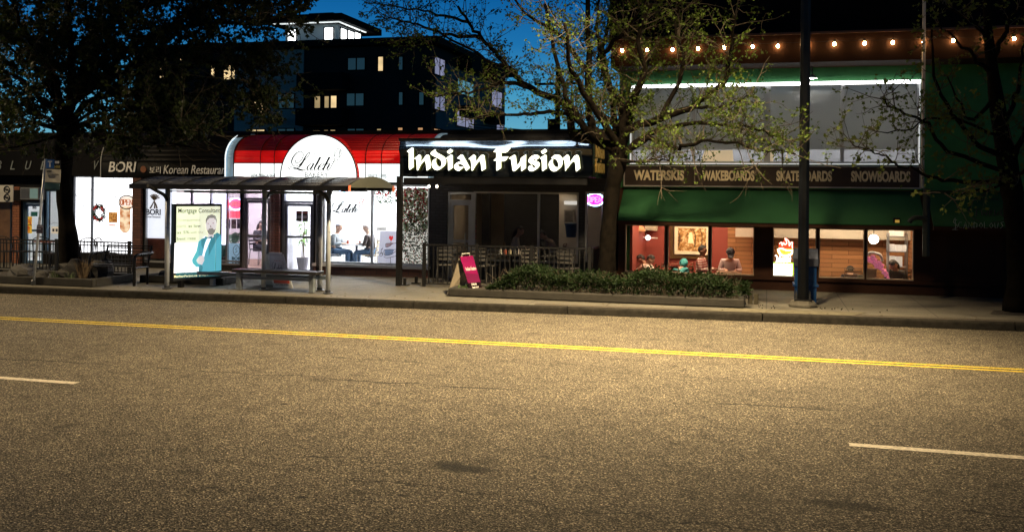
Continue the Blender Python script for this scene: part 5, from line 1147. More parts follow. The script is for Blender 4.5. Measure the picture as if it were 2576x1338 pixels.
t_, sh, a = poster('small teal notice on the numbered cafe door', 78, 533, 94, 544, YF+.075, mat('teal_print', (.01, .14, .13), .5, var=0))
mb = MB(); mb.text('2035', *rect(82, 519, 92, 525.5, YF+.09), YF+.088, .008, bold=.02); mb.build('lettering', M_ink, cafe)
poster('beige control board with two dark ovals in the cafe window', 129, 570, 148, 588, YF+.05, mat('beige_print', (.5, .45, .36), .5, 0, (.9, .8, .65), .35, var=.1), [(.15, .3, .42, .7, M_dal, 'dial'), (.58, .3, .85, .7, M_dal, 'dial')], nm='notice_board', cat='notice')
# arched food poster
a = rect(301, 520, 328, 586, YF-.012); cx = (a[0]+a[1])/2; r = (a[1]-a[0])/2
t = thing('poster', 'arched orange poster of dishes below the dark open sign', 'poster', (cx, YF, a[2])); mb = MB()
mb.prism([(cx-r*math.cos(k*math.pi/12), YF-.012, a[2]+r-r*math.sin(k*math.pi/12)) for k in range(13)]+[(a[1], YF-.012, a[3]), (a[0], YF-.012, a[3])], (0, .006, 0)); mb.build('sheet', food('arch_print', (.45, .14, .03), (.9, .75, .55), 6, .7), t)
# wreath
c = W(250, 536, YF-.05); t = thing('wreath', 'green wreath with red bows hanging in the white window', 'wreath', tuple(c)); Rw = random.Random(5)
lf = MB(); rb = MB()
for k in range(420):
    an = Rw.uniform(0, 2*math.pi); rr = Rw.gauss(1, .16); p = Vector((c.x+.165*rr*math.cos(an), c.y+Rw.uniform(-.05, .03), c.z+.20*rr*math.sin(an)))
    d = Vector((Rw.uniform(-1, 1), Rw.uniform(-.6, .2), Rw.uniform(-1, 1))).normalized()*.05; w_ = d.orthogonal().normalized()*.012; lf.add([p-w_, p+d*.5+w_, p+d, p+d*.5-w_*2], [(0, 1, 2, 3)])
for k in range(26):
    an = Rw.choice((.7, 2.5, 4.6, 5.4, .2, 2.1, 3.9))+Rw.uniform(-.25, .25); rb.ball((c.x+.165*math.cos(an), c.y-.05, c.z+.2*math.sin(an)), Rw.uniform(.018, .035), 7, 5)
lf.build('foliage', mat('wreath_green', (.02, .06, .02), .7, var=.4, scale=20), t); rb.build('red_bows', mat('wreath_red', (.45, .015, .015), .5, 0, (1, .03, .02), .12, var=.2), t)
for k, (p0, p1, c1, c2, lb) in enumerate(((565, 579, (.03, .02, .10), (.3, .25, .35), 'dark photo print under the led sign, leftmost of the row'), (582, 594, (.1, .07, .09), (.45, .35, .3), 'brownish photo print under the led sign, middle of the row'), (596, 611, (.05, .02, .05), (.35, .3, .35), 'dark photo print under the led sign, next to the glass door'))):
    poster(lb, p0, 552, p1, 575, YF+.16, food('photo_print_%d' % k, c1, c2, 8, .15), group='photo prints in a row')
t_, sh, a = poster('pale blue poster with a round emblem at the foot of the window', 574, 612, 612, 676, YF+.16, mat('pale_blue_print', (.3, .55, .62), .5, 0, (.55, .85, .95), .45, var=.05))
mb = MB(); cx = (a[0]+a[1])/2+.02; cz = a[2]+(a[3]-a[2])*.72; mb.tube([(cx+.10*math.cos(k*math.pi/10), YF+.157, cz+.14*math.sin(k*math.pi/10)) for k in range(21)], .008, 4); mb.tube([(cx-.03, YF+.157, cz-.06), (cx+.03, YF+.157, cz-.02), (cx-.03, YF+.157, cz+.03), (cx+.02, YF+.157, cz+.08)], .008, 4); mb.build('emblem', M_dal, sh)
mb = MB(); mb.text('BORI', a[0]+.12, a[1]-.05, a[2]+.24, a[2]+.33, YF+.156, .006, bold=.03); mb.text('KOREAN', a[0]+.12, a[1]-.05, a[2]+.13, a[2]+.22, YF+.156, .006, bold=.03); mb.text('BBQ', a[0]+.12, a[1]-.05, a[2]+.03, a[2]+.11, YF+.156, .006, bold=.03); mb.build('lettering', mat('deep_teal', (.02, .12, .14), .5, var=0), sh)
poster('dark notice split in two on the white bakery door', 745, 531, 776-1, 557, YF+.075, mat('dark_print', (.06, .06, .055), .5, var=.3, scale=20), [(.05, .80, .95, .88, mat('poster_red', (.5, .1, .06), .5), 'red_line'), (.47, 0, .53, 1, mat('poster_white', (.8, .8, .8), .5), 'divider'), (.1, .3, .42, .55, M_grey, 'picture'), (.58, .3, .9, .55, M_grey, 'picture')])
# bakery window script and round sticker
wk = thing('window_sign', 'thin black script lettering and red tulip on the bakery window', 'sign', (fx(880), YF, 1.9))
laleh(wk, on_plane(YF+.07, 15.0, 1311.6, 785.4), (0, -.004, 0), M_ink, mat('red_ink', (.35, .03, .02), .5, var=0), None, 1.6)
mb = MB(); q = lambda x, y: S(1240+x/2.676, 680+y/2.676)
mb.text(PERSIAN, *rect(*q(335, 312), *q(482, 340), YF+.07), YF+.07, .005); mb.build('red_lettering', MATS['red_ink'], wk)
mb = MB(); mb.text('BAKERY', *rect(*q(255, 480), *q(436, 524), YF+.07), YF+.07, .005); mb.build('grey_lettering', M_grey, wk)
c = W(804, 659, YF+.05); t = thing('sticker', 'round orange sticker at the bottom of the narrow pane beside the bakery door', 'sticker', tuple(c)); mb = MB(); mb.lathe([(0, 0), (.065, 0), (.065, .004), (0, .004)], (0, 0, 0), 18); mb.xf(Matrix.Translation(c) @ Matrix.Rotation(math.pi/2, 4, 'X')); dd = mb.build('disc', mat('sticker_orange', (.4, .12, .02), .5, var=.3, scale=20), t); mb = MB(); mb.box(c.x-.045, c.x+.045, c.y-.008, c.y-.0045, c.z-.01, c.z+.01); mb.build('band', M_blk, dd)
# board with a heart and cake stand drawing
yb2 = YF+.45; q = lambda x, y: S(1240+x/2.676, 680+y/2.676)
t = thing('display_board', 'lilac board with line drawing of a cake stand and red heart in the bakery window', 'board', tuple(W(980, 660, yb2)))
def pw(x, y, Y=yb2): p = q(x, y); w = W(p[0], p[1], Y); return (w.x, w.y, w.z)
mb = MB(); mb.prism([pw(755, 655), pw(985, 655), pw(985, 1012), pw(722, 1012)], (0, .02, 0)); bdm = mb.build('sheet', mat('lilac_board', (.62, .60, .72), .6, 0, (.9, .88, 1), .35, var=.03), t)
mb = MB(); mb.prism([pw(x, y, yb2-.004) for x, y in ((868,762),(845,730),(850,706),(866,706),(870,718),(878,704),(890,712),(885,740))], (0, .003, 0)); mb.build('heart', mat('heart_red', (.6, .02, .02), .5, 0, (1, .05, .05), .3, var=0), bdm)
mb = MB(); mb.prism([pw(x, y, yb2-.004) for x, y in ((812,785),(895,778),(860,815),(815,828))], (0, .002, 0)); mb.build('pink_slice', mat('slice_pink', (.7, .45, .5), .6, var=0), bdm)
mb = MB(); mb.prism([pw(x, y, yb2-.004) for x, y in ((800,855),(900,850),(880,905),(805,915))], (0, .002, 0)); mb.build('blue_slice', mat('slice_blue', (.35, .45, .7), .6, var=0), bdm)
mb = MB()
for s_ in ([(866,762),(862,785),(812,788),(812,826),(850,815),(880,790),(930,780)],[(800,915),(797,855),(900,852),(935,850)],[(800,915),(850,910),(920,870)],[(788,925),(820,940),(900,925),(950,915)],[(862,935),(862,1000)],[(815,1008),(862,998),(910,1006)],[(760,860),(780,835),(765,850),(760,880)],[(745,900),(765,880),(780,900),(760,925),(745,910),(770,890),(780,915)]): mb.tube([pw(x, y, yb2-.006) for x, y in smooth(s_, 3)], .006, 4)
mb.build('line_drawing', M_ink, bdm)
# ---- leafy plants and the flower wall
def leafcloud(mb, pts, rnd, L, Wd, n, spread, down=.2, dirs=None):
    for k in range(n):
        p = Vector(rnd.choice(pts)); p = p+Vector((rnd.gauss(0, spread[0]), rnd.gauss(0, spread[1]), rnd.gauss(0, spread[2])))
        d = Vector((rnd.uniform(-1, 1), rnd.uniform(-1, 1), rnd.uniform(-.7, .6)-down)).normalized(); l = L*rnd.uniform(.6, 1.3); w = Wd*rnd.uniform(.7, 1.2)
        s_ = d.cross(Vector((rnd.uniform(-1, 1), rnd.uniform(-1, 1), rnd.uniform(-1, 1)))).normalized()*w; m_ = p+d*l*.5+Vector((0, 0, w*.3))
        mb.add([p, m_-s_, p+d*l, m_+s_], [(0, 1, 2, 3)])
a = rect(1011, 474, 1077, 668, YF+.16)
t = thing('flower_wall', 'tall panel of artificial ivy and red flowers lit from behind in the bakery window', 'flower panel', ((a[0]+a[1])/2, YF+.2, a[2]))
mb = MB(); mb.box(a[0], a[1], YF+.2, YF+.22, a[2], a[3]); mb.build('backing', mat('flower_backing', (.75, .72, .62), .7, 0, (1, .95, .82), .5, var=0), t)
Rf = random.Random(3)
def wallleaves(n, m, nm, L, Wd, zlo=0, zhi=1, par=t, a=a, y=YF+.17):
    mb = MB()
    for k in range(n):
        p = Vector((Rf.uniform(a[0]+.02, a[1]-.02), y+Rf.uniform(-.05, .03), a[2]+(a[3]-a[2])*Rf.uniform(zlo, zhi))); an = Rf.uniform(0, 2*math.pi)
        d = Vector((math.cos(an), Rf.uniform(-.4, .1), math.sin(an))).normalized(); s_ = Vector((-math.sin(an), Rf.uniform(-.3, .3), math.cos(an))); l = L*Rf.uniform(.6, 1.3); w = Wd*Rf.uniform(.7, 1.2)
        mb.add([p, p+d*l*.45-s_*w, p+d*l, p+d*l*.45+s_*w], [(0, 1, 2, 3)])
    mb.build(nm, m, par)
wallleaves(900, mat('ivy_dark', (.04, .07, .025), .7, var=.4, scale=15), 'ivy_leaves', .055, .018); wallleaves(420, mat('ivy_pale', (.35, .42, .22), .7, var=.3, scale=15), 'pale_leaves', .07, .03, .45, 1)
wallleaves(300, mat('petal_red', (.40, .025, .02), .6, var=.4, scale=15), 'red_petals', .06, .028, .55, 1); wallleaves(90, MATS['petal_red'], 'red_petals', .05, .02, 0, .5); wallleaves(60, mat('petal_cream', (.7, .6, .4), .6, var=.2), 'cream_petals', .06, .03, .3, 1)
a2 = rect(938, 474, 1004, 512, YF+.3)
t = thing('ivy_garland', 'ivy garland with red flowers along the top of the bakery window', 'garland', ((a2[0]+a2[1])/2, YF+.3, a2[2])); wallleaves(200, MATS['ivy_dark'], 'ivy_leaves', .06, .02, 0, 1, t, a2, YF+.3); wallleaves(22, MATS['petal_red'], 'red_petals', .07, .03, .5, 1, t, a2, YF+.28)
def pot_plant(label, px, py0, py1, Y, pot, kind, zf=.16, rnd=random.Random(8)):
    b = W(px, py1, Y); tp = W(px, py0, Y); x = b.x; z0_ = zf; H = tp.z-zf
    t = thing('potted_plant', label, 'plant', (x, Y, zf))
    mb = MB(); mb.lathe([(.12, 0), (.17, .30), (.175, .34), (.15, .34), (.14, .28), (0, .27)], (x, Y, zf), 14); mb.build('pot', pot, t)
    if kind == 'dracaena':
        mb = MB(); pts = []
        for k in range(3): q_ = [(x+.03*(k-1), Y+.02*k, zf+.28), (x+.02*(k-1)+.02*math.sin(k), Y, zf+.8), (x+.05*(k-1), Y, zf+H*(.55+.18*k))]; mb.tube(smooth(q_), .013, 6); pts += q_[1:]
        mb.build('stem', mat('plant_stem', (.25, .2, .1), .8), t); mb = MB()
        for k in range(60):
            an = rnd.uniform(0, 6.28); z = zf+H*rnd.uniform(.45, 1.0); l = rnd.uniform(.16, .30); d = Vector((math.cos(an), math.sin(an), 0)); p = Vector((x, Y, z)); s_ = Vector((-math.sin(an), math.cos(an), 0))*.03
            mb.add([p, p+d*l*.5+Vector((0, 0, .05))-s_, p+d*l+Vector((0, 0, -.06)), p+d*l*.5+Vector((0, 0, .05))+s_], [(0, 1, 2, 3)])
        mb.build('foliage', mat('fresh_leaf', (.16, .32, .05), .5, 0, (.5, .8, .2), .08, var=.3, scale=6), t)
    elif kind == 'palm':
        mb = MB()
        for k in range(11):
            an = rnd.uniform(0, 6.28); h = H*rnd.uniform(.7, 1); cv = smooth([(x, Y, zf+.3), (x+.08*math.cos(an), Y+.08*math.sin(an), zf+h*.75), (x+.28*math.cos(an), Y+.2*math.sin(an), zf+h), (x+.42*math.cos(an), Y+.28*math.sin(an), zf+h*.92)], 5)
            mb.tube(cv, .006, 4)
            for i in range(4, len(cv)):
                p = Vector(cv[i]); 
                for g in (-1, 1):
                    d = Vector((-math.sin(an)*g*.8+.4*math.cos(an), math.cos(an)*g*.4, -.25)).normalized()*.16; s_ = Vector((0, 0, .008)); mb.add([p-s_, p+d*.5-s_, p+d, p+s_], [(0, 1, 2, 3)])
        mb.build('foliage', mat('palm_leaf', (.10, .16, .10), .6, var=.3, scale=10), t)
    else:
        mb = MB()
        for k in range(16):
            an = rnd.uniform(0, 6.28); h = H*rnd.uniform(.6, 1); e = Vector((x+.16*math.cos(an), Y+.12*math.sin(an), zf+h)); p = Vector((x+.04*math.cos(an), Y+.03*math.sin(an), zf+.3)); s_ = Vector((.03, 0, 0)); mid_ = p.lerp(e, .4)
            mb.add([p-s_*.6, mid_-s_, e, mid_+s_, p+s_*.6], [(0, 1, 2, 3, 4)])
        mb.build('foliage', mat('sansevieria', (.05, .10, .08), .5, var=.4, scale=9), t)
M_potg = mat('grey_pot', (.22, .21, .21), .6, var=.15); M_potw = mat('wicker_pot', (.40, .26, .08), .7, var=.3, scale=25)
pot_plant('leafy potted plant in a grey pot behind the bakery door glass', 761, 548, 684, YF+.9, M_potg, 'dracaena')
pot_plant('feathery palm in a wicker pot behind the pale blue poster', 586, 575, 668, YF+.55, M_potw, 'palm')
pot_plant('tall upright leaved plant in a dark pot at the lightbox edge', 561, 570, 672, YF+.5, mat('brown_pot', (.10, .07, .06), .6), 'snake')
# fire extinguisher
c = W(722, 636, YF+.7); t = thing('fire_extinguisher', 'red fire extinguisher standing inside the bakery door', 'extinguisher', (c.x, c.y, .4))
mb = MB(); mb.lathe([(.05, 0), (.055, .02), (.055, .30), (.03, .36), (.02, .38), (0, .38)], (c.x, c.y, c.z-.3), 12); mb.build('cylinder', mat('extinguisher_red', (.55, .02, .015), .35, var=.05), t)
mb = MB(); mb.tube([(c.x, c.y, c.z+.08), (c.x, c.y, c.z+.14), (c.x+.07, c.y, c.z+.15)], .012, 6); mb.tube(smooth([(c.x-.01, c.y-.02, c.z+.12), (c.x-.08, c.y-.05, c.z+.02), (c.x-.05, c.y-.06, c.z-.2)]), .01, 6); mb.build('hose', M_blk, t)
mb = MB(); mb.box(c.x-.03, c.x+.03, c.y-.062, c.y-.05, c.z-.2, c.z-.06); mb.build('label_band', mat('label_yellow', (.7, .6, .2), .5, var=0), t)
# ================================================================== FURNITURE AND PEOPLE INDOORS AND ON THE PATIO
def cafe_chair(label, loc, rz, m, style='metal', group=None):
    t = thing('cafe_chair', label, 'chair', (0, 0, 0), group)
    mb = MB(); mb.box(-.2, .2, -.2, .2, .44, .47); mb.build('seat', m, t, bevel=.01)
    for i, j in ((-1, -1), (1, -1), (1, 1), (-1, 1)):
        mb = MB(); mb.tube([(i*.18, j*.18, .44), (i*.21, j*.21, 0)], .012, 6); mb.build('leg', m, t)
    mb = MB()
    if style == 'arc': mb.tube([( -.2, -.19, .47), (-.22, -.22, .75)]+[(-.22+.22*(1-math.cos(k*math.pi/10)), -.24, .75+.13*math.sin(k*math.pi/10)) for k in range(1, 10)]+[(.22, -.22, .75), (.2, -.19, .47)], .013, 6); mb.tube([(-.1, -.2, .47), (-.1, -.24, .86)], .008, 5); mb.tube([(.1, -.2, .47), (.1, -.24, .86)], .008, 5)
    else:
        mb.tube([(-.19, -.19, .47), (-.19, -.25, .88), (.19, -.25, .88), (.19, -.19, .47)], .012, 6)
        for k in range(3): mb.box(-.18, .18, -.245-.003*k, -.23, .58+k*.1, .63+k*.1)
    mb.build('backrest', m, t); t.location = loc; t.rotation_euler = (0, 0, rz); return t
def table(label, loc, w, m, legm, h=.74, sq=True):
    t = thing('cafe_table', label, 'table', (0, 0, 0)); mb = MB(); mb.box(-w/2, w/2, -w/2, w/2, h-.03, h); mb.build('tabletop', m, t, bevel=.006)
    mb = MB(); mb.lathe([(.24, 0), (.22, .02), (.035, .04), (.035, h-.032), (0, h-.032)], (0, 0, 0), 12); mb.build('pedestal', legm, t); t.location = loc; return t
def skin(name, verts, edges, radii, m, parent=None, sub=1):
    me = bpy.data.meshes.new(name); me.from_pydata([tuple(v) for v in verts], edges, []); o = bpy.data.objects.new('tmp', me); sc.collection.objects.link(o)
    md = o.modifiers.new('s', 'SKIN'); md.use_smooth_shade = True
    if not me.skin_vertices: 
        bpy.context.view_layer.objects.active = o
    for i, r in enumerate(radii):
        sv = me.skin_vertices[0].data[i]; sv.radius = r if isinstance(r, tuple) else (r, r); sv.use_root = (i == 0)
    sb = o.modifiers.new('d', 'SUBSURF'); sb.levels = sub; sb.render_levels = sub
    dg = bpy.context.evaluated_depsgraph_get(); dg.update(); nm = bpy.data.meshes.new_from_object(o.evaluated_get(dg)); bpy.data.objects.remove(o); bpy.data.meshes.remove(me)
    nm.name = name; nm.materials.clear(); nm.materials.append(m); ob = bpy.data.objects.new(name, nm); sc.collection.objects.link(ob)
    for p in nm.polygons: p.use_smooth = True
    if parent: put_parent(ob, parent)
    return ob
def person(label, loc, face, top, trousers, skinc, hairc, hair='short', lean=0.0, headtilt=0.0, arms=(.30, .76), group=None, seat=.46):
    # seated figure; local x = forward, y = left; loc = floor point under the hips; face = heading angle
    rm = Matrix.Translation(loc) @ Matrix.Rotation(face, 4, 'Z')
    hip = Vector((0, 0, seat+.08))
    def up(x, y, z):                                                      # upper body leaning from the hips
        v = Vector((x, y, z)); c, s = math.cos(lean), math.sin(lean); return hip+Vector((v.x*c+v.z*s, v.y, -v.x*s+v.z*c))
    M_sk = mat('skin_%d' % int(skinc[0]*1000), skinc, .5, var=.05); M_tp = top; M_tr = trousers; M_hr = mat('hair_%d' % int(hairc[0]*1000+hairc[1]*100), hairc, .7, var=.3, scale=30)
    nk = up(.0, 0, .50); hc = up(.03, 0, .66); htx = Vector((math.sin(lean+headtilt), 0, math.cos(lean+headtilt))); fw = Vector((math.cos(lean+headtilt), 0, -math.sin(lean+headtilt)))
    V = [hip, up(0, 0, .22), up(0, 0, .40), nk, nk+htx*.07+fw*.015, nk+htx*.15+fw*.03, nk+htx*.23+fw*.015, nk+htx*.285+fw*.0]
    E_ = [(0, 1), (1, 2), (2, 3), (3, 4), (4, 5), (5, 6), (6, 7)]; Rr = [(.14, .12), (.13, .11), (.14, .10), .055, .06, .082, .092, .06]
    V.append(nk+htx*.16+fw*.125); E_.append((5, 8)); Rr.append(.016)      # nose
    for g in (-1, 1): V.append(nk+htx*.17+fw*.0+Vector((0, g*.098, 0))); E_.append((5, len(V)-1)); Rr.append(.018)   # ears
    hands = []
    for g in (-1, 1):
        b = len(V); sh = up(0, g*.18, .43); wr = Vector((arms[0]+.02*g, g*.12, arms[1])); el = (sh+wr)/2+Vector((-.08, g*.10, -.13))
        V += [sh, el, wr, wr+Vector((.08, -g*.02, -.01))]; E_ += [(2, b), (b, b+1), (b+1, b+2), (b+2, b+3)]; Rr += [.062, .045, .030, .034]; hands.append((b, g))
        for k in range(5):                                                # five fingers
            q = V[b+3]; f0 = len(V); off = (k-2)*.018
            if k == 4: V += [V[b+2]+Vector((.04, -g*.045, .0)), V[b+2]+Vector((.075, -g*.06, -.005))]; E_ += [(b+3, f0), (f0, f0+1)]
            else: L = (.06, .068, .064, .05)[k]; V += [q+Vector((.035, off+.009, 0)), q+Vector((.035+L*.7, off+.009, -.03))]; E_ += [(b+3, f0), (f0, f0+1)]
            Rr += [.010, .008]
    legs = []
    for g in (-1, 1):
        b = len(V); V += [Vector((.06, g*.09, seat+.07)), Vector((.44, g*.12, seat+.06)), Vector((.44, g*.12, .10)), Vector((.58, g*.13, .045))]; E_ += [(0, b), (b, b+1), (b+1, b+2), (b+2, b+3)]; Rr += [.085, .062, .042, .038]; legs.append(b)
    T = lambda vs: [rm @ v for v in vs]
    p = thing('person', label, 'person', tuple(loc), group)
    skin('body', T(V), E_, Rr, M_sk, p, 2)
    # clothes: jumper or jacket, trousers
    cv = [V[0]+Vector((0, 0, .02)), V[1], V[2], V[3]-Vector((0, 0, .02))]; ce = [(0, 1), (1, 2), (2, 3)]; crd = [(.165, .145), (.155, .135), (.165, .125), .072]
    for b, g in hands:
        n0 = len(cv); cv += [V[b], V[b+1], V[b+2]]; ce += [(2, n0), (n0, n0+1), (n0+1, n0+2)]; crd += [.078, .060, .044]
    skin('jumper', T(cv), ce, crd, M_tp, p, 2)
    cv = [V[0]]; ce = []; crd = [(.15, .13)]
    for b in legs:
        n0 = len(cv); cv += [V[b], V[b+1], V[b+2]]; ce += [(0, n0), (n0, n0+1), (n0+1, n0+2)]; crd += [.098, .075, .058]
    skin('trousers', T(cv), ce, crd, M_tr, p, 2)
    mb = MB(); hcn = nk+htx*.20+fw*.012
    if hair in ('short', 'long', 'cap', 'bun'):
        vs0 = len(mb.v); mb.ball((0, 0, 0), (.112, .105, .115), 14, 9)
        k0 = [v for v in mb.v]; mb.f = [f for f in mb.f if all((k0[i][2] > -.01 or k0[i][0] < -.03) and not (k0[i][0] > .06 and k0[i][2] < .05) for i in f)]; mb.m = [0]*len(mb.f)
        B_ = Matrix(((fw.x, 0, htx.x, hcn.x), (fw.y, 1, htx.y, hcn.y), (fw.z, 0, htx.z, hcn.z), (0, 0, 0, 1)))
        mb.v = [tuple(rm @ (B_ @ Vector(v))) for v in mb.v]; mb.build('hair', M_hr, p, True)
        if hair == 'long':
            hv = [hcn-fw*.07, hcn-fw*.10-htx*.12, hcn-fw*.10-htx*.28]; skin('hair_length', T(hv), [(0, 1), (1, 2)], [(.07, .06), (.10, .07), (.07, .04)], M_hr, p, 2)
        if hair == 'cap':
            mb = MB(); mb.ball((0, 0, 0), (.122, .114, .122), 14, 9); k0 = list(mb.v); mb.f = [f for f in mb.f if all(k0[i][2] > .015 for i in f)]; mb.m = [0]*len(mb.f)
            n0 = len(mb.v); mb.prism([(.09, -.08, .018), (.20, -.06, .0), (.215, 0, -.004), (.20, .06, .0), (.09, .08, .018)], (0, 0, .012)); mb.v = [tuple(rm @ (B_ @ Vector(v))) for v in mb.v]; mb.build('cap', mat('dark_cap', (.02, .02, .03), .7, var=.1), p, True)
    if hair == 'hood':
        hv = [nk-fw*.03, hcn-fw*.03, hcn-fw*.02+htx*.07]; skin('hood', T(hv), [(0, 1), (1, 2)], [.09, .125, .08], hairc if not isinstance(hairc, tuple) else M_tp, p, 2)
    mb = MB()
    for g in (-1, 1):
        e = nk+htx*.185+fw*.105+Vector((0, g*.034, 0)); e = rm @ e; mb.ball(tuple(e), .012, 7, 5)
    mb.build('eyes', mat('eye_dark', (.03, .02, .015), .3, var=0), p)
    mb = MB(); e = rm @ (nk+htx*.105+fw*.098); s_ = rm.to_3x3() @ Vector((0, 1, 0)); mb.tube([tuple(e-s_*.025), tuple(e), tuple(e+s_*.025)], [.004, .008, .004], 5); mb.build('mouth', mat('lip', (.35, .12, .10), .5, var=0), p)
    return p
def striped(name, c1, c2, sc_=14):
    m = mat(name, c1, .8, var=0); n, l = nodes(m); b = n['Principled BSDF']; t_ = n.new('ShaderNodeTexCoord'); w = n.new('ShaderNodeTexWave'); w.wave_type = 'BANDS'; w.bands_direction = 'Z'; w.inputs['Scale'].default_value = sc_; w.inputs['Distortion'].default_value = 1.5
    l.new(t_.outputs['Object'], w.inputs['Vector']); r = n.new('ShaderNodeValToRGB'); l.new(w.outputs[0], r.inputs[0]); r.color_ramp.elements[0].position = .45; r.color_ramp.elements[1].position = .55; r.color_ramp.elements[0].color = (*c1, 1); r.color_ramp.elements[1].color = (*c2, 1); l.new(r.outputs[0], b.inputs['Base Color']); return m
M_jean = mat('blue_jeans', (.045, .09, .16), .8, var=.3, scale=8); M_dkt = mat('dark_trousers', (.02, .02, .03), .8, var=.2)
FZ = .16
def seat_at(px, Y): return Vector((W(px, 640, Y).x, Y, FZ))
yb3 = YF+1.0
bp1 = seat_at(842, yb3); bp2 = seat_at(935, yb3+.05)
person('grey haired man in striped jumper and jeans at the bakery window table', bp1, 0.0, striped('striped_knit', (.03, .06, .09), (.5, .5, .48), 9), M_jean, (.55, .33, .24), (.45, .45, .5), 'short', .12, .15)
person('person in brown black jacket and jeans facing the man at the bakery table', bp2, math.pi, mat('brown_black_jacket', (.03, .018, .015), .6, var=.4, scale=6), M_jean, (.6, .4, .3), (.5, .45, .42), 'short', .18, .2)
cafe_chair('metal chair under the man in striped jumper', (bp1.x, bp1.y, FZ), -math.pi/2, M_alu); cafe_chair('pale wooden chair under the person in the dark jacket', (bp2.x, bp2.y, FZ), math.pi/2, mat('pale_wood', (.45, .36, .24), .6, var=.15))
tm = (bp1+bp2)/2; tm.z = FZ
table('small grey square table between the two bakery guests', tm+Vector((.08, .05, 0)), .62, mat('grey_top', (.3, .3, .3), .4, var=.1), M_dal)
for k, (dx, lb) in enumerate(((-.14, 'red brown tea glass on the bakery table, nearer the man in stripes'), (.22, 'red brown tea glass on the bakery table, nearer the dark jacket'))):
    t = thing('tea_glass', lb, 'glass', (tm.x+dx, tm.y-.05, FZ+.74)); mb = MB(); mb.lathe([(.028, 0), (.034, .1), (.032, .1), (.026, .008), (0, .008)], (tm.x+dx, tm.y-.05, FZ+.741), 12); mb.build('cup', mat('tea_red', (.30, .06, .03), .2, var=.1), t); mb = MB(); mb.lathe([(0, 0), (.045, 0), (.05, .008), (0, .008)], (tm.x+dx, tm.y-.05, FZ+.7325+.0005), 12); mb.build('saucer', M_wwl, t)
t = thing('drinks_cabinet', 'grey shelf cabinet at the back of the bakery between window posts', 'cabinet', tuple(seat_at(962, 26.0))); a = rect(947, 568, 972, 634, 26.0)
mb = MB(); mb.box(a[0], a[1], 26.0, 26.4, .17, a[3]); mb.build('body', mat('cabinet_grey', (.22, .21, .2), .6, var=.2), t)
for k in range(3):
    z = .6+.35*k; mb = MB(); mb.box(a[0]+.04, a[1]-.04, 25.96, 25.998, z, z+.26); mb.build('drawer', mat('cabinet_pale', (.35, .34, .32), .5, var=.1), t)
# behind the glass door of the korean restaurant
pp = seat_at(652, YF+2.0); person('dark haired person in black jacket seated behind the glass door', pp, -.35, mat('black_jacket', (.02, .018, .025), .6, var=.2), M_dkt, (.5, .33, .26), (.02, .015, .015), 'long', .1, .25)
cafe_chair('dark chair under the person in black jacket behind the glass door', (pp.x, pp.y, FZ), -.35-math.pi/2, M_dal)
table('small dark table before the person behind the glass door', (pp.x+.5, pp.y-.2, FZ), .55, M_wood, M_blk)
sx_ = seat_at(545, YF+.75); cafe_chair('grey chair behind the big light panel of the korean restaurant', (sx_.x, sx_.y, FZ), 2.6, mat('grey_vinyl_chair', (.12, .12, .14), .5, var=.2))
# indian restaurant guests
i1 = seat_at(1292, YF+1.3); i2 = seat_at(1398, YF+1.3)
person('dark haired woman in pale top dining by the dim window mullion', i1, .2, mat('pale_top', (.5, .42, .36), .8, var=.1), M_dkt, (.42, .26, .18), (.015, .01, .01), 'long', .15, .3)
person('person in grey hooded jacket leaning over the table in the dim window', i2, math.pi-.1, mat('grey_jacket', (.20, .17, .14), .8, var=.15), M_dkt, (.42, .26, .18), (.03, .02, .02), 'short', .5, .3)
tm2 = (i1+i2)/2; table('dark dining table between the two guests in the dim window', tm2, .8, M_wood, M_blk)
for k, p_ in enumerate((i1, i2)): cafe_chair(('brown chair under the woman in the pale top', 'brown chair under the person in the grey hooded jacket')[k], (p_.x, p_.y, FZ), (.2-math.pi/2, math.pi/2)[k], M_wood)
c = W(1437, 578, 25.2); t = thing('blue_tub', 'blue plastic tub against the cream wall inside the dim window', 'tub', (c.x, 25.2, c.z)); mb = MB(); mb.lathe([(.13, 0), (.17, .32), (.18, .34), (.155, .34), (.12, .03), (0, .03)], (c.x, 25.2, c.z-.2), 14); mb.build('tub', mat('tub_blue', (.01, .05, .13), .5, var=.1), t); mb = MB(); mb.lathe([(.185, 0), (.185, .03), (0, .05)], (c.x, 25.2, c.z+.142), 14); mb.build('lid', mat('tub_lid', (.02, .08, .16), .5, var=.1), t)
mb = MB(); a = rect(1419, 528, 1444, 561, 25.93); t = thing('picture', 'grey framed picture on the cream wall inside the dim window', 'picture', (a[0], 25.93, a[2])); frame(mb, a[0], a[1], a[2], a[3], 25.915, 25.945, .03); mb.build('frame', mat('picture_frame', (.3, .28, .25), .5, var=.1), t); mb = MB(); mb.box(a[0]+.03, a[1]-.03, 25.93, 25.94, a[2]+.03, a[3]-.03); mb.build('print', mat('picture_dark', (.12, .11, .10), .6, var=.4, scale=5), t)
for k, py in enumerate((553, 571, 579, 590, 601)):
    pass
t, sh, a = poster('strip of small red and dark stickers on the edge of the dim window', 1191, 538, 1199, 604, YF+.075, mat('sticker_strip', (.10, .03, .03), .5, var=.4, scale=12), [(.1, .05, .9, .2, mat('sticker_red', (.4, .1, .08), .5, var=.1), 'sticker'), (.1, .28, .9, .4, MATS['sticker_red'], 'sticker'), (.1, .48, .9, .58, MATS['sticker_red'], 'sticker'), (.1, .8, .9, .98, mat('sticker_olive', (.12, .14, .06), .5, var=.3), 'sticker')], nm='sticker_strip', cat='sticker')
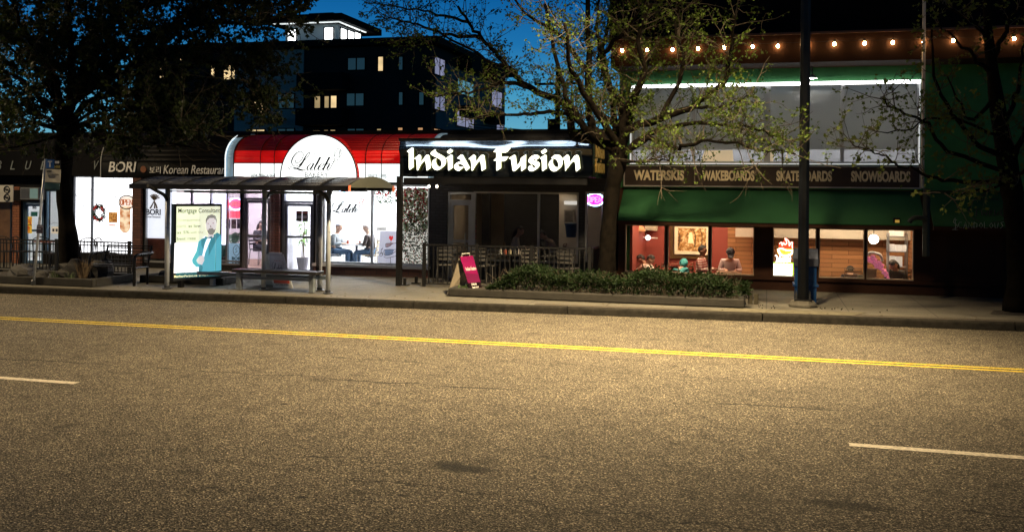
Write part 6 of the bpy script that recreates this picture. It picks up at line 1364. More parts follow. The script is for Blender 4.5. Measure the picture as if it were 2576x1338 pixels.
# patio chairs and tables
M_frm = mat('pale_steel_chair', (.16, .155, .15), .35, .6, var=.2)
for k, (px, rz, lb) in enumerate(((1120, .3, 'pale steel chair behind the beige board of the magenta sandwich board'), (1148, -.4, 'pale steel chair in front of the silver framed door'), (1205, .2, 'pale steel chair at the foot of the sticker strip'), (1232, 2.9, 'pale steel chair left of the woman in the pale top'), (1335, .1, 'pale steel chair below the window mullion on the patio'), (1388, 2.8, 'pale steel chair below the leaning guest on the patio'), (1430, -.2, 'pale steel chair nearest the right end of the canopy railing'))):
    p_ = W(px, 650, 22.1+.25*(k % 2)); cafe_chair(lb, (p_.x, p_.y, .15), rz, M_frm, group='steel chairs on the canopy patio')
for k, (px, lb) in enumerate(((1180, 'black patio table near the silver framed door'), (1285, 'black patio table with jars below the woman in the pale top'), (1405, 'black patio table at the right end of the canopy'))):
    p_ = W(px, 650, 22.35); table(lb, (p_.x, p_.y, .15), .7, M_blk, M_blk)
p_ = W(1285, 650, 22.35)
for k, (dx, c_, lb) in enumerate(((-.22, (.5, .5, .45), 'pale jar at the left end of the patio table row'), (-.1, (.4, .1, .06), 'red jar on the patio table'), (.02, (.5, .45, .3), 'cream jar in the middle of the patio table'), (.14, (.12, .12, .12), 'dark jar on the patio table'), (.25, (.45, .42, .40), 'grey glass jar at the right end of the patio table row'))):
    t = thing('condiment_jar', lb, 'jar', (p_.x+dx, p_.y-.15, .89), 'jars on the patio table'); mb = MB(); mb.lathe([(.03, 0), (.034, .02), (.034, .09), (.02, .11), (0, .11)], (p_.x+dx, p_.y-.15, .8905), 10); mb.build('jar', mat('jar_%d' % k, c_, .3, var=.1), t); mb = MB(); mb.lathe([(.022, 0), (.022, .025), (0, .025)], (p_.x+dx, p_.y-.15, 1.001), 10); mb.build('lid', M_alu, t)
for k, (px, Y, rz, lb) in enumerate(((18, 21.9, .2, 'dark bent tube chair behind the railing at the left photo edge'), (60, 22.0, -.3, 'dark bent tube chair behind the railing below the numbered door'), (108, 22.1, .5, 'dark bent tube chair behind the railing right of the bus stop pole'), (136, 21.8, 2.8, 'dark bent tube chair behind the railing left of the street tree'), (232, 22.2, .2, 'dark bent tube chair behind the railing below the wreath'), (268, 22.3, -.4, 'dark bent tube chair behind the slatted bench'))):
    p_ = W(px, 650, Y); cafe_chair(lb, (p_.x, p_.y, .15), rz, M_blk, 'arc', 'tube chairs on the cafe patio')
p_ = W(125, 650, 22.4); table('small red brown patio table left of the street tree', (p_.x, p_.y, .15), .6, mat('red_brown_table', (.2, .06, .035), .5, var=.2), M_blk)
# ---- dining room of the green building
yp = 26.1
a = rect(1697, 566, 1785, 640, yp)
t = thing('painting', 'autumn park painting in a wide cream and gold frame on the red wall', 'painting', ((a[0]+a[1])/2, yp, a[2]))
mb = MB(); frame(mb, a[0]-.12, a[1]+.04, a[2]-.12, a[3]+.04, yp+.03, yp+.08, .1); mb.build('outer_frame', mat('dark_gold', (.14, .08, .03), .4, .3, var=.2), t)
mb = MB(); frame(mb, a[0], a[1], a[2], a[3], yp-.02, yp+.05, .085); mb.build('inner_frame', mat('cream_frame', (.75, .65, .45), .5, 0, (1, .85, .6), .12, var=.08), t)
def autumn():
    m = mat('autumn_canvas', (.4, .25, .08), .6, var=0); n, l = nodes(m); b = n['Principled BSDF']; tcx = n.new('ShaderNodeTexCoord'); no = n.new('ShaderNodeTexNoise'); no.inputs['Scale'].default_value = 9; no.inputs['Detail'].default_value = 8; no.inputs['Roughness'].default_value = .7; l.new(tcx.outputs['Object'], no.inputs['Vector'])
    r = n.new('ShaderNodeValToRGB'); l.new(no.outputs['Fac'], r.inputs[0]); e = r.color_ramp.elements; e[0].position = .36; e[0].color = (.05, .02, .008, 1); e[1].position = .66; e[1].color = (.95, .85, .55, 1); q_ = e.new(.5); q_.color = (.45, .22, .05, 1); l.new(r.outputs[0], b.inputs['Base Color']); return m
mb = MB(); mb.box(a[0]+.085, a[1]-.085, yp+.0, yp+.02, a[2]+.085, a[3]-.085); cv = mb.build('canvas', autumn(), t)
mb = MB(); cx = (a[0]+a[1])/2-.05
for dx in (-.45, -.3, .12, .3, .42): mb.tube(smooth([(cx+dx, yp-.004, a[2]+.2), (cx+dx+.02, yp-.004, a[2]+.5), (cx+dx-.04, yp-.004, a[3]-.12)]), [.016, .014, .013, .012, .01, .009, .008, .006, .004], 4)
mb.build('tree_stroke', mat('umber', (.06, .03, .012), .6, var=0), cv)
mb = MB(); mb.prism([(cx-.06, yp-.003, a[2]+.3), (cx+.1, yp-.003, a[2]+.3), (cx+.04, yp-.003, a[3]-.2), (cx-.02, yp-.003, a[3]-.2)], (0, .002, 0)); mb.build('light_gap', mat('pale_gold', (.95, .85, .6), .6, var=.1), cv)
a = rect(1582, 606, 1603, 640, 25.9); t = thing('picture', 'small white matted picture on the red wall at the left window', 'picture', (a[0], 25.9, a[2])); mb = MB(); frame(mb, a[0], a[1], a[2], a[3], 26.1, 26.14, .06); mb.build('frame', M_wood, t); mb = MB(); mb.box(a[0]+.06, a[1]-.06, 26.11, 26.13, a[2]+.06, a[3]-.06); mb.build('print', M_wwl, t)
a = rect(1622, 566, 1653, 588, 26.0); t = thing('air_conditioner', 'white wall air conditioner inside the leftmost ground floor window', 'air conditioner', (a[0], 26, a[2])); mb = MB(); mb.box(a[0], a[1], 25.9, 26.18, a[2]+.08, a[3]-.0); mb.build('case', mat('ivory_case', (.6, .55, .42), .5, var=.05), t, bevel=.02); mb = MB(); mb.box(a[0]+.02, a[1]-.02, 25.885, 25.9, a[2]+.1, a[2]+.15); mb.build('flap', mat('ivory_flap', (.45, .4, .3), .5), t)
c = W(1604, 576, 24.9); t = thing('pendant_lamp', 'round orange pendant shade inside the leftmost ground floor window', 'lamp', (c.x, 24.9, c.z)); mb = MB(); mb.lathe([(.04, .12), (.16, .06), (.21, -.06), (.20, -.06), (.14, .05), (.03, .11)], (c.x, 24.9, c.z), 18); mb.build('lamp_shade', mat('orange_shade', (.5, .2, .1), .5, 0, (1, .4, .15), .35, var=.1), t, True); mb = MB(); mb.tube([(c.x, 24.9, c.z+.1), (c.x, 24.9, 2.34)], .006, 5); mb.build('cord', M_blk, t)
c = W(1630, 598, 25.6); t = thing('wall_light', 'white round wall light below the air conditioner', 'lamp', tuple(c)); mb = MB(); mb.ball(tuple(c), .07, 12, 8); mb.build('globe', emis('white_globe', (1, .95, .95), 3), t); mb = MB(); mb.tube([(c.x-.3, c.y+.1, c.z), (c.x+.25, c.y+.1, c.z-.01)], .02, 6); mb.build('arm', mat('pale_arm', (.6, .55, .5), .5), t)
yd = YF+1.0; FD = -.10
def dseat(px, Y, z=FZ): q_ = W(px, 660, Y); return Vector((q_.x, Y, z))
FL = -.24; d1, d2 = dseat(1762, yd, FL), dseat(1836, yd+.1, FL)
person('person in pink and white jumper with dark hair under the painting', d1, -.2, striped('pink_knit', (.45, .13, .12), (.62, .5, .46), 5), M_dkt, (.20, .09, .05), (.012, .01, .01), 'short', .05, .0)
person('man in dark cap, white shirt and pale vest looking down', d2, -math.pi/2+.1, mat('pale_vest', (.55, .42, .42), .8, var=.1), M_dkt, (.45, .25, .17), (.02, .015, .012), 'cap', .10, .55)
table('dark dining table in front of the man in the cap', (d2.x, d2.y-.55, FL), .6, M_wood, M_blk)
d3 = dseat(1700, yd-.1, FL); person('person in teal hooded top seen low behind the window under the painting', d3, 1.2, mat('teal_hood', (.05, .32, .34), .8, var=.2), M_dkt, (.4, .25, .18), (.05, .32, .34), 'hood', .75, .1, arms=(.3, .5), seat=.3)
d4, d5 = dseat(1596, yd, FL), dseat(1650, yd, FL)
person('low seated guest in patterned pale shirt at the leftmost ground floor window', d4, .3, striped('pattern_shirt', (.3, .15, .13), (.6, .5, .45), 20), M_dkt, (.4, .22, .15), (.02, .015, .012), 'short', .6, .1, arms=(.3, .55), seat=.32)
person('low seated guest in white shirt beside the dark window post', d5, math.pi-.3, mat('white_shirt', (.6, .55, .52), .8, var=.1), M_dkt, (.45, .25, .16), (.02, .015, .012), 'short', .6, .1, arms=(.3, .55), seat=.32)
d6 = dseat(2144, yd+.2, FL); person('guest showing only a dark haired head above the sill of the plank walled window', d6, math.pi/2, M_dkt, M_dkt, (.4, .22, .15), (.018, .015, .015), 'short', .95, 0, arms=(.3, .5), seat=.3)
d7 = dseat(2262, yd, FL); person('long haired guest in black at the brightest ground floor window', d7, -math.pi/2-.5, mat('black_cloth', (.015, .013, .013), .7, var=.2), M_dkt, (.5, .22, .12), (.02, .012, .01), 'long', .45, .3, arms=(.3, .6), seat=.36)
for k, (p_, lb) in enumerate(((d1, 'brown dining chair under the person in pink jumper'), (d2, 'brown dining chair under the man in the cap'), (d4, 'brown dining chair under the guest in patterned shirt'), (d5, 'brown dining chair under the guest in white shirt'), (d3, 'brown dining chair under the person in teal top'), (d6, 'brown dining chair under the guest with only the head showing'), (d7, 'brown dining chair under the long haired guest'))):
    cafe_chair(lb, (p_.x, p_.y+.0, p_.z), (-.2-math.pi/2, math.pi+.1, .3-math.pi/2, math.pi/2-.3, 1.2-math.pi/2, 0, math.pi-.5)[k], M_wood)
c = W(2198, 602, YF+.5); t = thing('globe_lamp', 'glaring round lamp at the top of the brightest ground floor window', 'lamp', tuple(c)); mb = MB(); mb.ball(tuple(c), .11, 16, 10); mb.build('globe', emis('glaring_globe', (1, .88, .66), 14), t); mb = MB(); mb.tube([(c.x, c.y, c.z+.1), (c.x, c.y, 2.34)], .008, 5); mb.build('cord', M_blk, t)
c = W(2205, 665, YF+.45); t = thing('feather_ornament', 'pink feathery ornament with a white curved neck in the brightest window', 'ornament', tuple(c)); Rp = random.Random(4); mb = MB()
for k in range(26): u = k/25; mb.ball((c.x-.22+.5*u+Rp.uniform(-.04, .04), c.y+Rp.uniform(-.05, .05), c.z+.12-.45*u*u+Rp.uniform(-.05, .05)), Rp.uniform(.03, .07), 7, 5, .25, Rp)
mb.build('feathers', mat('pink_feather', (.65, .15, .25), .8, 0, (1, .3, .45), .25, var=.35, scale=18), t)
mb = MB(); mb.tube(smooth([(c.x-.24, c.y-.05, c.z+.2), (c.x-.15, c.y-.05, c.z+.27), (c.x-.02, c.y-.05, c.z+.26), (c.x+.08, c.y-.05, c.z+.22), (c.x+.12, c.y-.05, c.z+.08)]), .03, 8); mb.build('neck', M_wwl, t)
mb = MB(); mb.box(c.x-.24, c.x+.0, c.y-.02, c.y+.1, .3, c.z-.1); mb.build('stand', mat('glassy_stand', (.4, .25, .18), .3, var=.3), t)
a = rect(2234, 586, 2284, 668, YF+.8); t = thing('metal_shelf', 'bright steel shelf unit crowded with white boxes in the brightest window', 'shelf', (a[0], YF+.8, .16))
mb = MB()
for x in (a[0], a[1]-.03): mb.box(x, x+.03, YF+.8, YF+.83, .16, a[3]); mb.box(x, x+.03, YF+1.1, YF+1.13, .16, a[3])
for k in range(4): z = .7+k*.36; mb.box(a[0], a[1], YF+.835, YF+1.095, z, z+.02)
mb.build('rack', M_alu, t)
mb = MB()
for k in range(4):
    x = a[0]+.04
    while x < a[1]-.12: w_ = Rp.uniform(.07, .15); mb.box(x, x+w_, YF+.85, YF+1.05, .722+k*.36, .722+k*.36+Rp.uniform(.12, .27)); x += w_+.012
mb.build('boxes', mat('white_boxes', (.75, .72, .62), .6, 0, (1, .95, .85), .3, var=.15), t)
mb = MB(); a = rect(2157, 694, 2173, 702, YF+.06); t = thing('notice', 'little cream plate at the bottom corner of the plank walled window', 'notice', (a[0], YF, a[2])); mb.box(a[0], a[1], YF+.03, YF+.045, max(a[2], .5), max(a[3], .57)); p1 = mb.build('plate', mat('cream_plate', (.5, .42, .3), .5, var=.1), t); mb = MB(); mb.box(a[0]+.02, a[1]-.02, YF+.026, YF+.0295, .525, .54); mb.build('print_line', M_dal, p1)
# cardboard shapes at the foot of the upper window
for k, (pts_, lb) in enumerate((([(1766,413),(1764,402),(1773,379),(1843,378),(1846,413)], 'wide pale cardboard sheet at the foot of the upper window'), ([(1933,413),(1931,376),(1949,377),(1944,413)], 'narrow pale cardboard strip right of the thick window post'), ([(1972,413),(1979,390),(1982,376),(1980,413)], 'thin sliver of pale cardboard near the lamp post in the upper window'))):
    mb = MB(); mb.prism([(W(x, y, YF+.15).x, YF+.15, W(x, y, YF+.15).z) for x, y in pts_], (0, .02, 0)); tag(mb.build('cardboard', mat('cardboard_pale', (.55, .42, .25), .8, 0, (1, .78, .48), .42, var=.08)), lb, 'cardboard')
# ================================================================== TREES AND HEDGE
def leaf_mat(name, c, var=.45):
    m = mat(name, c, .6, var=var, scale=1.6, spec=.2); n, l = nodes(m); b = n['Principled BSDF']; out = n['Material Output']
    tr = n.new('ShaderNodeBsdfTranslucent'); tr.inputs[0].default_value = (c[0]*1.3, c[1]*1.3, c[2]*.8, 1); mx = n.new('ShaderNodeMixShader'); mx.inputs[0].default_value = .35
    l.new(b.outputs[0], mx.inputs[1]); l.new(tr.outputs[0], mx.inputs[2]); l.new(mx.outputs[0], out.inputs[0]); return m
M_bark = mat('bark', (.007, .0055, .004), .95, spec=.05, var=.5, scale=9, bump=1.0)
def put_leaf(mb, p, d, rnd, L):
    if CLEAR and p.z < CLEAR(p.x): return
    d = d.normalized(); s_ = d.cross(Vector((rnd.uniform(-1, 1), rnd.uniform(-1, 1), rnd.uniform(-1, 1))))
    if s_.length < 1e-3: return
    s_.normalize(); n_ = d.cross(s_); w = L*.48; k = rnd.uniform(-.25, .35)*L
    # small lobed leaf: two bent halves with pointed side lobes
    a = p; t_ = p+d*L-n_*k; l1 = p+d*L*.55+s_*w-n_*k*.6; l2 = p+d*L*.55-s_*w-n_*k*.6; i1 = p+d*L*.62+s_*w*.35; i2 = p+d*L*.62-s_*w*.35; b1 = p+d*L*.18+s_*w*.45; b2 = p+d*L*.18-s_*w*.45
    mb.add([a, b1, l1, i1, t_, i2, l2, b2], [(0, 1, 2, 3), (0, 3, 4, 5), (0, 5, 6, 7)])
CLEAR = None
def rot_rand(d, rnd, a):
    return (d.normalized()+Vector((rnd.gauss(0, a), rnd.gauss(0, a), rnd.gauss(0, a)))).normalized()
def tree(label, trunk, limbs, seed, lm, leafL, per_m, twig=1.0, nleaf=5, up=.25, group=None, zmin=None):
    rnd = random.Random(seed); t = thing('tree', label, 'tree', tuple(Vector(trunk[0][:3])))
    tb = MB(); br = MB(); cr_ = MB()
    tp = smooth([tuple(x) for x in trunk], 3); tb.tube([x[:3] for x in tp], [x[3]*(1+.06*math.sin(i*1.7)) for i, x in enumerate(tp)], 12)
    global CLEAR; CLEAR = zmin; segs = []
    for pts, r0, r1 in limbs:
        sp = smooth([tuple(p) for p in pts], 4); n = len(sp)
        sp = [(x+rnd.gauss(0, .02), y+rnd.gauss(0, .03), z+rnd.gauss(0, .02)) if 0 < i < n-1 else (x, y, z) for i, (x, y, z) in enumerate(sp)]
        tb.tube(sp, [r0+(r1-r0)*(i/(n-1))**.8 for i in range(n)], 7); segs.append((sp, r0, r1))
    tips = []
    def shoot(p, d, L, r, depth):
        if zmin and p[2] < zmin(p[0])-.1: return
        pts = [Vector(p)]; k = 4 if depth == 0 else 3
        for i in range(k): d = rot_rand(d+Vector((0, 0, .10*up)), rnd, .22); pts.append(pts[-1]+d*L/k)
        br.tube([tuple(q) for q in pts], [r*(1-.75*i/k) for i in range(k+1)], 4, cap=False)
        if depth < 1:
            for j in range(rnd.randint(2, 4)):
                u = rnd.uniform(.25, 1); q = pts[min(k, int(u*k))]; shoot(q, rot_rand(d, rnd, .75), L*rnd.uniform(.3, .6), r*.5, depth+1)
        for j in range(nleaf if depth else nleaf//2+1):
            u = rnd.uniform(.3, 1)*k; i = min(k-1, int(u)); q = pts[i].lerp(pts[i+1], u-i); put_leaf(cr_, q+Vector((rnd.gauss(0, .03), rnd.gauss(0, .03), rnd.gauss(0, .03))), rot_rand(d+Vector((0, 0, -.3)), rnd, .8), rnd, leafL*rnd.uniform(.6, 1.25))
    for sp, r0, r1 in segs:
        L = sum((Vector(a)-Vector(b)).length for a, b in zip(sp, sp[1:])); n = max(2, int(L*per_m))
        for j in range(n):
            u = rnd.uniform(.12, 1.0)**.8*(len(sp)-1); i = min(len(sp)-2, int(u)); p = Vector(sp[i]).lerp(Vector(sp[i+1]), u-i); tg = (Vector(sp[i+1])-Vector(sp[i])).normalized()
            sd = Vector((rnd.gauss(0, 1), rnd.gauss(0, .8), rnd.gauss(.2, .7))).normalized()
            d = (tg*.6+sd+Vector((0, 0, up*.5))).normalized(); shoot(p, d, twig*rnd.uniform(.45, 1.25), .011, 0)
    tb.build('trunk', M_bark, t, True); br.build('twigs', mat('twig_bark', (.05, .038, .024), .9, var=.3, scale=5), t); cr_.build('crown', lm, t)
    return t
def LP(px, Y0, Y1, n=None):                                               # pixel polyline -> points drifting from depth Y0 to Y1
    k = len(px)-1; return [tuple(W(x, y, Y0+(Y1-Y0)*(i/k))) for i, (x, y) in enumerate(px)]
# middle tree
YM = 20.75
def tk(px, py, Y, r): w = W(px, py, Y); return (w.x, w.y, w.z, r)
trunk = [(W(1524, 700, YM).x, YM, .2, .25), tk(1528, 640, YM, .19), tk(1532, 560, YM, .17), tk(1540, 480, YM, .17), tk(1552, 420, YM, .19), tk(1562, 372, YM, .20)]
limbs = [
 (LP([(1556,390),(1508,353),(1446,347),(1429,282),(1406,254),(1338,223),(1302,195),(1276,169),(1237,124),(1209,96),(1178,56),(1152,17)], YM, 21.6), .12, .03),
 (LP([(1556,385),(1508,353),(1474,324),(1457,305),(1437,268),(1423,240),(1406,183),(1390,100),(1370,10)], YM, 20.0), .11, .03),
 (LP([(1560,380),(1522,355),(1496,330),(1485,305),(1480,254),(1481,141),(1477,70),(1479,-30)], YM, 20.6), .13, .05),
 (LP([(1562,375),(1553,324),(1508,282),(1488,262)], YM, 20.8), .08, .05),
 (LP([(1564,370),(1564,339),(1561,254),(1544,243),(1525,203),(1513,169),(1505,113),(1503,70),(1508,0)], YM, 21.5), .11, .03),
 (LP([(1564,380),(1574,286),(1607,226),(1622,169),(1604,94),(1640,10)], YM, 19.9), .10, .03),
 (LP([(1568,375),(1574,331),(1653,301),(1735,271),(1788,233),(1822,203),(1841,124),(1848,40)], YM, 19.4), .11, .03),
 (LP([(1566,385),(1634,335),(1690,320),(1750,308),(1811,312),(1886,320),(1953,346),(1976,353)], YM, 18.9), .075, .012),
 (LP([(1563,395),(1634,350),(1698,372),(1731,365),(1780,352),(1841,361),(1904,372),(2002,387)], YM, 18.6), .07, .010),
 (LP([(1446,300),(1400,282),(1333,288),(1271,291),(1220,284),(1150,270)], 20.9, 20.0), .06, .015),
 (LP([(1338,223),(1280,210),(1210,225),(1150,235),(1100,245)], 21.1, 19.8), .055, .015),
 (LP([(1209,96),(1130,88),(1070,70),(1010,52),(960,40)], 21.4, 20.2), .05, .012),
 (LP([(1178,56),(1100,36),(1030,20),(950,10)], 21.5, 21.0), .04, .012),
 (LP([(1276,169),(1220,150),(1150,105),(1090,95),(1040,95)], 21.3, 20.6), .05, .012),
 (LP([(1485,200),(1440,130),(1400,80),(1330,40),(1290,-10)], 20.7, 19.3), .06, .02),
 (LP([(1505,150),(1560,90),(1600,40),(1650,-20)], 21.0, 20.0), .06, .02),
 (LP([(1653,301),(1700,220),(1720,150),(1700,60),(1720,-20)], 20.3, 19.6), .06, .02),
 (LP([(1735,271),(1800,270),(1860,255),(1900,235)], 19.9, 18.9), .04, .012),
 (LP([(1556,400),(1600,410),(1640,400),(1690,408)], 20.7, 19.4), .04, .010),
 (LP([(1560,375),(1540,250),(1520,120),(1540,0)], YM, 23.0), .10, .03),
 (LP([(1560,375),(1600,240),(1640,120),(1650,0)], YM, 22.4), .10, .03),
 (LP([(1560,375),(1500,280),(1440,180),(1420,60)], YM, 18.4), .10, .03)]
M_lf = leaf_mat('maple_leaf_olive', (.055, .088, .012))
tree('middle street tree with spreading limbs and sparse yellow green young leaves', trunk, limbs, 21, M_lf, .062, 9.0, .95, 8, zmin=lambda x: 3.72 if x < -3.72 else 2.6)
# left tree
YL = 19.2
trunk = [(W(176, 710, YL).x, YL, .2, .30), tk(176, 650, YL, .25), tk(168, 560, YL, .19), tk(161, 480, YL, .17), tk(162, 400, YL, .18), tk(164, 300, YL, .20)]
limbs = [
 (LP([(164,320),(180,270),(242,214),(310,186),(351,161),(430,140),(500,110)], YL, 18.9), .12, .03),
 (LP([(162,310),(155,264),(124,186),(109,93),(102,-20)], YL, 19.8), .13, .05),
 (LP([(165,315),(175,250),(180,155),(174,62),(168,-20)], YL, 18.6), .13, .05),
 (LP([(160,320),(130,275),(95,245),(56,202),(19,186),(-40,170)], YL, 19.0), .10, .03),
 (LP([(164,300),(220,160),(235,90),(264,0)], YL, 20.2), .10, .04),
 (LP([(164,340),(240,300),(330,290),(420,310),(500,330)], YL, 18.4), .09, .02),
 (LP([(164,335),(230,250),(330,240),(450,235),(560,250),(650,262)], YL, 19.4), .09, .02),
 (LP([(242,214),(330,120),(430,60),(520,10)], 19.1, 19.8), .08, .03),
 (LP([(310,186),(420,180),(520,160),(620,170),(700,190)], 19.0, 20.0), .07, .02),
 (LP([(351,100),(450,70),(560,60),(660,55),(730,45)], 19.4, 18.6), .07, .02),
 (LP([(264,60),(380,10),(500,-10),(620,5),(700,10)], 19.8, 19.0), .07, .02),
 (LP([(160,330),(90,310),(30,320),(-30,310)], YL, 18.5), .07, .02),
 (LP([(164,340),(280,340),(380,360),(470,372),(560,385)], YL, 18.2), .06, .015),
 (LP([(164,330),(200,330),(250,350),(300,372),(330,380)], YL, 20.0), .05, .015),
 (LP([(160,340),(120,350),(70,365),(20,372)], YL, 18.0), .05, .015),
 (LP([(124,186),(60,110),(0,60),(-50,20)], 19.5, 20.2), .07, .02),
 (LP([(162,310),(200,180),(260,120),(300,40)], YL, 21.8), .09, .03),
 (LP([(162,310),(140,200),(60,80),(30,0)], YL, 17.6), .09, .03),
 (LP([(162,300),(110,200),(60,150),(10,110),(-40,90)], YL, 18.2), .06, .02),
 (LP([(162,320),(100,290),(50,262),(0,255)], YL, 19.9), .05, .02),
 (LP([(164,330),(260,270),(360,300),(440,280)], YL, 19.9), .05, .02),
 (LP([(180,270),(250,130),(330,60),(380,-10)], YL, 18.4), .05, .02),
 (LP([(500,110),(560,140),(620,215),(660,235)], 18.9, 19.6), .04, .012)]
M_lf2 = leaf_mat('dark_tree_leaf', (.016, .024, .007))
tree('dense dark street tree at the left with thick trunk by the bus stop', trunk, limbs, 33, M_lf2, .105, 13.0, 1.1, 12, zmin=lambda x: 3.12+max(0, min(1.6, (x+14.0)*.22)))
# right tree
YR = 20.75; gx = W(2558, 780, YR).x
trunk = [(gx, YR, .15, .27), tk(2560, 700, YR, .20), tk(2556, 600, YR, .185), tk(2550, 520, YR, .19), tk(2545, 480, YR, .20), tk(2535, 410, YR, .19), tk(2517, 320, YR, .16), tk(2498, 188, YR, .12), tk(2487, 90, YR, .09), tk(2480, -20, YR, .07)]
cb = lambda pts: [(2013+x*.376, y*.376) for x, y in pts]
limbs = [
 (LP(cb([(1400,1120),(1370,1050),(1200,980),(1100,860),(950,650),(890,500),(880,200)]), YR, 20.0), .07, .02),
 (LP(cb([(1395,1160),(1370,1150),(1000,1010),(850,830),(700,760),(590,700),(540,650)]), YR, 19.3), .06, .010),
 (LP(cb([(1350,900),(1300,900),(1050,800),(900,790),(700,870),(500,880)]), YR, 19.5), .04, .008),
 (LP(cb([(1400,1230),(1300,1220),(1030,1210),(890,1190),(740,1130),(630,1100),(560,1030),(440,1000),(350,970)]), YR, 18.9), .05, .008),
 (LP(cb([(1310,640),(1150,800),(1080,700),(980,500)]), YR, 20.6), .05, .012),
 (LP(cb([(1290,500),(1150,380),(1020,250),(900,150)]), YR, 20.3), .05, .012),
 (LP(cb([(1300,400),(1350,250),(1420,100),(1480,0)]), YR, 19.9), .06, .02),
 (LP(cb([(1400,1150),(1450,1000),(1520,800),(1560,500)]), YR, 20.2), .08, .03),
 (LP(cb([(1400,1200),(1480,1150),(1560,1130)]), YR, 19.5), .05, .02),
 (LP(cb([(1340,850),(1420,700),(1470,500),(1500,300)]), YR, 21.3), .06, .02),
 (LP(cb([(1270,300),(1150,150),(1000,60),(900,20)]), YR, 19.6), .05, .012),
 (LP(cb([(1400,1230),(1200,1270),(1050,1300),(930,1290)]), YR, 18.8), .03, .006)]
tree('dark right edge street tree with long bare limbs reaching across the green wall', trunk, limbs, 44, leaf_mat('right_tree_leaf', (.07, .09, .018)), .085, 5.0, .75, 4)
# hedge
t = thing('hedge', 'clipped leafy green hedge growing in the long concrete planter', 'hedge', ((PX0+PX1)/2, 19.95, .28))
Rh = random.Random(9); mb = MB(); st = MB()
hx0, hx1 = -5.75, PX1-.02
for k in range(300):
    x = Rh.uniform(hx0+.1, hx1-.15); y = Rh.uniform(PY0+.18, PY1-.2); h = Rh.uniform(.3, .5); st.tube([(x, y, .27), (x+Rh.gauss(0, .06), y+Rh.gauss(0, .05), .27+h*.6), (x+Rh.gauss(0, .1), y+Rh.gauss(0, .07), .27+h)], [.008, .006, .003], 4, cap=False)
for k in range(9000):
    x = Rh.uniform(hx0, hx1); top = .66+.06*math.sin(x*2.3)+.05*math.sin(x*5.1+1)
    if x < hx0+.5: top -= (hx0+.5-x)*.6
    f_ = Rh.random()
    if f_ < .36: y = PY0+.02+abs(Rh.gauss(0, .09)); z = .34+(top-.34)*Rh.random()**.6
    elif f_ < .8: y = Rh.uniform(PY0, PY1); z = top+Rh.gauss(0, .045)
    else: y = Rh.uniform(PY0+.05, PY1); z = Rh.uniform(.4, top)
    if x > hx1-.2 and Rh.random() < .5: x = hx1+abs(Rh.gauss(0, .06))
    d = Vector((Rh.gauss(0, .7), Rh.gauss(-.35, .6), Rh.gauss(.15, .6))).normalized(); L = Rh.uniform(.045, .095); s_ = d.cross(Vector((Rh.gauss(0, 1), Rh.gauss(0, 1), Rh.gauss(0, 1)))).normalized()*L*.24; p = Vector((x, y, z)); n_ = d.cross(s_).normalized()*L*.08
    mb.add([p, p+d*L*.3+s_*.8-n_, p+d*L*.65+s_*.8-n_, p+d*L, p+d*L*.65-s_*.8-n_, p+d*L*.3-s_*.8-n_], [(0, 1, 2, 3), (0, 3, 4, 5)])
st.build('stems', MATS['twig_bark'], t); mb.build('foliage', leaf_mat('hedge_leaf', (.014, .028, .009), .5), t)
# tufts of grass in the beds
def tuft(label, c, n, h, m, seed):
    R_ = random.Random(seed); mb = MB()
    for k in range(n):
        an = R_.uniform(0, 6.28); l = h*R_.uniform(.6, 1.2); o = Vector(c)+Vector((R_.gauss(0, .05), R_.gauss(0, .05), 0)); e = o+Vector((math.cos(an)*l*.5, math.sin(an)*l*.5, l)); w = Vector((.006, 0, 0)); mid_ = o.lerp(e, .5)+Vector((0, 0, l*.15)); mb.add([o-w, o+w, mid_+w, e, mid_-w], [(0, 1, 2, 4), (4, 2, 3)])
    tag(mb.build('grass_tuft', m), label, 'grass tuft')
M_gr = mat('tuft_green', (.06, .10, .03), .8, var=.3); M_gd = mat('tuft_straw', (.16, .11, .06), .9, var=.3)
tuft('brown grass tuft at the foot of the left street tree', (-15.35, 18.85, .29), 90, .42, M_gd, 1); tuft('green tuft below the bus stop pole', (-16.0, 18.75, .29), 30, .16, M_gr, 2); tuft('green tuft between the two dark rocks', (-15.55, 18.7, .29), 24, .15, M_gr, 3)
tuft('green tuft behind the slatted bench', (-13.75, 20.0, .28), 34, .28, M_gr, 4); tuft('green tuft at the left end of the planter under the sandwich board', (-6.35, 19.62, .28), 30, .10, M_gr, 5); tuft('yellowish tuft left of the hedge', (-5.6, 19.6, .28), 30, .10, mat('tuft_yellow', (.2, .18, .05), .8, var=.3), 6)
# ================================================================== BACKGROUND: apartment block, pole, wires
YA_ = 75.0
ap = thing('apartment_building', 'dark four storey apartment block with lit glass penthouse behind the shops', 'building', (W(700, 300, YA_).x, YA_, 0))
M_apd = mat('dark_apartment_brick', (.014, .014, .016), .9, spec=.1, var=.2, scale=.5); M_app = mat('pale_apartment_panel', (.19, .20, .21), .85, var=.15, scale=.4); M_apt = mat('apartment_trim', (.006, .006, .007), .9, spec=.08, var=.1)
xA, xB = W(340, 200, YA_).x, W(1085, 200, YA_).x; zT = W(1085, 112, YA_).z; YA2 = 98.0
mb = MB(); mb.box(xA, xB, YA_, YA2, 0, zT); mb.build('wall', M_apd, ap)
mb = MB(); mb.box(xA-1, xB+.9, YA_-.9, YA2+1, zT+.003, zT+.55); mb.build('roof', M_apt, ap)
mb = MB(); a = rect(590, 128, 763, 400, YA_-.1); mb.box(a[0], a[1], YA_-.15, YA_-.01, 0, a[3]); mb.build('pale_panel', M_app, ap)
mb = MB(); mb.box(xB+.01, xB+.12, YA_+1, YA2-.5, 0, zT-1.2); mb.build('pale_panel', mat('blue_grey_cladding', (.06, .07, .085), .85, var=.15, scale=.4), ap)
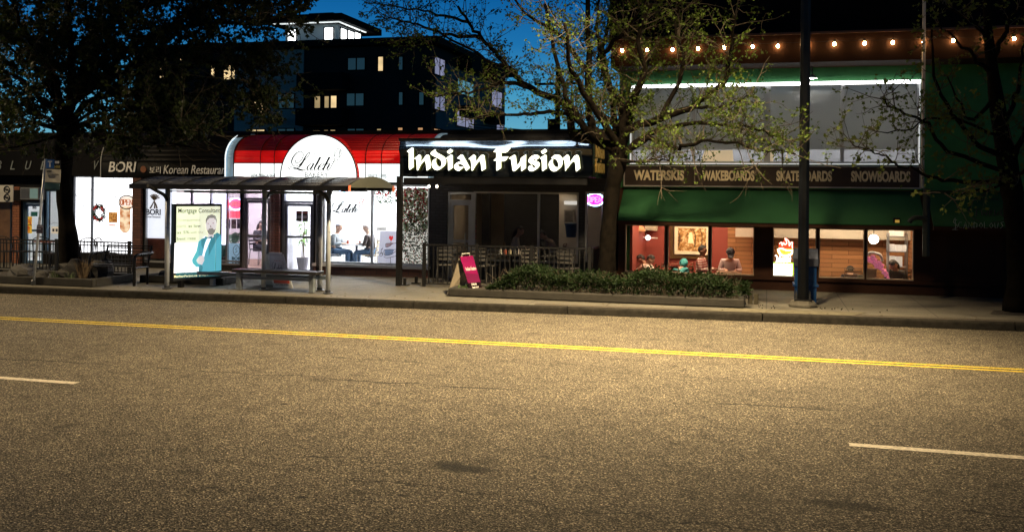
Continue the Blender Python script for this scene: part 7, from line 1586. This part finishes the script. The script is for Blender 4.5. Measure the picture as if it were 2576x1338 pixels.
for r_ in ((747, 184, 862, 226), (744, 272, 860, 315), (744, 352, 860, 400)):
    a = rect(*r_, YA_-1.5); mb = MB(); mb.box(a[0], a[1], YA_-1.6, YA_-.16, a[2], a[3]); mb.build('balcony', M_apt, ap)
a = rect(639, 296, 697, 308, YA_-1.2); mb = MB(); mb.box(a[0], a[1], YA_-1.3, YA_-.16, a[2], a[3]); mb.build('canopy', M_apt, ap)
# penthouse
YP = 79.0; pa = W(718, 90, YP).x; pb = W(847, 90, YP).x; pz = W(780, 62, YP).z
mb = MB(); mb.box(pa, pb, YP, YP+5.5, zT+.56, pz); mb.build('penthouse', mat('pale_penthouse', (.65, .68, .68), .8, var=.1, scale=.5), ap)
mb = MB(); mb.box(pa-1.4, pb+1.2, YP-1.6, YP+7.5, pz+.01, pz+.62); mb.build('penthouse_roof', M_apt, ap)
mb = MB(); mb.box(pa-.9, pb+.7, YP-1.0, YP-.7, pz-.06, pz+.005); mb.box(pb+.5, pb+.7, YP-.6, YP+5, pz-.06, pz+.005); mb.build('soffit_light', emis('soffit_glow', (.92, 1, 1), .9), ap)
a = rect(777, 33, 838, 60, YP+.6); mb = MB(); mb.box(a[0], a[1], YP+.6, YP+9, pz+.63, a[3]); mb.build('lift_housing', mat('grey_blue_housing', (.05, .07, .10), .8), ap)
LW = {}
def litm(nm, c, s): return mat(nm, tuple(min(.8, q) for q in c), .5, 0, c, s, var=0)
M_w1 = lit('lamp_lit_pane', (1, .70, .34), .95, .3, .8); M_w2 = litm('white_lit_pane', (.96, 1, 1), 5); M_w3 = lit('lilac_pane', (.34, .33, .48), .55, .3, .6); M_w4 = mat('dark_teal_pane', (.02, .04, .05), .1, 0, (.04, .10, .13), .22, var=0); M_w5 = litm('amber_pane', (.75, .38, .16), .7); M_w6 = lit('dim_amber_pane', (.8, .55, .25), .45, .3, .8)  # lilac panes glow in place of a pale purple reflection
def awin(r_, m, y=YA_, off=.03, split=False):
    a = rect(*r_, y-off); mb = MB(); frame(mb, a[0]-.09, a[1]+.09, a[2]-.09, a[3]+.09, y-off-.08, y-off+.0, .09)
    if split: xm_ = (a[0]+a[1])/2; mb.box(xm_-.05, xm_+.05, y-off-.075, y-off, a[2], a[3])
    w = mb.build('window', M_apt, ap); mb = MB(); mb.box(a[0], a[1], y-off-.03, y-off-.01, a[2], a[3]); mb.build('pane', m, w)
for r_, m, sp in (((403, 142, 412, 154), M_w1, 0), ((403, 172, 412, 206), M_w1, 0), ((454, 140, 463, 153), M_w1, 0), ((453, 170, 463, 204), M_w1, 0), ((532, 163, 541, 193), M_w1, 0), ((564, 160, 602, 200), M_w1, 1),
                  ((876, 147, 918, 176), M_w4, 1), ((873, 236, 915, 266), M_w4, 1), ((952, 144, 964, 179), M_w1, 0), ((1002, 322, 1013, 337), M_w5, 0), ((1052, 322, 1064, 336), M_w5, 0), ((949, 325, 959, 339), M_w6, 0), ((1004, 233, 1013, 264), M_w4, 0), ((1055, 233, 1066, 264), M_w4, 0), ((1004, 144, 1013, 176), M_w4, 0), ((875, 325, 915, 345), M_w4, 1),
                  ((792, 243, 806, 272), M_w6, 0), ((817, 243, 828, 272), M_w6, 0), ((833, 242, 847, 272), M_w1, 0), ((788, 329, 806, 341), M_w6, 0), ((816, 328, 826, 341), M_w6, 0), ((832, 328, 844, 341), M_w1, 0)):
    awin(r_, m, YA_, .03, sp)
for r_, m, sp in (((628, 243, 668, 283), M_w1, 1), ((627, 327, 666, 341), M_w1, 1), ((700, 238, 740, 272), M_w4, 1), ((700, 325, 740, 345), M_w4, 1)): awin(r_, m, YA_, .19, sp)
for r_ in ((725, 76, 745, 117), (817, 71, 838, 112)): awin(r_, M_w2, YP)
def WX(px, py, X):
    d = ray(px, py); t_ = X/d[0]; return Vector((X, d[1]*t_, CZ+d[2]*t_))
def awinx(r_, X, m, bars=0):
    a = WX(r_[0], (r_[1]+r_[3])/2, X); b = WX(r_[2], (r_[1]+r_[3])/2, X); zt_ = WX((r_[0]+r_[2])/2, r_[1], X).z; zb_ = WX((r_[0]+r_[2])/2, r_[3], X).z
    y0_, y1_ = a.y, b.y; mb = MB(); w_ = .1
    mb.box(X, X+.08, y0_-w_, y1_+w_, zb_-w_, zb_); mb.box(X, X+.08, y0_-w_, y1_+w_, zt_, zt_+w_); mb.box(X, X+.08, y0_-w_, y0_, zb_, zt_); mb.box(X, X+.08, y1_, y1_+w_, zb_, zt_)
    for k in range(bars): q_ = y0_+(y1_-y0_)*(k+1)/(bars+1); mb.box(X, X+.07, q_-.06, q_+.06, zb_, zt_)
    w = mb.build('window', M_apt, ap); mb = MB(); mb.box(X+.01, X+.03, y0_, y1_, zb_, zt_); mb.build('pane', m, w)
for r_ in ((856, 74, 871, 110), (874, 80, 889, 110), (891, 84, 906, 110)): awinx(r_, pb+.02, M_w2)
for r_, m, bn in (((1092, 236, 1118, 277), M_w3, 1), ((1092, 148, 1118, 190), M_w3, 1), ((1148, 284, 1191, 320), M_w3, 1), ((1150, 205, 1190, 240), litm('teal_pane', (.12, .36, .46), .6), 1), ((1248, 302, 1266, 330), M_w3, 1), ((1236, 329, 1264, 342), M_w3, 0), ((1090, 326, 1112, 346), M_w5, 1), ((1236, 230, 1262, 270), M_w3, 1)): awinx(r_, xB+.13, m, bn)
for y_ in (84.0, 92.0):
    mb = MB(); mb.box(xB+.13, xB+1.3, y_-2, y_+1.5, 9.0, 10.0); mb.box(xB+.13, xB+1.3, y_-2, y_+1.5, 13.3, 14.3); mb.build('balcony', M_apt, ap)
# low dark roof behind the canopy
t = thing('roof_mound', 'low dark curved roof showing between the canopy and the sky', 'roof', tuple(W(1270, 350, 34))); mb = MB(); pts = [W(x, y, 34) for x, y in ((1150, 370), (1150, 352), (1200, 343), (1262, 341), (1310, 347), (1352, 356), (1352, 370))]; mb.prism([tuple(p) for p in pts], (0, 6, 0)); mb.build('roof', M_apt, t)
# utility pole and wires
t = thing('utility_pole', 'dark wooden utility pole with a transformer can seen behind the middle tree', 'pole', tuple(W(1404, 360, 48)))
pz_ = W(1404, 180, 48); mb = MB(); mb.tube([(pz_.x, 48, 0), (pz_.x, 48, pz_.z)], [.17, .13], 8); mb.build('pole', M_bark, t)
mb = MB(); c = W(1391, 325, 47.8); mb.lathe([(.25, 0), (.27, .1), (.27, .9), (.2, 1.0), (0, 1.02)], (c.x, 47.75, c.z-.5), 12); mb.build('transformer', M_apt, t)
mb = MB(); c = W(1404, 215, 48); mb.box(c.x-1.2, c.x+1.2, 47.8, 47.9, c.z, c.z+.12); mb.build('crossarm', M_bark, t)
for k, (pyl, pyr) in enumerate(((316, 322), (323, 330), (331, 337), (338, 345))):
    a = W(1180, pyl-4, 50); b_ = W(1620, pyr+3, 44); mb = MB(); pts = [a.lerp(b_, i/14)-Vector((0, 0, .25*math.sin(math.pi*i/14))) for i in range(15)]; mb.tube([tuple(p) for p in pts], .022, 5)
    tag(mb.build('overhead_wire', M_blk), ('highest of the four thin overhead wires behind the middle tree', 'second highest overhead wire behind the middle tree', 'third overhead wire down, below the transformer can', 'lowest of the four thin overhead wires behind the middle tree')[k], 'wire')
# dark block across the street behind the viewpoint, added to block the bright horizon
t = thing('shop_building', 'plain dark unseen block added across the street to block the bright horizon', 'building', (0, -24, 0))
mb = MB(); mb.box(-75, 75, -40, -24, 0, 9); mb.build('wall', M_dark, t)
mb = MB(); mb.box(-75.3, 75.3, -40.3, -23.7, 9.003, 9.4); mb.build('roof', M_apt, t)
# dry leaf scraps and grit lying in the gutter and on the pavement edge
Rg = random.Random(17); mb = MB()
for k in range(420):
    x = Rg.uniform(-19, 9); kind = Rg.random()
    if kind < .45: y = kerbY(x)-abs(Rg.gauss(0, .12))-.01; z = .004
    elif kind < .8: y = kerbY(x)+.2+abs(Rg.gauss(0, .35)); z = .159
    else: y = Rg.uniform(kerbY(x)+.3, 23.0); z = .155
    an = Rg.uniform(0, 6.28); L = Rg.uniform(.012, .045); d = Vector((math.cos(an), math.sin(an), 0))*L; s_ = Vector((-d.y, d.x, 0))*.4; p = Vector((x, y, z)); u = Vector((0, 0, Rg.uniform(.002, .012)))
    mb.add([p-d, p-s_+u, p+d+u*.4, p+s_+u], [(0, 1, 2, 3)])
o = mb.build('leaf_litter', mat('dry_leaf', (.10, .075, .04), .9, var=.5, scale=4, spec=.1)); o['kind'] = 'stuff'; tag(o, 'scattered dry leaf scraps and grit along the kerb and pavement', 'leaf litter')
